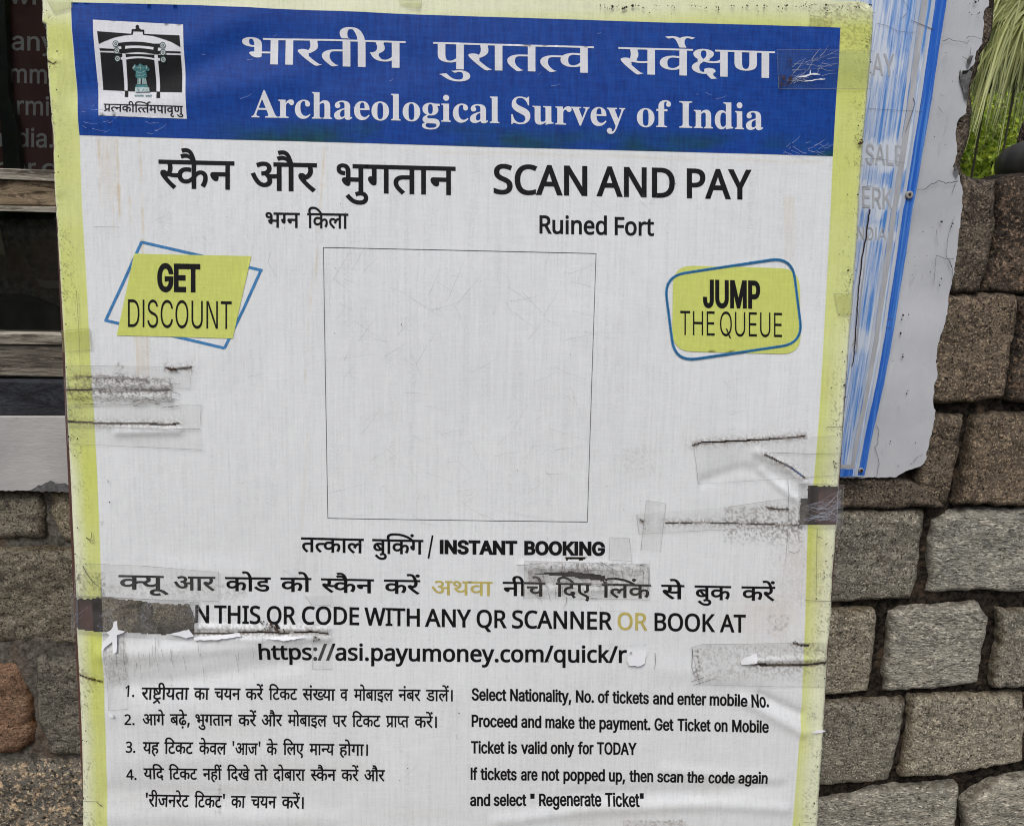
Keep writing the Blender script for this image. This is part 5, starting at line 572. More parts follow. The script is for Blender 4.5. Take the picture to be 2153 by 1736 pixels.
SLITS = [([(140, 886), (200, 889), (255, 891), (300, 890), (340, 892), (376, 891)], 2.6), ([(136, 820), (200, 819), (230, 823), (357, 820)], 3.0), ([(1457, 936), (1475, 930), (1560, 926), (1614, 923), (1690, 917)], 2.6),
 ([(1606, 955), (1622, 962), (1647, 975), (1662, 982), (1672, 990), (1690, 1003)], 3.2), ([(1746, 1389), (1735, 1393), (1700, 1397), (1614, 1397), (1580, 1395)], 4.6), ([(1347, 1093), (1352, 1096)], 3.5),
 ([(1400, 1099), (1470, 1098), (1550, 1100), (1614, 1102), (1680, 1104)], 1.6), ([(1614, 1067), (1630, 1070), (1657, 1071)], 3.0), ([(166, 1417), (190, 1426), (215, 1432)], 2.0),
 ([(411, 1330), (480, 1330), (550, 1327), (600, 1330), (655, 1327), (690, 1332)], 2.6), ([(1668, 1351), (1685, 1356), (1700, 1356)], 3.0), ([(348, 773), (362, 777), (380, 775), (402, 772)], 3.6), ([(160, 791), (220, 793), (290, 797), (312, 803)], 2.0),
 ([(96, 127), (104, 130), (112, 135), (118, 134)], 1.8)]
def tint(X, Y):
    """print wear of the skin as a multiplier; stains and dirt with their own outlines"""
    C = np.ones(X.shape + (3,))
    def blend(a, c):
        nonlocal C
        a = np.clip(a, 0, 1)[..., None]; C = C * (1 - a) + C * np.array(c) * a
    def box(x0, x1, y0, y1, e=3):
        n = (fbm(X, Y, 22, 41) - .5) * 10
        return np.clip((X - x0 + n) / e, 0, 1) * np.clip((x1 - X + n) / e, 0, 1) * np.clip((Y - y0) / e, 0, 1) * np.clip((y1 - Y) / (e * 6), 0, 1)
    RU = (.88, .72, .50)
    n1 = np.clip(fbm(X * 2.5, Y * .5, 40, 5) * 1.9 - .35, 0, 1)
    for x0, x1, y0, y1, s in ((204, 250, 290, 432, .22), (204, 210, 290, 440, .9), (243, 249, 290, 470, .85), (222, 226, 300, 400, .5), (214, 217, 330, 520, .5), (236, 240, 430, 520, .45), (291, 297, 290, 500, .95), (271, 276, 410, 545, .7), (282, 312, 700, 800, .35), (283, 287, 640, 800, .8), (307, 312, 700, 800, .85), (294, 304, 500, 700, .8), (272, 280, 540, 720, .55), (680, 686, 306, 600, .7), (687, 690, 306, 420, .4), (656, 660, 560, 870, .75), (648, 655, 850, 1250, .25), (1646, 1672, 412, 560, .28), (380, 386, 288, 340, .3)):
        sl_ = (Y - y0) * .035 if x0 < 600 else -(Y - y0) * .07 * (x0 < 700)
        XX = X - sl_; n = (fbm(X, Y, 26, 41) - .5) * 6
        a = np.clip((XX - x0 + n) / 3, 0, 1) * np.clip((x1 - XX + n) / 3, 0, 1) * np.clip((Y - y0) / 5, 0, 1) * np.clip((y1 - Y) / 25, 0, 1)
        blend(a * (.35 + .65 * n1) * s, RU)
    # line of damp dirt under the blue panel
    base = 285 + (X - 168) * .0275
    a = np.clip(1 - np.abs(Y - base - 10 - 8 * fbm(X, Y, 60, 8)) / 5, 0, 1) * (X > 600) * np.clip(fbm(X, Y, 90, 12) * 3 - .9, 0, 1); blend(a * .5, (.93, .84, .68))
    # general greying towards the lower folds
    g = np.clip((Y - 1380) / 300, 0, 1) * np.clip(fbm(X * .35, Y, 46, 15) * 3 - 1.2, 0, 1); blend(g * .42, (.86, .83, .78))
    g = np.clip(1 - np.hypot((X - 1630) / 150, (Y - 1290) / 90), 0, 1) * fbm(X, Y, 30, 19); blend(g * 1.1, (.90, .82, .75))
    g = np.clip(1 - np.hypot((X - 260) / 120, (Y - 1390) / 70), 0, 1) * fbm(X, Y, 30, 20); blend(g * .8, (.86, .84, .80))
    g = np.clip(1 - np.hypot((X - 1690) / 70, (Y - 1180) / 90), 0, 1) * fbm(X, Y, 16, 21); blend(g * .9, (.82, .72, .64))
    # dirt specks round the tears
    sp = fbm(X, Y, 3.4, 31, 3)
    for pl, w in SLITS:
        xs = [p[0] for p in pl]; ys = [p[1] for p in pl]
        m = (X > min(xs) - 30) & (X < max(xs) + 30) & (Y > min(ys) - 30) & (Y < max(ys) + 30)
        d = segdist(X[m], Y[m], pl); a = np.exp(-d / 7) * np.clip((sp[m] - .42) * 5, 0, 1) + np.exp(-(d / (w * .5 + 1.2)) ** 2) * .8
        a = np.clip(a, 0, 1)[:, None]; C[m] = C[m] * (1 - a) + C[m] * np.array((.30, .24, .20)) * a
    for x0, x1, y0, y1, s in ((140, 364, 792, 858, .5), (1103, 1366, 1180, 1258, .5), (215, 520, 1225, 1268, .35), (1470, 1738, 1353, 1440, .34), (1614, 1764, 1106, 1300, .14), (1520, 1690, 1062, 1150, .55), (1700, 1840, 5, 120, .45), (220, 272, 1330, 1450, .35), (165, 225, 1200, 1260, .6), (410, 700, 1310, 1340, .35), (1455, 1476, 1360, 1440, .8), (1310, 1440, 1722, 1745, .8), (1275, 1362, 1352, 1362, .7), (240, 262, 760, 830, .5), (1308, 1380, 938, 1010, .16), (452, 468, 1635, 1720, .5), (1610, 1660, 1290, 1345, .35)):
        a = box(x0, x1, y0, y1, 4) * np.clip((sp - .50) * 8, 0, 1) * s; blend(a, (.28, .24, .21))
        blend(box(x0, x1, y0, y1, 6) * .22 * s, (.70, .66, .62))
    return C
# ---- skin
NX, NY = 700, 770
Sx, Sy = np.meshgrid(np.linspace(0, 1, NX), np.linspace(-12, 1860, NY))
XL = interp(LEFT, Sy); XR = interp(RIGHT, Sy)
XL = XL + (fbm(Sy, Sy * 0, 14, 77) - .5) * 4 * (Sy < 500); XR = XR + (fbm(Sy, Sy * 0, 12, 78) - .5) * 3
DX = XL + (XR - XL) * Sx
topo = np.interp(DX, [80, 1250, 1600, 1841], [-16, 7, 11, 15]) * np.clip(1 - (Sy + 12) / 700, 0, 1)
DY = Sy + topo
u, z = uv(DX, DY); h = relief(u, z)
# torn lips
lip = np.zeros_like(h)
curl = np.clip(1 - np.hypot((DX - 1835) / 40, (DY - 4) / 22), 0, 1); lip -= .010 * curl ** 2
yy = -h - lip
edge = np.minimum(DX - XL, XR - DX)
yy += .004 * np.clip(1 - edge / 8, 0, 1) ** 2                            # rolls over the frame's edge
V = np.stack([u, yy, z], -1).reshape(-1, 3)
border = np.minimum(np.minimum(DX - interp(YL, DY), interp(YR, DY) - DX), DY - interp(HTOP, DX)) * .5
fade = np.clip(.25 + .5 * (fbm(DX * .5, DY, 160, 50) - .5) * 2, 0, 1) * .5
el = DX - XL; er = XR - DX
fade += np.clip(1 - el / 34, 0, 1) * np.clip((DY - 900) / 100, 0, 1) * 1.15 + np.clip(1 - er / 56, 0, 1) * np.clip((DY - 560) / 500, 0, 1) * 1.3 + np.clip(1 - er / 12, 0, 1) * .5 + np.clip(1 - el / 9, 0, 1) * .8
fade += np.clip(1 - (DY - 18) / 40, 0, 1) * .75 * (DY < 60)
fade = np.clip(fade, 0, 1)
stain = np.clip(tint(DX, DY), 0, 1)
yb = (border < 0)
bl = np.clip((fbm(DX, DY, 2.6, 60, 2) - .62) * 14, 0, 1) * np.clip(fbm(DX, DY, 40, 61) * 3.2 - 1.3, 0, 1) * yb * (np.clip(1 - np.minimum(el, er) / 45, 0, 1) ** .6)
stain = stain * (1 - bl[..., None] * .75)
st4 = np.concatenate([stain, np.ones(stain.shape[:2] + (1,))], -1)
keep = np.ones((NY - 1, NX - 1), bool)
cxm = (DX[:-1, :-1] + DX[1:, 1:]) / 2; cym = (DY[:-1, :-1] + DY[1:, 1:]) / 2
for hp in HOLES: keep &= ~inside(cxm, cym, hp)
for pl, w in SLITS: keep &= ~(segdist(cxm, cym, pl) < w * .5 * (.55 + .9 * vn(cxm, cym, 9, 90)))
idx = np.arange(NX * NY).reshape(NY, NX)
Q = np.stack([idx[:-1, :-1], idx[1:, :-1], idx[1:, 1:], idx[:-1, 1:]], -1)[keep]
skin = big('banner_skin', V, Q, M_BANNER, root, True, {'border': ('FLOAT', border), 'fade': ('FLOAT', fade), 'stain': ('FLOAT_COLOR', st4)})
# folded hem down both sides
for sx, xs in ((0, XL), (-1, XR)):
    yD = Sy[:, 0][::6]; e = V.reshape(NY, NX, 3)[::6, sx]; b = e + np.array([0.0004 if sx == 0 else -0.0004, .022, 0])
    VV = np.concatenate([e + np.array([-.0003 if sx == 0 else .0003, .0003, 0]), b]); n = len(e)
    o = link('banner_hem', VV, [(i, i + 1, n + i + 1, n + i) for i in range(n - 1)], M_WINK, root, smooth=True)
def boxm(x0, x1, y0, y1, z0, z1, bev=0):
    V = [(x, y, z) for x in (x0, x1) for y in (y0, y1) for z in (z0, z1)]
    return V, [(0, 1, 3, 2), (4, 6, 7, 5), (0, 4, 5, 1), (2, 3, 7, 6), (0, 2, 6, 4), (1, 5, 7, 3)]
def taper(name, pl, y0, y1, mat, par):
    """prism from 4 photo corners, local y0..y1"""
    a, b = uv([p[0] for p in pl], [p[1] for p in pl]); n = len(a)
    V = [(a[i], y0, b[i]) for i in range(n)] + [(a[i], y1, b[i]) for i in range(n)]
    return link(name, V, [tuple(range(n)), tuple(range(2 * n - 1, n - 1, -1))] + [(i, (i + 1) % n, n + (i + 1) % n, n + i) for i in range(n)], mat, par)
yf, ybk = .0065, .030
taper('frame_stile', [(90, -8), (130, -8), (214, 1858), (176, 1858)], yf, ybk, M_FRAME, root)
taper('frame_stile', [(1797, 8), (1838, 8), (1714, 1858), (1672, 1858)], yf, ybk, M_FRAME, root)
taper('frame_rail', [(131, -7), (1796, 9), (1794, 45), (132, 32)], yf, ybk, M_FRAME, root)
taper('frame_rail', [(188, 885), (1737, 885), (1735, 925), (190, 925)], yf + .001, ybk, M_FRAME, root)
taper('frame_rail', [(211, 1820), (1676, 1820), (1674, 1857), (213, 1857)], yf, ybk, M_FRAME, root)

# ---- lettering
def flat(pts, n):
    C = [(pts[i], pts[i + 1], pts[i + 2]) for i in range(0, len(pts), 3)]; seq = []
    for i, (x, y, o) in enumerate(C):
        seq.append((x, y, o)); x2, y2, o2 = C[(i + 1) % len(C)]
        if not o and not o2: seq.append(((x + x2) / 2, (y + y2) / 2, 1))
    k = next(i for i, p in enumerate(seq) if p[2]); seq = seq[k:] + seq[:k] + [seq[k]]; out = []; i = 0
    while i < len(seq) - 1:
        p = seq[i]; q = seq[i + 1]
        if q[2]: out.append(p[:2]); i += 1
        else:
            r = seq[i + 2]
            for t in range(n):
                t /= n; out.append(((1 - t) ** 2 * p[0] + 2 * t * (1 - t) * q[0] + t * t * r[0], (1 - t) ** 2 * p[1] + 2 * t * (1 - t) * q[1] + t * t * r[1]))
            i += 2
    o = [out[0]]
    for p in out[1:]:
        if abs(p[0] - o[-1][0]) + abs(p[1] - o[-1][1]) > 1: o.append(p)
    return o
def embolden(P, dx, dy):
    A = np.array(P, float); n = len(A)
    d1 = A - np.roll(A, 1, 0); d2 = np.roll(A, -1, 0) - A
    d1 /= np.hypot(d1[:, 0], d1[:, 1])[:, None] + 1e-9; d2 /= np.hypot(d2[:, 0], d2[:, 1])[:, None] + 1e-9
    n1 = np.stack([-d1[:, 1], d1[:, 0]], 1); n2 = np.stack([-d2[:, 1], d2[:, 0]], 1)
    b = n1 + n2; c = 1 + (n1 * n2).sum(1); c = np.maximum(c, .45)
    return A + b / c[:, None] * np.array([dx, dy])
def word_loops(w):
    gl, x0, x1, y0, y1, H, ref, dx, dy = w; L = []
    n = 5 if H > 45 else 4 if H > 25 else 3
    for k, gx, gy in gl:
        for c in GLY[k]:
            P = flat(c, n)
            if len(P) < 3: continue
            P = embolden(P, dx, dy); L.append(P + np.array([gx, gy]))
    A = np.concatenate(L); lo, hi = A[:, 0].min(), A[:, 0].max(); sy = H / (ref + 2 * dy if dy > 0 else ref)
    out = []
    for P in L:
        t = (P[:, 0] - lo) / (hi - lo); X = x0 + t * (x1 - x0); Yb = y0 + (y1 - y0) * t
        out.append([(float(a), float(b)) for a, b in zip(X, Yb - (P[:, 1] + max(0, dy)) * sy)])
    return out
def cutout(P, T):
    C = P[T].mean(1); k = np.ones(len(T), bool)
    for hp in HOLES: k &= ~inside(C[:, 0], C[:, 1], hp)
    return T[k]
def lettering(name, words, off, mat, parent, label=None, mapf=place, cut=True):
    V = []; Fc = []
    for w in words:
        P, T = tri2d(word_loops(w), 9 if w[5] > 20 else None)
        if cut: T = cutout(P, T)
        b = len(V); V += [tuple(p) for p in P]; Fc += [tuple(int(i) + b for i in t) for t in T]
    o = link(name, mapf(np.array(V), off), Fc, mat, parent, smooth=True)
    if label: o['label'] = label
    return o
E0 = .0003
R_ = {}
for part, words in RUNS: R_.setdefault(part, []).append(words)
# blue heading panel
def bstain(P):
    X, Y = P[:, 0], P[:, 1]; C = np.ones((len(P), 3)); base = 285 + (X - 168) * .0275
    a = np.clip(1 - (base - Y) / 46, 0, 1) ** .6 * np.clip(fbm(X * .4, Y, 40, 91) * 3.2 - 1.1, 0, 1) * np.clip((X - 420) / 150, 0, 1)
    C = C * (1 - a[:, None] * .9) + np.array((.50, .60, .30)) * C * a[:, None] * .9
    C += (a * .45)[:, None] * np.array((1.2, 1.0, -.3))
    return np.concatenate([np.clip(C, 0, 3), np.ones((len(P), 1))], 1)
hp = sheet('heading_panel', [[(149.3, 5.5), (400, 11), (640, 22.5), (880, 32), (1077, 38), (1400, 48.5), (1614, 54), (1766.5, 59), (1759, 200), (1751.5, 328.5), (1614, 324.5), (1077, 311), (640, 298), (168, 284.8), (161, 180)]], E0, M_BLUE, root, 11, stainf=bstain)
hp['label'] = 'blue printed heading panel'
lettering('lettering', R_['header_hindi'][0], E0 * 2, M_WINK, hp, 'white Hindi heading line')
lettering('lettering', R_['header_english'][0], E0 * 2, M_WINK, hp, 'white English heading line')
# text lines
for part, mat, lab in (('title_hindi', M_BLACK, 'large black Hindi title'), ('title_english', M_BLACK, 'large black English title'), ('place_hindi', M_BLACK, 'small black Hindi place name'), ('place_english', M_BLACK, 'small black English place name'),
                       ('scan_hindi', M_BLACK, 'black Hindi instruction line'), ('scan_or_hindi', M_OCHRE, 'ochre Hindi word'), ('scan_english', M_BLACK, 'black English instruction line'), ('scan_or_english', M_OCHRE, 'ochre word OR'), ('url', M_BLACK, 'black web address line')):
    for w in R_[part]: lettering('lettering', w, E0, mat, root, lab)
lettering('lettering', R_['booking'][0], E0, M_BLACK, root, 'Hindi part of the instant booking line')
lettering('lettering', R_['booking'][1], E0, M_BLACK, root, 'heavy English words of the instant booking line')
for i, w in enumerate(R_['list_hindi']):
    lettering('lettering', w, E0, M_BLACK, root, 'Hindi list line in small black type')
    if i < 4: lettering('list_number', R_['list_number'][i], E0, M_BLACK, root)
for w in R_['list_english']: lettering('lettering', w, E0, M_BLACK, root, 'English list line in small black type')
# thin printed box
ribbons('printed_box', [([(680.3, 520.5), (965, 526.8), (1252.8, 533.3)], 1.1, 1.1), ([(1252.8, 533.3), (1243, 815), (1235, 1097)], 1.1, 1.1), ([(1235, 1097), (960, 1093.5), (689.3, 1089)], 1.1, 1.1), ([(689.3, 1089), (684.5, 805), (680.3, 520.5)], 1.1, 1.1)], E0, M_BLACK, root)
# badges
b1 = sheet('discount_badge', [[(282.5, 533.2), (405, 536), (528.3, 538.5), (489.5, 711.5), (365, 708), (245.8, 705.2)]], E0 * 2, M_YINK, root, 14, 'yellow slanted discount badge')
ribbons('badge_outline', [([(297.5, 509), (420, 537), (552, 569)], 6, 6), ([(549, 567), (512, 650), (472, 732)], 6, 6), ([(472.5, 732), (345, 702), (220, 673)], 6, 6), ([(222, 674), (260, 592), (298, 508)], 6, 6)], E0, M_BLINE, b1)
lettering('badge_lettering', R_['badge1_a'][0], E0 * 3, M_BLACK, b1); lettering('badge_lettering', R_['badge1_b'][0], E0 * 3, M_BLACK, b1)
def rounded(C, r, n=7):
    out = []; k = len(C)
    for i in range(k):
        p = np.array(C[i], float); a = np.array(C[i - 1], float); b = np.array(C[(i + 1) % k], float)
        da = (a - p) / np.hypot(*(a - p)); db = (b - p) / np.hypot(*(b - p))
        s_, e_ = p + da * r, p + db * r
        for t in np.linspace(0, 1, n): q = (1 - t) ** 2 * s_ + 2 * t * (1 - t) * p + t * t * e_; out.append((float(q[0]), float(q[1])))
    return out
b2 = sheet('queue_badge', [rounded([(1414, 558), (1680, 565), (1683, 745), (1412, 738)], 42)], E0 * 2, M_YINK, root, 14, 'yellow rounded queue badge')
ol = rounded([(1394.5, 581), (1664, 540), (1687, 721), (1418, 760.5)], 46, 9); ol.append(ol[0])
ribbons('badge_outline', [(ol, 5.6, 5.6)], E0 * 3, M_BLINE, b2)
ribbons('badge_outline', [(ol, 1.8, 1.8)], E0 * 4, M_DLINE, b2)
lettering('badge_lettering', R_['badge2_a'][0], E0 * 3, M_BLACK, b2); lettering('badge_lettering', R_['badge2_b'][0], E0 * 3, M_BLACK, b2)
# emblem, traced in its own crop
def e(*P): return [(185.0 + x / 7.646, 33.6 + y / 7.646) for x, y in P]
em = sheet('emblem', [[(196.7, 43), (290, 47.5), (385.7, 52.5), (389, 150), (393.2, 250.5), (300, 247.5), (209.5, 244.2), (203, 145)]], E0 * 2, M_WINK, root, 9, 'square white emblem with gateway and lion capital')
K3 = E0 * 3
def arc(x0, y0, x1, y1, sag, n=8): return [(x0 + (x1 - x0) * t, y0 + (y1 - y0) * t - sag * 4 * t * (1 - t)) for t in np.linspace(0, 1, n)]
black = [
 e((165, 263), (705, 298), (712, 222), (765, 222), (780, 205), (768, 190), (780, 160), (795, 148), (820, 160), (832, 190), (825, 203), (850, 215), (855, 228), (910, 230), (915, 298), (1480, 325), (1497, 515), (1350, 430), (1200, 375), (1050, 330), (915, 316), (895, 316), (885, 262), (740, 258), (728, 312), (600, 325), (450, 358), (300, 415), (192, 465)),
 e((200, 532), (430, 545), (520, 548), (552, 545), (550, 500), (460, 495), (460, 455), (560, 442), *arc(560, 442, 1060, 458, 22), (1200, 458), (1230, 520), (1135, 522), (1135, 575), (1497, 583), (1497, 610), (1255, 606), (1200, 612), (1110, 640), *arc(1110, 640, 620, 612, 30), (560, 615), (430, 575), (205, 572)),
 e((210, 597), (440, 605), (440, 620), (570, 617), (625, 617), (1085, 640), (1140, 640), (1260, 638), (1497, 640), (1520, 1235), (1000, 1222), (760, 1215), (240, 1188)),
 e((590, 1200), (645, 1203), (648, 1308), (594, 1308)), e((1105, 1220), (1163, 1222), (1167, 1328), (1108, 1328))]
sheet('emblem_field', black, K3, M_BLACK, em, 9)
white = [e((615, 500), *arc(615, 500, 1070, 518, 14)[1:], (1065, 560), *arc(1065, 560, 615, 545, 18)[1:]),
 e((568, 618), (618, 620), (625, 680), (635, 1203), (585, 1200), (565, 680)), e((1085, 637), (1138, 640), (1140, 720), (1162, 1222), (1105, 1220), (1082, 720)),
 e((540, 676), (565, 678), *arc(620, 680, 1085, 698, 22), (1138, 693), (1170, 692), (1170, 733), (1138, 733), *arc(1085, 726, 620, 716, 26), (565, 716), (540, 715)),
 e((620, 622), (830, 618), (1075, 630), (1075, 634), (620, 628))]
for cx_, cy_ in ((465, 465), (480, 578), (488, 698), (1215, 488), (1222, 602), (1222, 714)):
    white.append(e(*[(cx_ + 37 * math.cos(a), cy_ + 41 * math.sin(a)) for a in np.linspace(0, 2 * math.pi, 15)[:-1]]))
sheet('emblem_gateway', white, E0 * 4, M_WINK, em, 9)
rings = []
for cx_, cy_ in ((465, 465), (480, 578), (488, 698), (1215, 488), (1222, 602), (1222, 714)):
    for r in ((52, 3) if cy_ < 690 and cy_ != 690 else (46, 3)):
        pass
    ring = lambda r: e(*[(cx_ + r * math.cos(a), cy_ + r * 1.08 * math.sin(a)) for a in np.linspace(0, 2 * math.pi, 17)])
    rings.append((ring(43), 1.5, 1.5)); rings.append((ring(17), 1.3, 1.3))
M_GRN = plain('dark_green_ink', (.02, .07, .05))
for q_ in rings: ribbons('emblem_scroll', [q_], E0 * 5, M_GRN, em)
sheet('emblem_capital', [e((720, 845), (765, 785), (800, 820), (850, 778), (905, 815), (955, 805), (1003, 870), (985, 895), (940, 890), (955, 985), (900, 1010), (790, 1005), (765, 985), (775, 895), (735, 880)),
                         e((768, 1105), (960, 1110), (965, 1150), (765, 1150))], E0 * 5, M_TEAL, em, 6)
sheet('emblem_capital', [e((800, 1008), (850, 1010), (845, 1100), (790, 1100)), e((868, 1010), (935, 1010), (948, 1105), (870, 1100)), e((760, 1150), (985, 1155), (998, 1225), (760, 1228)), e((725, 840), (765, 800), (770, 830), (740, 870)), e((940, 850), (955, 808), (965, 815), (955, 870))], E0 * 6, M_PALET, em, 6)
ribbons('emblem_capital', [(e((812, 1010), (806, 1100)), 1.2, 1.2), (e((888, 1010), (892, 1100)), 1.2, 1.2), (e((915, 1010), (925, 1100)), 1.0, 1.0), (e((800, 1175), (830, 1215)), 1.2, 1.), (e((900, 1175), (880, 1215)), 1.2, 1.), (e((940, 1180), (960, 1215)), 1.2, 1.)], E0 * 7, M_TEAL, em)
ribbons('emblem_capital', [(e((800, 850), (850, 840), (880, 860)), 1, 1), (e((790, 900), (840, 930), (920, 900)), 1, .8), (e((800, 960), (860, 975), (930, 950)), 1, .8), (e((850, 800), (860, 880)), .9, .6)], E0 * 7, M_PALET, em)
lettering('emblem_lettering', R_['caption'][0], K3, M_BLACK, em)
lettering('emblem_lettering', R_['motto'][0], K3, M_TEAL, em)

# ---- repair tape, torn bits, dirt
TAPES = [([(142, 768), (404, 771.5), (401, 816), (137, 818)], 'c'), ([(141, 791), (360, 799), (364, 844), (140, 859)], 'd'), ([(140, 849), (424, 850), (422, 901), (140, 897)], 'c'), ([(143, 893), (425, 902), (427, 944.5), (145, 932)], 'c'),
 ([(1456.5, 934), (1771, 914), (1764, 998), (1467.7, 1016.7)], 'c'), ([(1337, 1080), (1530, 1064), (1697, 1040), (1690, 1103), (1343, 1121)], 'c'), ([(1357.7, 1051.7), (1399, 1057), (1388, 1159), (1346.5, 1155.5)], 'c'),
 ([(1281.5, 1128.7), (1322.7, 1130.5), (1327.7, 1178), (1280, 1175.5)], 'c'), ([(1103, 1178), (1364, 1185), (1366, 1259), (1100, 1256)], 'd'), ([(1452, 1359), (1475, 1352), (1738, 1349), (1736, 1442), (1470, 1437)], 'd'),
 ([(220, 1330), (262, 1330), (271, 1487), (231, 1490)], 'c'), ([(657, 1330), (700, 1330), (700, 1404), (657, 1404)], 'c'), ([(1310, 1722), (1440, 1724), (1440, 1760), (1310, 1760)], 'd'),
 ([(1632, 107), (1834, 108), (1829, 188), (1636, 188)], 'b'), ([(1701, 35), (1747, 41), (1747, 57), (1701, 55)], 'y'), ([(1751, 618), (1791, 619), (1787, 663), (1760, 663)], 'y'), ([(100, 0), (155, 0), (155, 18), (116, 29)], 'y'),
 ([(839, 3), (887, 4), (884, 20), (866, 20), (840, 12)], 'y'), ([(132, 695), (191, 690), (196, 735), (135, 740)], 'y'), ([(160, 1182), (300, 1187), (462, 1200), (462, 1262), (160, 1252)], 'c'), ([(140, 1000), (1, 1)], None),
 ([(152, 1248), (300, 1256), (420, 1264), (416, 1345), (154, 1330)], 'h'), ([(1676, 1015), (1772, 1018), (1768, 1110), (1676, 1110)], 'h'), ([(1110, 1192), (1290, 1196), (1288, 1228), (1112, 1222)], 'h'), ([(640, 1160 + 90), (700, 1250), (697, 1272), (655, 1270)], 'c')]
for k, (pl, ty) in enumerate(TAPES):
    if ty is None: continue
    mt_ = {'b': M_TAPEB, 'c': M_TAPE, 'd': M_TAPED, 'h': M_TAPEH, 'y': M_TAPEY}[ty]
    cl_ = jag(pl + [pl[0]], .7, 12, k)[:-1]
    o = sheet('tape_strip', [cl_], .0012 + k * .00006, mt_, root, 13)
    if ty == 'h': o['label'] = 'clear tape stretched over a torn gap'
edges = []
for k, (pl, ty) in enumerate(TAPES):
    if ty is None: continue
    pts = pl + [pl[0]]
    for a, b in zip(pts[:-1], pts[1:]):
        if random.random() < .8: edges.append((jag([a, b], .35, 9, k), .7, .35))
ribbons('tape_edge_dirt', edges, .0024, M_EDGE, root, 'stuff')
# loose threads over the gaps
fib = []
rr = random.Random(5); r3 = random.Random(17)
for k in range(46):
    x = rr.choice((157, 215, 225, 310, 318, 400)) + rr.uniform(-6, 12); y = rr.uniform(1258, 1325)
    fib.append(([(x, y), (x + rr.uniform(-10, 12), y + rr.uniform(-12, 14)), (x + rr.uniform(-20, 30), y + rr.uniform(-20, 20))], rr.uniform(.3, .8), .2))
for k in range(34):
    x = rr.uniform(1685, 1725); y = rr.uniform(1060, 1095)
    fib.append(([(x, y), (x + 25, y + rr.uniform(-14, 10)), (1765, y + rr.uniform(-40, 14))], rr.uniform(.3, .8), .3))
for k in range(38):
    x = rr.uniform(1652, 1745); y = 150 - (x - 1690) * .25 + rr.uniform(-22, 22); a = rr.uniform(-1.1, .3)
    fib.append(([(x, y), (x + 16 * math.cos(a), y + 16 * math.sin(a) + rr.uniform(-4, 4)), (x + 30 * math.cos(a), y + 30 * math.sin(a))], rr.uniform(.3, 1.3), .2))
ribbons('loose_fibre', fib, .0030, plain('dusty_fibre', (.30, .32, .36)), root, 'stuff')
torn = [e_ for e_ in [
 [(1668, 165), (1690, 161), (1699, 158), (1700, 149), (1703, 157), (1714, 156), (1722, 159), (1704, 160), (1690, 164)],
 [(1682, 173), (1700, 171), (1722, 168), (1733, 167), (1731, 170), (1716, 170), (1705, 173), (1686, 174)],
 [(228, 1325), (240, 1318), (243, 1303), (250, 1302), (251, 1320), (267, 1324), (250, 1332), (250, 1365), (243, 1368), (240, 1345), (225, 1356), (219, 1364), (220, 1346), (234, 1332)],
 [(231, 1495), (240, 1497), (244, 1503), (236, 1504)], [(1555, 1389), (1563, 1380), (1585, 1371), (1590, 1370), (1589, 1390), (1575, 1393), (1557, 1395)],
 [(1321, 1370), (1330, 1366), (1355, 1365), (1358, 1375), (1354, 1392), (1345, 1398), (1322, 1396), (1318, 1385)],
 [(1704, 1536), (1722, 1531), (1736, 1533), (1722, 1538), (1706, 1538)],
 [(360, 1330), (400, 1320), (410, 1335), (395, 1338)], [(410, 1336), (470, 1331), (505, 1326), (510, 1333), (460, 1340), (412, 1342)], [(560, 1337), (600, 1333), (650, 1336), (600, 1342)],
 [(262, 1120), (300, 1122), (301, 1123)]]]
for k, L_ in enumerate(torn[:-1]): sheet('torn_flap', [jag(L_ + [L_[0]], .8, 5, k)[:-1]], .0034 if k else .0036, M_FLUFF, root, 8)
dark = [[(1661, 108), (1665, 107), (1662, 139), (1654, 141), (1653, 125)], [(1690, 8), (1696, 4), (1690, 22), (1786 - 100, 24)], [(1799, 8), (1806, 9), (1804, 20), (1799, 18)], [(348, 772), (376, 773), (404, 771), (398, 776), (372, 780), (360, 779)],
        [(546, 1304), (560, 1302), (602, 1320), (600, 1329), (562, 1327)], [(657, 1330), (678, 1340), (660, 1349)], [(1634, 160), (1666, 162), (1663, 175), (1643, 188), (1636, 190)], [(1748, 970), (1764, 972), (1757, 985), (1751, 981)], [(1348, 1094), (1357, 1093), (1352, 1097)], [(1348, 1100), (1354, 1104), (1358, 1110), (1349, 1111)],
        [(1795, 283), (1802, 281), (1812, 288), (1814, 298), (1808, 309), (1797, 304), (1793, 295)]]
M_BG = grime('brown_grime', (.055, .032, .020), 1.0)
for k, L_ in enumerate(dark): sheet('dirt_patch', [jag(L_ + [L_[0]], .6, 4, k)[:-1]], .0032, M_BG, root, 8)
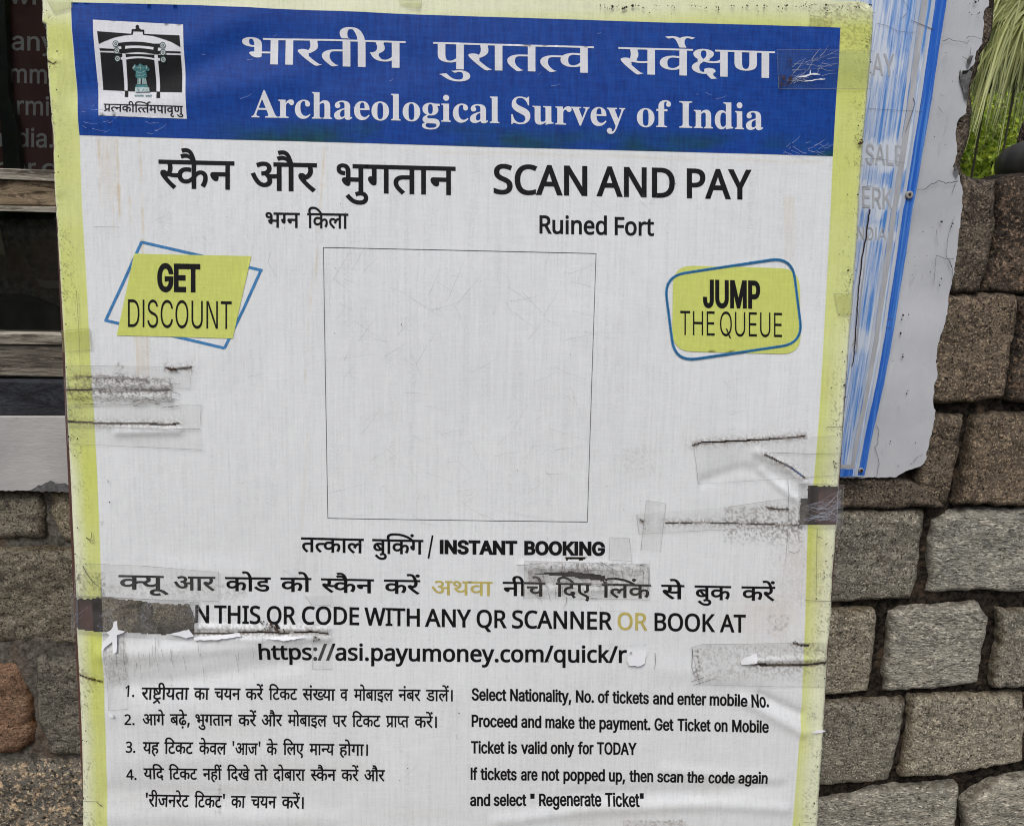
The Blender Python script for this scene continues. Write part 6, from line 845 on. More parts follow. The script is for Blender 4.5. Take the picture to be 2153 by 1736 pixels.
mk = [([(184, 1128), (191, 1133), (196, 1128), (195, 1117)], 2.2, 1.2), ([(193, 1134), (201, 1134), (201, 1140), (194, 1140), (193, 1134)], .8, .8), ([(178, 1187), (184, 1200), (196, 1218), (212, 1232)], 1.6, .7), ([(196, 1214), (200, 1236)], 1.0, .5), ([(216, 1232), (216, 1252)], 1.6, 1.6), ([(214, 1096), (221, 1094), (216, 1103), (214, 1096)], .6, .6),
 ([(1655, 1006), (1655, 1108), (1650, 1180)], .8, .4), ([(1614, 950), (1700, 953), (1768, 952)], .8, .6), ([(1735, 900), (1736, 897), (1770, 896)], .9, .9), ([(1690, 1260), (1750, 1262)], .9, .9), ([(1716, 1110), (1715, 1160), (1714, 1250)], .7, .5), ([(1717, 1126), (1728, 1130)], 1.4, .8), ([(1656, 1157), (1668, 1161), (1678, 1157), (1680, 1151)], .9, .5),
 ([(1730, 1208), (1733, 1212), (1727, 1216)], 1.4, 1.0), ([(1812 - 60, 1214), (1756 - 5, 1215)], 1, 1), ([(192, 620), (165, 615), (168, 760)], .01, .01), ([(163, 610), (170, 720), (172, 790)], .7, .4), ([(200, 478), (245, 478), (255, 479)], .6, .4), ([(207, 560), (215, 590), (240, 592)], .01, .01), ([(199, 650), (252, 664)], .01, .01),
 ([(228, 1008), (231, 1012), (228, 1014)], 1.2, .9), ([(880, 1345 - 1000), (881, 351)], .01, .01), ([(178, 1680), (208, 1681)], .7, .6), ([(205, 1681), (212, 1687), (217, 1690)], .6, 2.0), ([(1687, 1726), (1700, 1727), (1712, 1726)], .7, .5), ([(1680, 1728), (1680, 1736)], .7, .7), ([(560, 1420), (520, 1440), (460, 1450)], .01, .01),
 ([(1262, 1180), (1296, 1199), (1297, 1215)], 1.0, .6), ([(1212, 1184), (1213, 1199)], 1.2, .7), ([(1364, 1192), (1363, 1220), (1359, 1256)], .8, .8), ([(1343, 1187), (1355, 1184)], 1.6, 1.0), ([(1086, 1186), (1136, 1184)], .9, .6), ([(1060, 1141), (1100, 1141)], .01, .01), ([(1452, 1430), (1478, 1421)], .9, 1.1), ([(1457, 1438), (1500, 1423)], 1.0, .7), ([(1455, 1362), (1453, 1400), (1458, 1415)], 1.4, .6), ([(1376, 1370), (1377, 1390), (1374, 1404)], 1.2, .6)]
for k in range(90):
    x = r3.uniform(1110, 1355); y = r3.choice((r3.uniform(1182, 1200), r3.uniform(1222, 1256))); a = r3.choice((0, 1.57)) + r3.uniform(-.3, .3); L = r3.uniform(4, 24)
    mk.append((jag([(x, y), (x + L * math.cos(a), y + L * math.sin(a))], 1.2, 5, k), .7, .4))
for k in range(60):
    x = r3.uniform(150, 362); y = r3.uniform(795, 858); a = r3.uniform(-.4, .4); L = r3.uniform(6, 40)
    mk.append((jag([(x, y), (x + L * math.cos(a), y + L * math.sin(a))], 1.2, 5, k), .8, .4))
for k in range(40):
    x = r3.choice((r3.uniform(232, 430), r3.uniform(232, 560))); y = r3.uniform(1335, 1420); L = r3.uniform(8, 40); a = 1.5 + r3.uniform(-.1, .1)
    mk.append(([(x, y), (x + L * math.cos(a), y + L * math.sin(a))], .5, .3))
ribbons('ink_mark', [q_ for q_ in mk if q_[1] > .02], .0027, plain('dark_mark', (.07, .062, .055), .9), root, 'stuff')
# black specks of mould
r2 = np.random.RandomState(3); P = []; Fc = []
def speck(x, y, r):
    b = len(P); a0 = r2.rand() * 6
    for i in range(5):
        a = a0 + i * 1.2566; P.append((x + r * math.cos(a) * r2.uniform(.5, 1.4), y + r * math.sin(a) * r2.uniform(.6, 1.6)))
    Fc.append((b, b + 1, b + 2, b + 3, b + 4))
for k in range(420):
    y = r2.uniform(0, 1730); left = r2.rand() < .5
    x = (interp(LEFT, y) + abs(r2.normal()) * 9) if left else (interp(RIGHT, y) - abs(r2.normal()) * 16 - 1)
    speck(float(x) + (1 if left else -1), y, abs(r2.normal()) * .7 + .35)
for k in range(130): speck(r2.uniform(230, 1660), r2.uniform(340, 1720), abs(r2.normal()) * .5 + .3)
for k in range(160): speck(r2.uniform(1250, 1835), 13 + abs(r2.normal()) * 6, abs(r2.normal()) * .9 + .4)
link('mould_speck', place(np.array(P), .0026), Fc, plain('mould', (.03, .028, .025), .9), root)['kind'] = 'stuff'
# hairline scratches
sc = []
for k in range(90):
    x = r2.uniform(690, 1230); y = r2.uniform(560, 1090); a = r2.uniform(-1.2, 1.2); L = r2.uniform(15, 90)
    sc.append(([(x, y), (x + L * math.cos(a) * .5, y + L * math.sin(a) * .5 + r2.uniform(-3, 3)), (x + L * math.cos(a), y + L * math.sin(a))], .35, .15))
for k in range(60):
    x = r2.uniform(230, 1650); y = r2.uniform(420, 1700); a = r2.uniform(-1.5, 1.5); L = r2.uniform(8, 40)
    sc.append(([(x, y), (x + L * math.cos(a), y + L * math.sin(a))], .4, .15))
ribbons('scratch', sc, E0, plain('scratch_grey', (.36, .36, .35), .9), root, 'stuff')
sc = []
for k in range(60):
    if k < 26: x = r2.uniform(1640, 1745); y = r2.uniform(300, 326)
    elif k < 44: x = r2.uniform(172, 330); y = r2.uniform(225, 280)
    else: x = r2.uniform(200, 1700); y = r2.uniform(60, 290)
    a = r2.uniform(-.9, .5); L = r2.uniform(6, 30)
    sc.append(([(x, y), (x + L * math.cos(a) * .6, y + L * math.sin(a) * .6 + 1.5), (x + L * math.cos(a), y + L * math.sin(a))], .5, .2))
ribbons('scratch', sc, E0 * 3, plain('scratch_pale_blue', (.38, .46, .66), .8), root, 'stuff')

# ============================================================ THE WALL
YW = 0.150      # face of the masonry
def wpts(P, Y): 
    P = np.asarray(P, float)
    d = np.stack([(P[:, 0] - CX) / F_PX, (P[:, 1] - CY) / F_PX, np.ones(len(P))], 1) @ WR.T
    k = (Y - CAM[1]) / d[:, 1]
    return CAM[0] + d[:, 0] * k, CAM[2] + d[:, 2] * k
def stone_mat(name, a, b, spot, dark, sc=1.0, grain=(1, 1, 1), spec=.2, spotamt=.6):
    m = Mat(name, .92, spec); g = m.map(grain)
    n1 = m.noise(16 * sc, None, 6, .7); n2 = m.noise(250 * sc, g, 3, .65); n3 = m.noise(90 * sc, g, 5, .7); n4 = m.noise(34 * sc, m.map(grain, (0, .4, 0)), 7, .7)
    n5 = m.noise(360 * sc, g, 2, .6)
    col = m.mix(m.ramp(n1, .38, .62), a, b)
    col = m.mix(m.ramp(n3, .54, .62, 0, spotamt), col, spot)
    col = m.mix(m.ramp(n4, .58, .66, 0, .4), col, dark)
    col = m.mix(m.ramp(m.noise(30 * sc, g, 9, .8, .8), .52, .64, 0, .45), col, spot)
    cr = m.math('ABSOLUTE', m.math('SUBTRACT', m.noise(24 * sc, m.map(grain, (0, 1.1, 0)), 7, .62, .5), .5), 0)
    col = m.mix(m.ramp(cr, .001, .006, .55, 0), col, tuple(c * .6 for c in dark))
    col = m.mix(m.ramp(n5, .56, .62, 0, .75), col, tuple(min(.7, c * 1.25) for c in spot))
    col = m.mix(m.ramp(n2, .36, .43, .95, 0), col, dark)
    col = m.mix(m.math('MULTIPLY', m.attr('rim').outputs['Fac'], m.ramp(m.noise(70), .35, .6, .25, .95)), col, tuple(c * .55 + e_ for c, e_ in zip(a, (-.02, -.03, -.035))) if a[0] > .15 else tuple(c * .45 for c in a))
    oi = m.n.new('ShaderNodeObjectInfo')
    col = m.mix(1.0, col, m.mix(oi.outputs['Random'], (.78, .78, .78), (1.24, 1.17, 1.06)), 'MULTIPLY')
    m.color(col); hgt = m.math('ADD', m.math('ADD', m.math('MULTIPLY', n2, .8), m.math('MULTIPLY', n3, 1.0)), m.ramp(cr, .0, .012, 0, .25)); m.bump(hgt, 1.0, .0055); return m.m
S_GREY = stone_mat('grey_granite', (.175, .166, .134), (.27, .26, .215), (.46, .43, .36), (.030, .026, .021))
S_PALE = stone_mat('pale_granite', (.215, .22, .20), (.35, .35, .31), (.58, .55, .47), (.060, .056, .048), 1.0, (.55, 1, 1.5))
S_BROWN = stone_mat('brown_stone', (.075, .060, .046), (.165, .136, .104), (.31, .25, .18), (.014, .011, .009))
S_DARK = stone_mat('sooty_stone', (.022, .019, .017), (.100, .080, .062), (.24, .17, .12), (.008, .006, .005), .75)
S_TAN = stone_mat('tan_stone', (.185, .165, .120), (.265, .24, .18), (.38, .34, .26), (.032, .026, .019), 1.1, spotamt=.3)
S_RED = stone_mat('red_stone', (.165, .100, .066), (.215, .135, .090), (.28, .20, .14), (.034, .023, .016), 1.1, spotamt=.25)
S_BLUE = stone_mat('grey_brown_stone', (.145, .135, .108), (.21, .195, .16), (.30, .27, .21), (.026, .023, .019), 1.0, spotamt=.3)
S_PEACH = stone_mat('peach_flecked_stone', (.12, .113, .098), (.20, .19, .162), (.58, .44, .29), (.022, .020, .017), .55, (1, 1, 1), .2, .95)
m = Mat('black_mortar', .95, .1); n = m.noise(110, None, 6, .75)
xs = m.n.new('ShaderNodeSeparateXYZ'); m.l.new(m.co, xs.inputs[0])
rt = m.mix(m.ramp(n, .42, .60), (.006, .005, .004), (.052, .040, .030)); rt = m.mix(m.ramp(m.noise(26, None, 5, .6), .56, .68, 0, .8), rt, (.13, .090, .058))
lf = m.mix(m.ramp(n, .38, .62), (.060, .053, .043), (.20, .185, .155)); lf = m.mix(m.ramp(m.noise(14, None, 5, .6), .5, .62, 0, .7), lf, (.13, .085, .055))
m.color(m.mix(m.ramp(xs.outputs[0], -.30, .20), lf, rt)).bump(n, 1.0, .006); M_MORTAR = m.m

wallroot = empty('stone_wall', (0, YW + .2, 0), 'rough stone masonry wall with dark joints behind the notice board', 'wall')
def stone(poly, mat, prot=.014, rnd=.011, rough=1.0, seed=0, Y=YW, depth=.06, name='stone', par=None, step=.0050, world_poly=False, smooth=True, grow=0.0):
    if world_poly: X = np.array([p[0] for p in poly]); Z = np.array([p[1] for p in poly])
    else:
        X, Z = wpts(poly, Y)
    # wobble the outline
    L = [(a, b) for a, b in zip(X, Z)]; Q = dense(L + [L[0]], .010)[:-1]
    Q = [(x + (vn(x + 3, z, .045, 5) - .5) * .006 + (vn(x, z, .008, 6) - .5) * .005, z + (vn(x + 9, z, .045, 7) - .5) * .006 + (vn(x, z + 5, .008, 8) - .5) * .005) for x, z in Q]
    gx_, gz_ = sum(a for a, b in Q) / len(Q), sum(b for a, b in Q) / len(Q)
    Q = [(float(gx_ + (a - gx_) * (1 + grow / max(.03, math.hypot(a - gx_, b - gz_)))), float(gz_ + (b - gz_) * (1 + grow / max(.03, math.hypot(a - gx_, b - gz_))))) for a, b in Q]
    P, T = tri2d([[(a * 1000, b * 1000) for a, b in Q]], step * 1000); P = P / 1000
    d = segdist(P[:, 0], P[:, 1], Q + [Q[0]])
    ox, oz = P.mean(0)
    prof = prot * (1 - np.exp(-(d / rnd) ** 1.3))
    nz = (fbm(P[:, 0] + seed, P[:, 1], .055, 100 + seed, 4) - .5) * .0065 + (fbm(P[:, 0], P[:, 1] + seed, .012, 130 + seed, 3) - .5) * .0042
    rg = (.5 - np.abs(fbm(P[:, 0] + seed, P[:, 1] * 1.6, .024, 160 + seed, 4) - .5) * 4) * .0026 * rough * np.clip(d / .006, 0, 1)
    tilt = (P[:, 0] - ox) * random.uniform(-.05, .05) + (P[:, 1] - oz) * random.uniform(-.05, .05)
    y = Y - prof - nz * rough * np.clip(d / .006, .15, 1) - rg + tilt
    V = [tuple(v) for v in np.stack([P[:, 0] - ox, y - (YW), P[:, 1] - oz], 1)]
    rim = np.clip(1 - d / (.003 + .012 * fbm(P[:, 0], P[:, 1], .03, 210 + seed)), 0, 1)
    F_ = [tuple(int(i) for i in t) for t in T]
    # skirt from boundary edges
    cnt = {}
    for t in F_:
        for i in range(3):
            k = (t[i], t[(i + 1) % 3]); cnt[k] = 1
    bn = [k for k in cnt if (k[1], k[0]) not in cnt]; nb = {}
    for a, b in bn:
        for i in (a, b):
            if i not in nb: nb[i] = len(V); V.append((V[i][0] * .995, depth, V[i][2] * .995))
    F_ += [(b, a, nb[a], nb[b]) for a, b in bn]
    par = par or wallroot
    pw = np.array(par.location)
    rim = np.concatenate([rim, np.ones(len(V) - len(rim))])
    o = link(name, V, F_, mat, par, smooth=smooth, attrs={'rim': ('FLOAT', rim)}, loc=(ox - pw[0], YW - pw[1], oz - pw[2]))
    return o
RS = [
 ([(2019, 368), (2050, 380), (2087, 384), (2083, 470), (2074, 545), (2056, 608), (1995, 610), (1990, 520), (1995, 434)], S_BROWN),
 ([(2092, 385), (2150, 371), (2300, 372), (2300, 612), (2066, 612), (2082, 545), (2090, 470)], S_DARK),
 ([(1960, 622), (2130, 620), (2132, 650), (2124, 710), (2105, 837), (1950, 840), (1955, 730)], S_BROWN),
 ([(2139, 622), (2300, 620), (2300, 842), (2113, 842), (2132, 710)], S_DARK),
 ([(1930, 872), (2024, 876), (2018, 900), (1989, 1062), (1930, 1040)], S_BROWN),
 ([(2050, 872), (2300, 868), (2300, 1045), (2137, 1055), (2006, 1056), (2016, 1020), (2036, 940)], S_BROWN),
 ([(1700, 1000), (1880, 1000), (1940, 1020), (1984, 1064), (1980, 1066), (1700, 1068)], S_BROWN),
 ([(1700, 1079), (1941, 1075), (1935, 1118), (1916, 1256), (1700, 1265)], S_GREY),
 ([(1968, 1100), (1997, 1078), (2300, 1064), (2300, 1233), (2064, 1240), (1950, 1243), (1955, 1180)], S_PALE),
 ([(1690, 1286), (1834, 1281), (1832, 1330), (1826, 1448), (1690, 1461)], S_PEACH if False else S_GREY),
 ([(1872, 1288), (1902, 1278), (2050, 1268), (2066, 1300), (2060, 1345), (2048, 1430), (1960, 1443), (1866, 1449), (1862, 1400)], S_PALE),
 ([(2094, 1283), (2300, 1278), (2300, 1438), (2088, 1436), (2084, 1400), (2100, 1350)], S_GREY),
 ([(1680, 1477), (1896, 1467), (1890, 1515), (1866, 1634), (1680, 1652)], S_GREY),
 ([(1914, 1465), (2148, 1454), (2149, 1515), (2141, 1590), (2080, 1603), (1892, 1632), (1907, 1550)], S_GREY),
 ([(2160, 1458), (2300, 1450), (2300, 1588), (2152, 1590)], S_BROWN),
 ([(1680, 1688), (1840, 1664), (2008, 1643), (2010, 1665), (1988, 1790), (1680, 1790)], S_PALE),
 ([(2022, 1680), (2087, 1637), (2300, 1616), (2300, 1800), (2018, 1800), (2028, 1740)], S_PALE)]
for i, (p, mt_) in enumerate(RS): stone(p, mt_, seed=i * 3, prot=random.uniform(.007, .011), rnd=.0032, rough=.85, step=.0040, grow=.0034)
LS = [([(-90, 1041), (87, 1036), (95, 1060), (93, 1125), (-90, 1140)], S_TAN), ([(116, 1036), (300, 1036), (300, 1150), (132, 1132), (113, 1090)], S_TAN),
 ([(-90, 1156), (100, 1151), (300, 1160), (300, 1350), (60, 1352), (-90, 1350)], S_TAN), ([(-90, 1393), (40, 1392), (55, 1410), (63, 1450), (73, 1530), (65, 1555), (40, 1572), (-90, 1582)], S_RED),
 ([(80, 1386), (95, 1382), (300, 1380), (300, 1584), (110, 1581), (103, 1545), (90, 1510), (82, 1440)], S_BLUE), ([(-90, 1607), (130, 1598), (300, 1600), (300, 1790), (-90, 1790)], S_PEACH)]
for i, (p, mt_) in enumerate(LS): stone(p, mt_, seed=50 + i * 3, prot=.007, rnd=.007, rough=1.2, step=.004, grow=.003)
stone([(1880, -40), (2096, -40), (2092, 0), (2087, 50), (2077, 90), (2060, 112), (2050, 150), (2042, 182), (2041, 214), (2036, 262), (2025, 312), (2014, 352), (2019, 366), (1990, 430), (1880, 500)], S_BROWN, prot=.006, seed=90, depth=.30, step=.004)
# plain courses outside the picture and behind the board
mortar_x, mortar_z = [], []
xa, zb = wpts([(-90, 1800), (1690, 1280), (2300, 1800)], YW)[0], wpts([(300, 1800), (300, 1041), (2300, 372)], YW)[1]
r5 = random.Random(11)
def courses(x0, x1, z0, z1, mats, hmin=.085, hmax=.12):
    z = z1
    while z > z0 + .03:
        h_ = min(r5.uniform(hmin, hmax), z - z0); x = x0
        while x < x1 - .02:
            w_ = min(r5.uniform(.12, .24), x1 - x)
            if w_ > .04: stone([(x + .006, z - .006), (x + .006, z - h_ + .006), (x + w_ - .006, z - h_ + .006), (x + w_ - .006, z - .006)], r5.choice(mats), seed=r5.randint(200, 900), world_poly=True, step=.016, prot=.010, smooth=True)
            x += w_
        z -= h_
xL0, xL1, xR0, xR1 = wpts([(-90, 1400)], YW)[0][0], wpts([(304, 1400)], YW)[0][0], wpts([(1676, 1400)], YW)[0][0], wpts([(2305, 1400)], YW)[0][0]
zT1, zB1 = wpts([(300, 1041)], YW)[1][0], wpts([(300, 1800)], YW)[1][0]
courses(xL1 + .01, xR0 - .005, zB1, zT1, [S_TAN, S_GREY, S_BLUE], .10, .14)
courses(xL0 - .75, xR1 + .55, .02, zB1 - .012, [S_TAN, S_GREY, S_BROWN, S_BLUE], .13, .18)
courses(xL0 - .75, xL0 - .01, zB1, zT1, [S_TAN, S_BLUE], .12, .16)
courses(xR1 + .03, xR1 + .55, zB1, wpts([(2200, 372)], YW)[1][0], [S_GREY, S_BROWN], .12, .16)
# mortar bed
def bed(x0, x1, z0, z1, Y, step=.006):
    nx = int((x1 - x0) / step); nz = int((z1 - z0) / step)
    X, Z = np.meshgrid(np.linspace(x0, x1, nx), np.linspace(z0, z1, nz))
    lefty = np.clip((.2 - X) / .3, 0, 1)
    yy_ = Y - .006 * lefty - (fbm(X, Z, .03, 300) - .5) * .012 - (fbm(X, Z, .008, 310) - .5) * .004
    V = np.stack([X, yy_, Z], -1).reshape(-1, 3) - np.array(wallroot.location); I = np.arange(nx * nz).reshape(nz, nx)
    return big('mortar', V, np.stack([I[:-1, :-1], I[:-1, 1:], I[1:, 1:], I[1:, :-1]], -1).reshape(-1, 4), M_MORTAR, wallroot)
zCap = wpts([(2150, 384)], YW)[1][0]
bed(xL0 - .75, xR1 + .55, .0, zT1 + .004, YW + .006)
xEdge = wpts([(2004, 500)], YW)[0][0]
bed(wpts([(1700, 500)], YW)[0][0], xR1 + .55, zT1 - .01, zCap - .012, YW + .0075)
def slab(name, x0, x1, y0, y1, z0, z1, mat, par):
    V, F_ = boxm(x0, x1, y0, y1, z0, z1); pw = np.array(par.location)
    return link(name, np.array(V) - pw, F_, mat, par)
slab('wall_core', xL0 - .75, xR1 + .55, YW + .03, YW + .40, 0, zCap - .02, M_MORTAR, wallroot)
xE2 = wpts([(2030, 200)], YW)[0][0]
zHi = 2.45
slab('wall_core', wpts([(1500, 0)], YW)[0][0], xE2, YW + .031, YW + .399, zCap - .021, zHi, M_MORTAR, wallroot)

# white plaster
m = Mat('white_plaster', .85, .2); n1 = m.noise(7, None, 6, .6); n2 = m.noise(90, m.map((1, 1, .3)), 5, .7)
col = m.mix(m.ramp(n1, .35, .65), (.43, .445, .465), (.53, .545, .56)); col = m.mix(m.ramp(n2, .60, .72, 0, .45), col, (.30, .31, .34))
col = m.mix(m.ramp(m.noise(240, None, 3, .6), .72, .76, 0, .8), col, (.08, .08, .08))
m.color(col).bump(n2, .35, .002); M_PLASTER = m.m
m = Mat('ledge_plaster', .85, .2); n1 = m.noise(9, None, 6, .6); n2 = m.noise(150, m.map((.3, 1, 1)), 5, .7)
col = m.mix(m.ramp(n1, .35, .65), (.36, .355, .345), (.46, .45, .43)); col = m.mix(m.ramp(n2, .62, .74, 0, .6), col, (.12, .11, .10))
m.color(col).bump(n2, .4, .002); M_LEDGE = m.m
YP = YW - .013
def wmap(Y): 
    pl = np.array(wallroot.location)
    def f(P, off):
        X, Z = wpts(P, Y); return np.stack([X, np.full(len(X), Y - off), Z], 1) - pl
    return f
def slabpoly(name, loops, Y, thick, mat, par, step=None, jitter=0, rel=0, mapy=None):
    """flat slab traced on the wall: front face, turned edge"""
    loops = [[tuple(p) for p in L] for L in loops]
    P, T = tri2d(loops, step); X, Z = wpts(P, Y); pw = np.array(par.location)
    y = np.full(len(X), Y) - (rel * (fbm(X, Z, .12, 400, 3) - .5) if rel else 0)
    V = [tuple(v) for v in np.stack([X, y, Z], 1) - pw]; F_ = [tuple(int(i) for i in t) for t in T]
    cnt = {(t[i], t[(i + 1) % 3]) for t in F_ for i in range(3)}
    bn = [k for k in cnt if (k[1], k[0]) not in cnt]; nb = {}
    for a, b in bn:
        for i in (a, b):
            if i not in nb: nb[i] = len(V); V.append((V[i][0], V[i][1] + thick, V[i][2]))
    F_ += [(b, a, nb[a], nb[b]) for a, b in bn]
    return link(name, V, F_, mat, par, smooth=False)
PLEDGE = [(2080, -40), (2079.7, 0), (2078, 14), (2067, 24), (2068.5, 57.5), (2064.7, 92.5), (2052, 107.5), (2049.7, 130), (2037, 147.5), (2024, 150), (2022, 158), (2017, 148), (2016, 165), (2021, 180), (2026, 198), (2032, 212.5), (2031, 237.5), (2014.7, 252.5), (2009.7, 275), (2013.5, 322.5), (2003.5, 350), (2010, 362), (2017, 370), (2024.7, 400), (2024.7, 434), (2019.7, 464), (2014.7, 509), (2004.7, 584), (1997, 614), (1992, 659), (1984.7, 684), (1972, 721.5), (1968.5, 759), (1971, 794), (1964.7, 809), (1962, 844), (1967, 868), (1963.5, 893), (1949.7, 943), (1947, 968), (1934.7, 980.5), (1904.7, 990.5), (1884.7, 1003), (1839.7, 1003), (1780, 1004), (1700, 1006)]
slabpoly('plaster', [jag(PLEDGE, 1.3, 6, 21) + [(1700, -40)]], YP, .016, M_PLASTER, wallroot, 22, rel=.004)['label'] = 'cracked whitewashed plaster'
# exposed grey undercoat where the plaster flaked
m = Mat('grey_undercoat', .9, .1); m.color(m.mix(m.ramp(m.noise(90, None, 5, .7), .4, .6), (.07, .07, .07), (.15, .15, .148))).bump(m.noise(200, None, 4), .5, .002); M_UNDER = m.m
sheetw = lambda name, loops, off, mat, par=wallroot, Y=YP: link(name, wmap(Y)(tri2d(loops, None)[0], off), [tuple(map(int, t)) for t in tri2d(loops, None)[1]], mat, par)
sheetw('plaster_chip', [[(2017, 146), (2020, 158), (2030, 156), (2036, 148), (2042, 152), (2034, 180), (2032, 212), (2026, 205), (2021, 185), (2015, 168)], [(2030, 130), (2036, 118), (2044, 118), (2038, 135), (2034, 143), (2031, 142)], [(2002, 358), (2006, 348), (2010, 352), (2014, 365), (2010, 372)]], .0026, M_UNDER)
CR = [([(1978, 88), (1993, 83), (2001, 87), (2022, 89), (2029, 93), (2034, 87)], 1.2, .7), ([(2028, 82), (2034, 78), (2046, 78), (2056, 83), (2066, 86)], .9, .4), ([(2038, 100), (2037, 116)], .6, .9), ([(2020, 120), (2028, 124), (2033, 128)], .5, 1.3),
 ([(1926, 399), (1940, 399), (1955, 388), (1973, 380), (1985, 386), (2012, 381)], .8, 1.6), ([(2006, 386), (2000, 400), (1999, 411)], 1.2, .5), ([(1999, 571 - 10), (1986, 536), (1990, 500), (1998, 470), (2004, 455)], .8, .5), ([(1965, 537), (1980, 542), (1994, 545), (2003, 543)], .9, .9), ([(1994, 546), (1998, 560), (2000, 578), (1999, 590)], 1.3, .6),
 ([(1961, 600), (1964, 555), (1966, 540)], .6, .5), ([(1966, 483), (1968, 515)], .7, .4), ([(1841, 893), (1846, 905), (1843, 930), (1837, 940), (1843, 955), (1846, 975), (1840, 1000)], .9, .6), ([(1975, 200), (1981, 203)], .8, .3), ([(1970, 225), (1980, 239)], .6, .4), ([(1958, 205), (1961, 214)], .8, .3), ([(1918, 970), (1925, 960), (1938, 953)], .8, .5)]
CR = [(jag(p, .9, 4, i), w0, w1) for i, (p, w0, w1) in enumerate(CR)]
ribbons('plaster_crack', CR, .0030, plain('crack_dark', (.015, .014, .013), .95), wallroot, None, wmap(YP))  # dark ribbons on the plaster put the shade inside cracks into colour
P = []; Fc = []
for x, y, r in ((1896, 662, 2.5), (1893, 672, 2), (1908, 661, 1.5), (1891, 700, 2.5), (1896, 744, 2), (1896, 749, 2.6), (1904, 826, 2), (1906, 820, 1.2), (1973, 599, 2), (1976, 585, 2), (1953, 572, 1.2), (1984, 112, 1.2), (2000, 172, 1), (1984, 305, 1), (1962, 288, 1), (2048, 6, 3), (2046, 2, 2), (2054, 4, 1.5), (2036, 10, 1.2), (2035, 28, 1.3), (2056, 28, 1.5), (2053, 30, 1.6), (2040, 33, 1.2), (1870, 926, 1.6), (1976, 466, 3), (2000, 470, 2.5), (1997, 476, 2)): speck(x, y, r)
for k in range(110): 
    x = r2.uniform(1850, 2010); y = r2.choice([r2.uniform(0, 60), r2.uniform(440, 620), r2.uniform(900, 985)])
    if x + y * .1 < 2060 and x < 1975 - max(0, y - 700) * .2: speck(x, y, abs(r2.normal()) * .6 + .3)
link('plaster_speck', wmap(YP)(np.array(P), .0031), Fc, plain('pit', (.03, .028, .026), .95), wallroot)['kind'] = 'stuff'
# left plaster ledge under the window
LE = [(-260, 878), (330, 878), (330, 1034)] + jag([(330, 1036), (145, 1029), (130, 1024), (110, 1012), (95, 1017), (75, 1027), (60, 1031), (-260, 1034)], .9, 6, 31)
slabpoly('plaster', [LE], YW - .020, .03, M_LEDGE, wallroot, 24, rel=.003)['label'] = 'pale plaster ledge below the window'
sheetw('plaster_chip', [jag([(60, 1031), (74, 1026), (82, 1018), (92, 1019), (103, 1011), (113, 1008), (120, 1014), (134, 1014), (150, 1019), (150, 1033), (60, 1031)], 1.6, 4, 8)[:-1]], .0026, M_UNDER, wallroot, YW - .020)
slab('plaster', xL0 - .75, wpts([(-262, 400)], YW)[0][0], YW - .012, YW + .02, zT1 + .004, zHi, M_PLASTER, wallroot)
slab('plaster', wpts([(-262, 400)], YW)[0][0] + .001, wpts([(1695, -60)], YW)[0][0], YW - .0125, YW + .02, wpts([(800, -62)], YW)[1][0] + .002, zHi, M_PLASTER, wallroot)
slab('plaster', wpts([(1695, -60)], YW)[0][0] + .001, xE2 + .03, YW - .0128, YW + .015, wpts([(1900, -41)], YW)[1][0] + .002, zHi, M_PLASTER, wallroot)
# plaster face around the window, hidden by the board and beyond the frame
slabpoly('plaster', [[(160, -60), (1698, -60), (1698, 877), (160, 877)]], YW - .012, .02, M_PLASTER, wallroot, 60)

# ============================================================ BLUE PAINTED BOARD
m = Mat('streaky_blue_paint', .45, .4)
xs = m.n.new('ShaderNodeSeparateXYZ'); m.l.new(m.co, xs.inputs[0])
st1 = m.noise(95, m.map((1, 1, .035)), 6, .75); st2 = m.noise(22, m.map((1, 1, .10)), 5, .7); st3 = m.noise(500, m.map((1, 1, .05)), 3, .7)
st2 = m.noise(26, m.map((1, 1, .045), (0, -.10, 0)), 3, .55); st1 = m.noise(190, m.map((1, 1, .022), (0, -.10, 0)), 6, .8)
f = m.math('ADD', m.math('MULTIPLY', st1, .62), m.math('MULTIPLY', st2, .38))
f = m.math('ADD', f, m.math('MULTIPLY', m.math('SUBTRACT', m.noise(420, m.map((1, 1, .04), (0, -.10, 0)), 2, .6), .5), .40))
f = m.math('SUBTRACT', f, m.math('MULTIPLY', m.attr('pale').outputs['Fac'], .16))
col = m.mix(m.ramp(f, .44, .62), (.62, .68, .75), (.070, .235, .60))
col = m.mix(m.ramp(m.noise(260, m.map((1, 1, .3)), 4, .7), .62, .70, 0, .5), col, (.60, .63, .66))
m.color(col).bump(st1, .3, .001); M_BSTREAK = m.m
m = Mat('blue_border_paint', .4, .45); st1 = m.noise(160, m.map((1, 1, .03)), 6, .75)
st1 = m.noise(260, m.map((1, 1, .02), (0, -.10, 0)), 5, .8); m.color(m.mix(m.ramp(st1, .46, .66), (.014, .110, .50), (.12, .30, .66))).bump(st1, .25, .001); M_BBORD = m.m
m = Mat('grey_ghost_paint', .6, .3); n = m.noise(120, m.map((1, 1, .2)), 5, .7); m.color(m.mix(m.ramp(n, .35, .65), (.36, .37, .39), (.46, .475, .49))); M_GHOST = m.m
m = Mat('pale_worn_paint', .6, .3); n = m.noise(140, m.map((1, 1, .08)), 5, .7); m.color(m.mix(m.ramp(n, .40, .62), (.54, .57, .62), (.36, .44, .56))); M_PALEB = m.m
bb = empty('painted_board', (wall(1760, 500, .12)[0], .12, wall(1760, 500, .12)[1]), 'weathered blue and white painted board fixed to the plaster, half hidden by the notice board', 'sign board')
bo = np.array(bb.location); YB = YW - .024
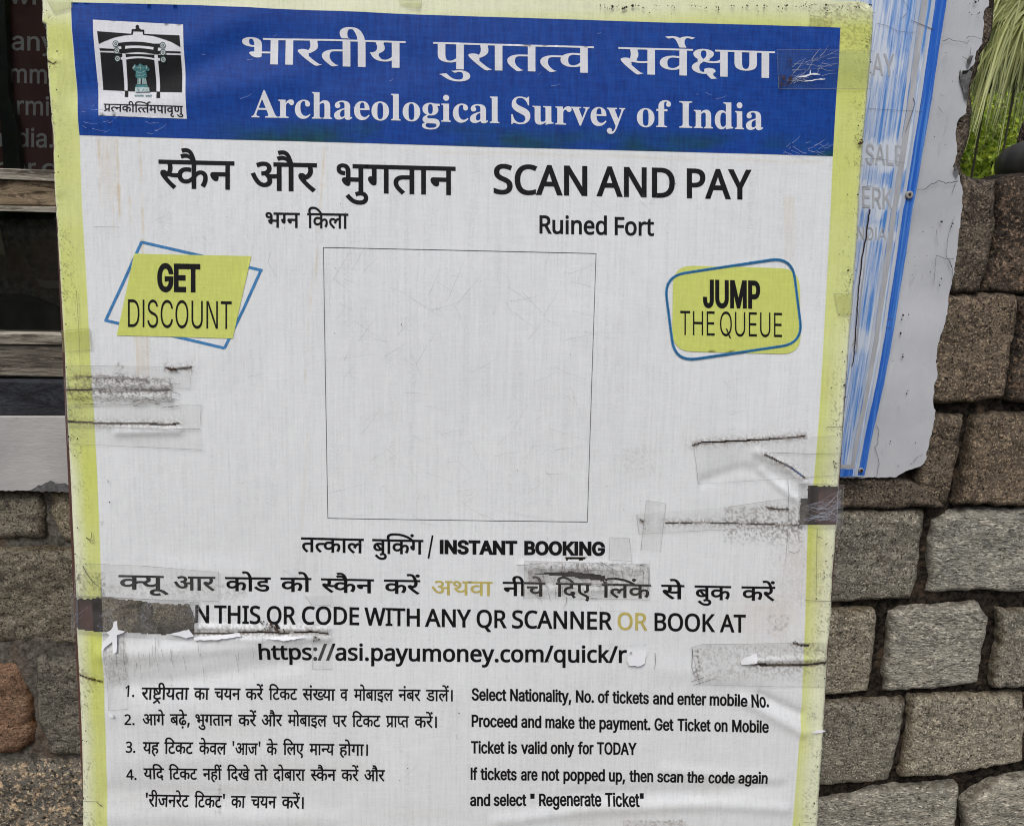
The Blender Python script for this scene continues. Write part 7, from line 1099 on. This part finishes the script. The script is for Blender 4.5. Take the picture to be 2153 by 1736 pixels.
def bmap(P, off):
    X, Z = wpts(P, YB); return np.stack([X, np.full(len(X), YB - off), Z], 1) - bo
RB = [(1996, -60), (1991, 0), (1974, 105), (1958, 215), (1943, 300), (1921, 434), (1918.5, 440), (1904, 540), (1890, 625), (1875, 720), (1860, 800), (1845, 868), (1837, 900), (1828, 945), (1822, 980), (1817, 999)]
pan = slabpoly('board_panel', [RB + [(1812, 1001), (1768, 1003), (1660, 1000), (1640, 500), (1640, -60)]], YB, .010, M_BSTREAK, bb, 9)
pv = np.zeros(len(pan.data.vertices) * 3); pan.data.vertices.foreach_get('co', pv); pv = pv.reshape(-1, 3) + bo
zz = lambda y: wall(1850, y, YB)[1]
pl_ = np.zeros(len(pv)); wob_ = (fbm(pv[:, 0], pv[:, 2] * .3, .012, 700, 3) - .5) * .04
for ya, yb_, s_ in ((285, 362, 1.0), (385, 452, 1.0), (478, 516, 1.0), (96, 170, .45), (700, 740, .5)):
    top_, bot_ = zz(ya), zz(yb_); pl_ = np.maximum(pl_, s_ * np.clip((top_ - pv[:, 2] + wob_) / .010, 0, 1) * np.clip((pv[:, 2] + wob_ - bot_) / .012, 0, 1))
at_ = pan.data.attributes.new('pale', 'FLOAT', 'POINT'); at_.data.foreach_set('value', pl_.astype(np.float32))
def xr(y): return float(np.interp(y, [p[1] for p in RB], [p[0] for p in RB]))
ys = list(range(-60, 1000, 20))
def band(name, a, b, mat, off, y0=-60, y1=999, wob=.6, sd=0):
    r = random.Random(sd); Y_ = [y for y in np.linspace(y0, y1, 56)]
    L = [(xr(y) - a * (1 - y / 2600) + r.uniform(-wob, wob), y) for y in Y_]; R2 = [(xr(y) - b * (1 - y / 2600) + r.uniform(-wob, wob), y) for y in Y_]
    V = [p for q in zip(L, R2) for p in q]
    return link(name, bmap(np.array(V), off), [(2 * i, 2 * i + 1, 2 * i + 3, 2 * i + 2) for i in range(len(Y_) - 1)], mat, bb)
band('painted_border', .4, 24, M_BBORD, .0004, wob=.4); band('painted_line', 24, 33, M_PALEB, .0004, sd=2); band('painted_line', 40, 54, M_GHOST, .0004, 0, 980, sd=3); band('painted_line', 56, 63, M_PALEB, .0004, sd=4)
link('painted_line', bmap(np.array([(1640, 974), (1798, 976), (1797, 984), (1640, 983)]), .0007), [(0, 1, 2, 3)], M_GHOST, bb)
link('painted_border', bmap(np.array([(1640, 985), (1794, 986), (1792, 1000), (1766, 1002), (1640, 999)]), .0006), [(0, 1, 2, 3, 4)], M_BBORD, bb)
for k, w in enumerate(R_['ghost']):
    lettering('ghost_lettering', w, .00045, M_GHOST, bb, None, bmap, False)
ribbons('board_crack', [(jag([(1828, 440), (1822, 480), (1820, 500), (1812, 540), (1805, 600), (1802, 640), (1798, 700), (1794, 760), (1790, 770)], .8, 6, 2), 3.0, 2.0)], .0012, M_CRACK, bb, None, bmap)
ribbons('board_crack', [(jag([(1832, 484), (1824, 500), (1817, 560), (1810, 620), (1806, 660), (1800, 740)], .6, 6, 3), 1.4, 3.4)], .0010, M_GHOST, bb, None, bmap)
ribbons('board_scratch', [([(1919, 207), (1923, 218), (1914, 245), (1903, 278)], 1.2, .6), ([(1842, 50), (1862, 54), (1885, 66), (1912, 69), (1929, 68)], .7, .5), ([(1826, 229), (1880, 232), (1940, 235)], .7, .5), ([(1913, 43), (1936, 52), (1950, 58), (1962, 63)], .7, 1.6), ([(1818, 333), (1850, 335), (1904, 343)], .5, .3), ([(1897, 0), (1908, 15), (1911, 22)], .6, .4), ([(1893, 40), (1905, 30)], .6, 1), ([(1812, 393), (1835, 390)], .7, .4), ([(1792, 560), (1800, 565)], .5, .5), ([(1866, 669), (1876, 672)], 1, .4), ([(1862, 688), (1873, 690)], 1, .4)], .0011, plain('scratch_dark', (.06, .06, .07), .8), bb, 'stuff', bmap)
# screws
def disc(name, px, py, r, mat, par, depth=.002, inner=True):
    X, Z = wall(px, py, YB); V = []; n = 18
    prof = ((0, .0), (.30, .0006), (.34, .0018), (.8, .0022), (1.0, .0012), (1.0, -.0))
    for q, dd in prof:
        for i in range(n):
            a = 2 * math.pi * i / n; V.append((X + r * max(q, .001) * math.cos(a) - bo[0], YB - .0012 - dd - bo[1], Z + r * max(q, .001) * math.sin(a) - bo[2]))
    F_ = [(k * n + i, k * n + (i + 1) % n, (k + 1) * n + (i + 1) % n, (k + 1) * n + i) for k in range(len(prof) - 1) for i in range(n)]
    return link(name, V, F_, mat, par, smooth=True)
M_STEEL = plain('dull_zinc', (.30, .29, .27), .45, .6)
disc('screw', 1910.3, 410, .0050, M_STEEL, bb); link('screw_hole', bmap(np.array([(1910.3 + 2.6 * math.cos(a), 410.5 + 2.6 * math.sin(a)) for a in np.linspace(0, 6.28, 9)[:-1]]), .0035), [tuple(range(8))], M_CRACK, bb)
disc('screw', 1809, 987, .0034, M_STEEL, bb); link('screw_hole', bmap(np.array([(1809 + 3.2 * math.cos(a), 987.5 + 3.2 * math.sin(a)) for a in np.linspace(0, 6.28, 9)[:-1]]), .0036), [tuple(range(8))], M_CRACK, bb)

# ============================================================ WINDOW AT THE LEFT
def wood(name, a, b, dark, sc=1.0, streak=.08):
    m = Mat(name, .85, .2); g = m.map((streak, 1, 1)); n1 = m.noise(90 * sc, g, 8, .75, .6); n2 = m.noise(380 * sc, m.map((streak * 2, 1, 1)), 4, .7); n3 = m.noise(14, None, 4)
    col = m.mix(m.ramp(n3, .3, .7), a, b); col = m.mix(m.ramp(n1, .40, .52, .9, 0), col, dark); col = m.mix(m.ramp(n2, .56, .66, 0, .35), col, tuple(min(.6, c * 1.6) for c in b))
    m.color(col).bump(m.math('ADD', n1, n2), .8, .003); return m.m
W_PALE = wood('weathered_pale_wood', (.30, .275, .22), (.42, .39, .32), (.050, .042, .030))
W_BRN = wood('weathered_brown_wood', (.20, .145, .085), (.30, .235, .155), (.030, .021, .013), 1.0, .22)
W_SILL = wood('weathered_sill_wood', (.15, .132, .105), (.24, .215, .17), (.020, .016, .012))
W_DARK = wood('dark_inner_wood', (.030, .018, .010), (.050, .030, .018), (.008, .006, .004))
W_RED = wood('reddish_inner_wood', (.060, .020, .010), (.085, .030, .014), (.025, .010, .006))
win = empty('window', (wall(0, 880, YW)[0] - .1, YW, wall(0, 880, YW)[1]), 'old wooden window with weathered rails left of the notice board', 'window')
wo = np.array(win.location)
def strip(name, yl0, yr0, yl1, yr1, Y, dep, mat, xl=-260, xr_=330, par=win, bev=.002, rough=.0012, seed=0, ref=110):
    """horizontal timber; photo heights given at x=0 and x=ref for its top and bottom edge"""
    n = 70; xs_ = np.linspace(xl, xr_, n); t = xs_ / ref
    top = yl0 + (yr0 - yl0) * t; bot = yl1 + (yr1 - yl1) * t
    XT, ZT = wpts(np.stack([xs_, top], 1), Y); XB, ZB = wpts(np.stack([xs_, bot], 1), Y)
    V = []; K = 9
    rows = [(0, dep), (0, bev)] + [(q, 0) for q in np.linspace(.06, .94, K)] + [(1, bev), (1, dep)]
    for i in range(n):
        for q, d_ in rows:
            x = XT[i] + (XB[i] - XT[i]) * q; z_ = ZT[i] + (ZB[i] - ZT[i]) * q
            dn = (vn(x * 6, z_ * 60, .5, 500 + seed) - .5) * rough * 2 if d_ != dep else 0
            V.append((x - par.location[0], Y + d_ - dn - par.location[1], z_ - par.location[2]))
    m_ = len(rows)
    F_ = [(i * m_ + j, (i + 1) * m_ + j, (i + 1) * m_ + j + 1, i * m_ + j + 1) for i in range(n - 1) for j in range(m_ - 1)]
    F_ += [tuple(range(m_)), tuple(range((n - 1) * m_, n * m_))[::-1]]
    F_ += [(i * m_, i * m_ + m_ - 1, (i + 1) * m_ + m_ - 1, (i + 1) * m_) for i in range(n - 1)]
    return link(name, V, F_, mat, par)
strip('glazing_bead', 354, 357.5, 377, 382, YW - .004, .03, W_PALE, seed=1)
strip('window_rail', 377.6, 382.6, 432, 434, YW + .000, .03, W_BRN, seed=2, rough=.002)
strip('glazing_bead', 432.5, 434.5, 444, 447, YW - .0025, .03, W_PALE, seed=3)
strip('glazing_bead', 701, 703, 724, 725.5, YW - .004, .03, W_PALE, seed=4)
strip('window_rail', 724.8, 726, 792, 794, YW + .001, .03, W_SILL, seed=5, rough=.002)
strip('window_sill', 800, 801, 876, 877, YW - .010, .05, W_SILL if False else None or wood('slate_dark_sill', (.022, .024, .028), (.040, .043, .050), (.010, .010, .012), .7, .3), seed=6)
strip('window_rail', 793.5, 795, 799, 800, YW + .020, .02, W_DARK, seed=7)  # gap above the sill, its shade given by a dark backing strip
strip('window_rail', -95, -92, -60, -58, YW - .002, .03, W_BRN, seed=8)
# panes
m = Mat('window_glass', .03, .5); gl = m.n.new('ShaderNodeBsdfGlossy'); gl.inputs['Roughness'].default_value = .04; gl.inputs['Color'].default_value = (.9, .93, .95, 1)
tr = m.n.new('ShaderNodeBsdfTransparent'); tr.inputs[0].default_value = (.93, .94, .92, 1); fr = m.n.new('ShaderNodeFresnel'); fr.inputs[0].default_value = 1.5
mx = m.n.new('ShaderNodeMixShader'); m.l.new(m.math('MULTIPLY', fr.outputs[0], 1.0), mx.inputs[0]); m.l.new(tr.outputs[0], mx.inputs[1]); m.l.new(gl.outputs[0], mx.inputs[2])
df = m.n.new('ShaderNodeBsdfDiffuse'); df.inputs[0].default_value = (.20, .19, .17, 1); mx2 = m.n.new('ShaderNodeMixShader')
m.l.new(m.ramp(m.noise(9, m.map((1, 1, .25)), 6, .65), .45, .75, .0, .035), mx2.inputs[0]); m.l.new(mx.outputs[0], mx2.inputs[1]); m.l.new(df.outputs[0], mx2.inputs[2]); m.l.new(mx2.outputs[0], m.n['Material Output'].inputs[0])
M_GLASS = m.m
YG = YW + .012
def wquad(name, P, Y, mat, par, thick=None):
    X, Z = wpts(P, Y); pw = np.array(par.location); n = len(P)
    V = [(X[i] - pw[0], Y - pw[1], Z[i] - pw[2]) for i in range(n)]
    if thick is None: return link(name, V, [tuple(range(n))], mat, par)
    V += [(a, b + thick, c) for a, b, c in V]
    return link(name, V, [tuple(range(n)), tuple(range(2 * n - 1, n - 1, -1))] + [(i, (i + 1) % n, n + (i + 1) % n, n + i) for i in range(n)], mat, par)
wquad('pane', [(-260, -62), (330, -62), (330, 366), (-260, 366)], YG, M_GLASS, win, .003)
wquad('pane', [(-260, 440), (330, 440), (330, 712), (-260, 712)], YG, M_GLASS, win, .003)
# maroon sign inside
m = Mat('maroon_sign_paint', .5, .4); n = m.noise(40, None, 5, .6); m.color(m.mix(m.ramp(n, .3, .7), (.13, .036, .038), (.165, .048, .050))).bump(n, .1, .001); M_MAROON = m.m
m = Mat('grey_sign_letters', .6, .3); n = m.noise(60, None, 5, .6); m.color(m.mix(m.ramp(n, .35, .65), (.62, .61, .58), (.78, .76, .73))); M_GLET = m.m
YS = YW + .034
sg = empty('information_sign', (wall(60, 200, YS)[0], YS, wall(60, 200, YS)[1]), 'maroon sign with grey lettering standing inside the upper window pane', 'sign')
wquad('sign_panel', [(-300, -90), (340, -90), (340, 385), (-300, 385)], YS, M_MAROON, sg, .004)
def smap(P, off):
    X, Z = wpts(P, YS); return np.stack([X, np.full(len(X), YS - off), Z], 1) - np.array(sg.location)
for w in R_['glass']: lettering('lettering', w, .0006, M_GLET, sg, None, smap, False)
# dark slanted strip between glass and sign, painting a reflection in the upper pane
refl = wquad('pane_reflection', [(-30, -60), (8, -60), (18, 200), (33, 250), (44, 360), (8, 366), (-2, 200)], YS - .012, plain('dark_reflection', (.012, .015, .014), .4, .5), win, .008)
# lower pane: rails and panels inside
YI = YW + .040
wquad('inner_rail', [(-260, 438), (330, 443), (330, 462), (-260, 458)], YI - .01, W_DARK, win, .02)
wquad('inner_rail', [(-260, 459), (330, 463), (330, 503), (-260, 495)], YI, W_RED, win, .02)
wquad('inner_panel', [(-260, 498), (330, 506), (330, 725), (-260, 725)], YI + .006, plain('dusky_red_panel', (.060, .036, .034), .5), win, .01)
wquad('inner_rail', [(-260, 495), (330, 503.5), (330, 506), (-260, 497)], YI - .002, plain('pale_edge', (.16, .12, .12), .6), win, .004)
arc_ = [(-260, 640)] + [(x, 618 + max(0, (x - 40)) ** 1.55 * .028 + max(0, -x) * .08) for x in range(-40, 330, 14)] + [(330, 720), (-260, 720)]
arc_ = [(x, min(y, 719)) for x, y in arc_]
wquad('dark_curve', arc_, YI - .012, plain('curve_black', (.010, .010, .011), .6), win, .01)  # dark curved sheet added inside the lower pane
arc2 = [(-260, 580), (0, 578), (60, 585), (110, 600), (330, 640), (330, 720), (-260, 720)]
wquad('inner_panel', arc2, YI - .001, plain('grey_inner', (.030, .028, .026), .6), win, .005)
M_PAPER = plain('tan_paper', (.21, .18, .13), .8)
o = wquad('paper_scrap', [(-20, 462), (1, 478), (5, 505), (13, 539), (-6, 530), (-24, 522)], YI - .016, M_PAPER, wallroot, .0005); o.parent = None
o.location = wallroot.location; tag(o, 'tan paper scrap taped inside the lower pane, left of the other scrap', 'paper')
o = wquad('paper_scrap', [(76, 586), (100, 590), (170, 590), (170, 606), (98, 606), (84, 603)], YI - .017, plain('grey_paper', (.16, .145, .12), .8), wallroot, .0005); o.parent = None
o.location = wallroot.location; tag(o, 'small greyish paper strip inside the lower pane beside the yellow border', 'paper')
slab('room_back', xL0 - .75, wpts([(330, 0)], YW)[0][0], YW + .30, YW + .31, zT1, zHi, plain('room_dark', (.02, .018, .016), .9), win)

# ============================================================ GARDEN BEYOND THE WALL
ground = link('ground', [(-60, -60, 0), (60, -60, 0), (60, 60, 0), (-60, 60, 0)], [(0, 1, 2, 3)], None or (lambda m: (m.color(m.mix(m.ramp(m.noise(3, None, 6, .7), .35, .65), (.14, .12, .095), (.22, .19, .15))).bump(m.noise(40), .5, .01), m.m)[1])(Mat('packed_earth', .95, .1)))
ground['kind'] = 'structure'
def leafmat(name, a, b, c):
    m = Mat(name, .5, .35); oi = m.n.new('ShaderNodeObjectInfo'); at = m.attr('shade').outputs['Fac']
    col = m.mix(m.ramp(at, 0, 1), a, b); col = m.mix(m.ramp(m.noise(3, None, 4), .5, .7, 0, .7), col, c); m.color(col)
    m.b.inputs['Subsurface Weight'].default_value = 0
    tl = m.n.new('ShaderNodeBsdfTranslucent'); m.l.new(col, tl.inputs[0]); mx = m.n.new('ShaderNodeMixShader'); mx.inputs[0].default_value = .25
    m.l.new(m.b.outputs[0], mx.inputs[1]); m.l.new(tl.outputs[0], mx.inputs[2]); m.l.new(mx.outputs[0], m.n['Material Output'].inputs[0]); return m.m
M_HEDGE = leafmat('lime_leaf', (.12, .22, .018), (.50, .60, .065), (.66, .60, .07))
M_DRY = leafmat('olive_leaf', (.09, .12, .035), (.22, .26, .09), (.26, .27, .12))
M_STRAP = leafmat('pale_strap_leaf', (.11, .14, .035), (.74, .76, .38), (.50, .52, .20))  # wide tone spread puts highlights and dark gaps into the leaf colour
rs = np.random.RandomState(12)
def leaves(name, n, fc, size, mat, kindlab=None):
    c = fc(n); a = rs.normal(size=(n, 3)); a /= np.linalg.norm(a, axis=1)[:, None]; b = np.cross(a, rs.normal(size=(n, 3))); b /= np.linalg.norm(b, axis=1)[:, None]
    L = size * rs.uniform(.6, 1.4, (n, 1)); W = L * .38
    V = np.stack([c - a * L, c + b * W, c + a * L, c - b * W], 1).reshape(-1, 3)
    F_ = np.arange(4 * n).reshape(n, 4); sh = np.repeat(rs.rand(n), 4)
    return big(name, V, F_, mat, None, False, {'shade': ('FLOAT', sh)})
def at(px, py, Y):
    d = ray(px, py); k = (Y - CAM[1]) / d[1]; return CAM + d * k
YH = 2.1
pa, pb = at(1990, 330, YH), at(2180, 330, YH)
def fhedge(n):
    x = rs.uniform(pa[0] - 1.6, pb[0] + 1.6, n); top = at(2030, 185, YH)[2] + .05 * np.sin(x * 5) + .04 * np.sin(x * 13)
    z_ = top * rs.rand(n) ** .45; y = YH + np.abs(rs.normal(size=n)) * .16 + .05 * np.sin(x * 9 + z_ * 7)
    return np.stack([x, y, z_], 1)
hd_ = leaves('hedge', 60000, fhedge, .017, M_HEDGE); tag(hd_, 'lime green small-leaved hedge growing behind the low wall', 'hedge', kind='stuff')
def fshrub(n):
    x = rs.uniform(pa[0] - 1.6, pb[0] + 1.8, n); z_ = rs.uniform(.3, 4.2, n); y = 3.0 + np.abs(rs.normal(size=n)) * .4 + .2 * np.sin(x * 4 + z_ * 3)
    return np.stack([x, y, z_], 1)
sh_ = leaves('shrubbery', 52000, fshrub, .030, M_DRY); tag(sh_, 'dense dull olive shrubbery filling the background beyond the hedge', 'shrub', kind='stuff')
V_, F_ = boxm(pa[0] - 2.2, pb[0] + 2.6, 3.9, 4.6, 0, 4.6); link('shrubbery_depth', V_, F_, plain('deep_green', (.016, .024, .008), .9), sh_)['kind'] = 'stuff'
# drooping strap-leaved plant
def strapleaf(p0, p1, p2, w, mat, par, off):
    n = 9; V = []
    p0, p1, p2 = map(np.array, (p0, p1, p2)); tw = rs.uniform(-.6, .6)
    for i in range(n):
        t = i / (n - 1); q = (1 - t) ** 2 * p0 + 2 * t * (1 - t) * p1 + t * t * p2; tg = 2 * (1 - t) * (p1 - p0) + 2 * t * (p2 - p1); tg /= np.linalg.norm(tg) + 1e-9
        s_ = np.cross(tg, np.array([math.sin(tw), 1, math.cos(tw) * .3])); s_ /= np.linalg.norm(s_) + 1e-9; ww = w * (1 - t) ** .6 * min(1, .5 + t * 3) + .0006
        V += [tuple(q - s_ * ww - off), tuple(q + np.array([0, .25 * ww, 0]) - off), tuple(q + s_ * ww - off)]
    F_ = [(3 * i + j, 3 * i + j + 1, 3 * i + j + 4, 3 * i + j + 3) for i in range(n - 1) for j in (0, 1)]
    sh = rs.rand(); return link('leaf', V, F_, mat, par, smooth=True, attrs={'shade': ('FLOAT', np.full(len(V), sh))})
YPm = 1.55
def plant(px, py, Y, n, spread, drop, lab, seed, w=.009):
    c = at(px, py, Y); pr = empty('strap_leaf_plant', tuple(c), lab, 'plant', 'pale strap-leaved plants hanging over the hedge'); rr = random.Random(seed)
    for k in range(n):
        a = rr.uniform(0, 2 * math.pi); r = rr.uniform(.2, 1.15) * spread; hz = rr.uniform(-.04, .16) * (1 if rr.random() < .7 else 2)
        j = np.array([rr.uniform(-.03, .03), rr.uniform(-.03, .03), rr.uniform(-.05, .05)]); dr = drop * rr.uniform(.15, 1.25)
        p1 = c + np.array([math.cos(a) * r * rr.uniform(.4, 1.1), math.sin(a) * r * .5, hz]); p2 = c + np.array([math.cos(a) * r * 1.15, math.sin(a) * r * .7, -dr])
        strapleaf(c + j, p1, p2, w * rr.uniform(.6, 1.15), M_STRAP, pr, c)
    # short stem reaching down to the ground
    st_ = []; F_ = []
    for i, z_ in enumerate((.0, -c[2])):
        for q in range(8): st_.append((.0035 * math.cos(q * .785), .03 + .0035 * math.sin(q * .785), z_))
    F_ = [(q, (q + 1) % 8, 8 + (q + 1) % 8, 8 + q) for q in range(8)]
    link('stem', st_, F_, plain('stem_brown', (.05, .045, .025), .9), pr)
    return pr
plant(2128, -45, YPm, 230, .25, .36, 'pale drooping strap-leaved plant hanging highest, at the top right corner', 1, .0042)
plant(2178, 20, YPm - .12, 170, .20, .32, 'nearer pale strap-leaved plant at the right edge of the picture', 2, .0042)
plant(2085, -60, YPm + .25, 140, .24, .42, 'darker strap-leaved plant hanging beside the wall end', 3, .0036)
# dark twig
tw = at(2118, 190, 1.45); tb = at(2098, 290, 1.45)
# boulder and block on the low wall
def blob(name, c, r, seed, mat, nu=64, nv=40, amp=.05, flat_=None):
    th, ph = np.meshgrid(np.linspace(0, 2 * math.pi, nu, endpoint=False), np.linspace(0.0001, math.pi - .0001, nv))
    X = np.cos(th) * np.sin(ph); Y_ = np.sin(th) * np.sin(ph); Z = np.cos(ph)
    pw_ = .82; f_ = lambda a: np.sign(a) * np.abs(a) ** pw_
    k = 1 + amp * (fbm(X * .5 + Y_ * .3, Z * .5, .4, seed, 4) - .5) * 2
    V = np.stack([f_(X) * r[0] * k, f_(Y_) * r[1] * k, f_(Z) * r[2] * k], -1).reshape(-1, 3)
    I = np.arange(nu * nv).reshape(nv, nu); F_ = [(int(I[i, j]), int(I[i + 1, j]), int(I[i + 1, (j + 1) % nu]), int(I[i, (j + 1) % nu])) for i in range(nv - 1) for j in range(nu)]
    return link(name, V, F_, mat, None, smooth=True, loc=c)
m = Mat('smooth_dark_stone', .45, .4); n = m.noise(40, m.map((1, 1, .4)), 6, .65); col = m.mix(m.ramp(n, .35, .7), (.030, .027, .025), (.085, .080, .075)); m.color(col).bump(n, .35, .003)
cb = at(2228, 343, YW + .10)
bo1 = blob('boulder', (cb[0], cb[1], zCap + .031), (.060, .10, .040), 5, m.m, amp=.03); tag(bo1, 'smooth dark rounded stone resting on top of the low wall', 'stone')
cc = at(2236, 268, YW + .35)
m = Mat('pebbled_brown', .9, .2); v = m.vor(120); m.color(m.mix(m.ramp(v, .2, .6), (.26, .17, .13), (.025, .016, .013))).bump(m.math('MULTIPLY', v, -1), .8, .004)
slab('wall_core', cc[0] - .14, cc[0] + .4, YW + .25, YW + .395, zCap - .03, zCap - .012, M_MORTAR, wallroot)
bo2 = blob('block', (cc[0], cc[1], zCap + .075), (.052, .08, .095), 9, m.m, amp=.05); tag(bo2, 'pitted reddish brown stone block behind the smooth dark stone', 'stone')

# unseen trees, added to give the panes a dark reflection
def ftree(n):
    x = rs.uniform(-7, 7, n); z_ = rs.uniform(.0, 4.6, n); y = -7.5 - np.abs(rs.normal(size=n)) * .6 + .5 * np.sin(x * 2 + z_)
    return np.stack([x, y, z_], 1)
tl_ = leaves('reflection_trees', 26000, ftree, .10, M_DRY); tag(tl_, 'added line of unseen dense green trees behind the camera, darkening the reflection in the panes', 'trees', kind='stuff')
V_, F_ = boxm(-7.5, 7.5, -9.6, -8.6, 0, 4.6); link('reflection_backing', V_, F_, plain('backing_green', (.016, .024, .008), .9), tl_)['kind'] = 'stuff'  # dark box backing the added trees in the reflection
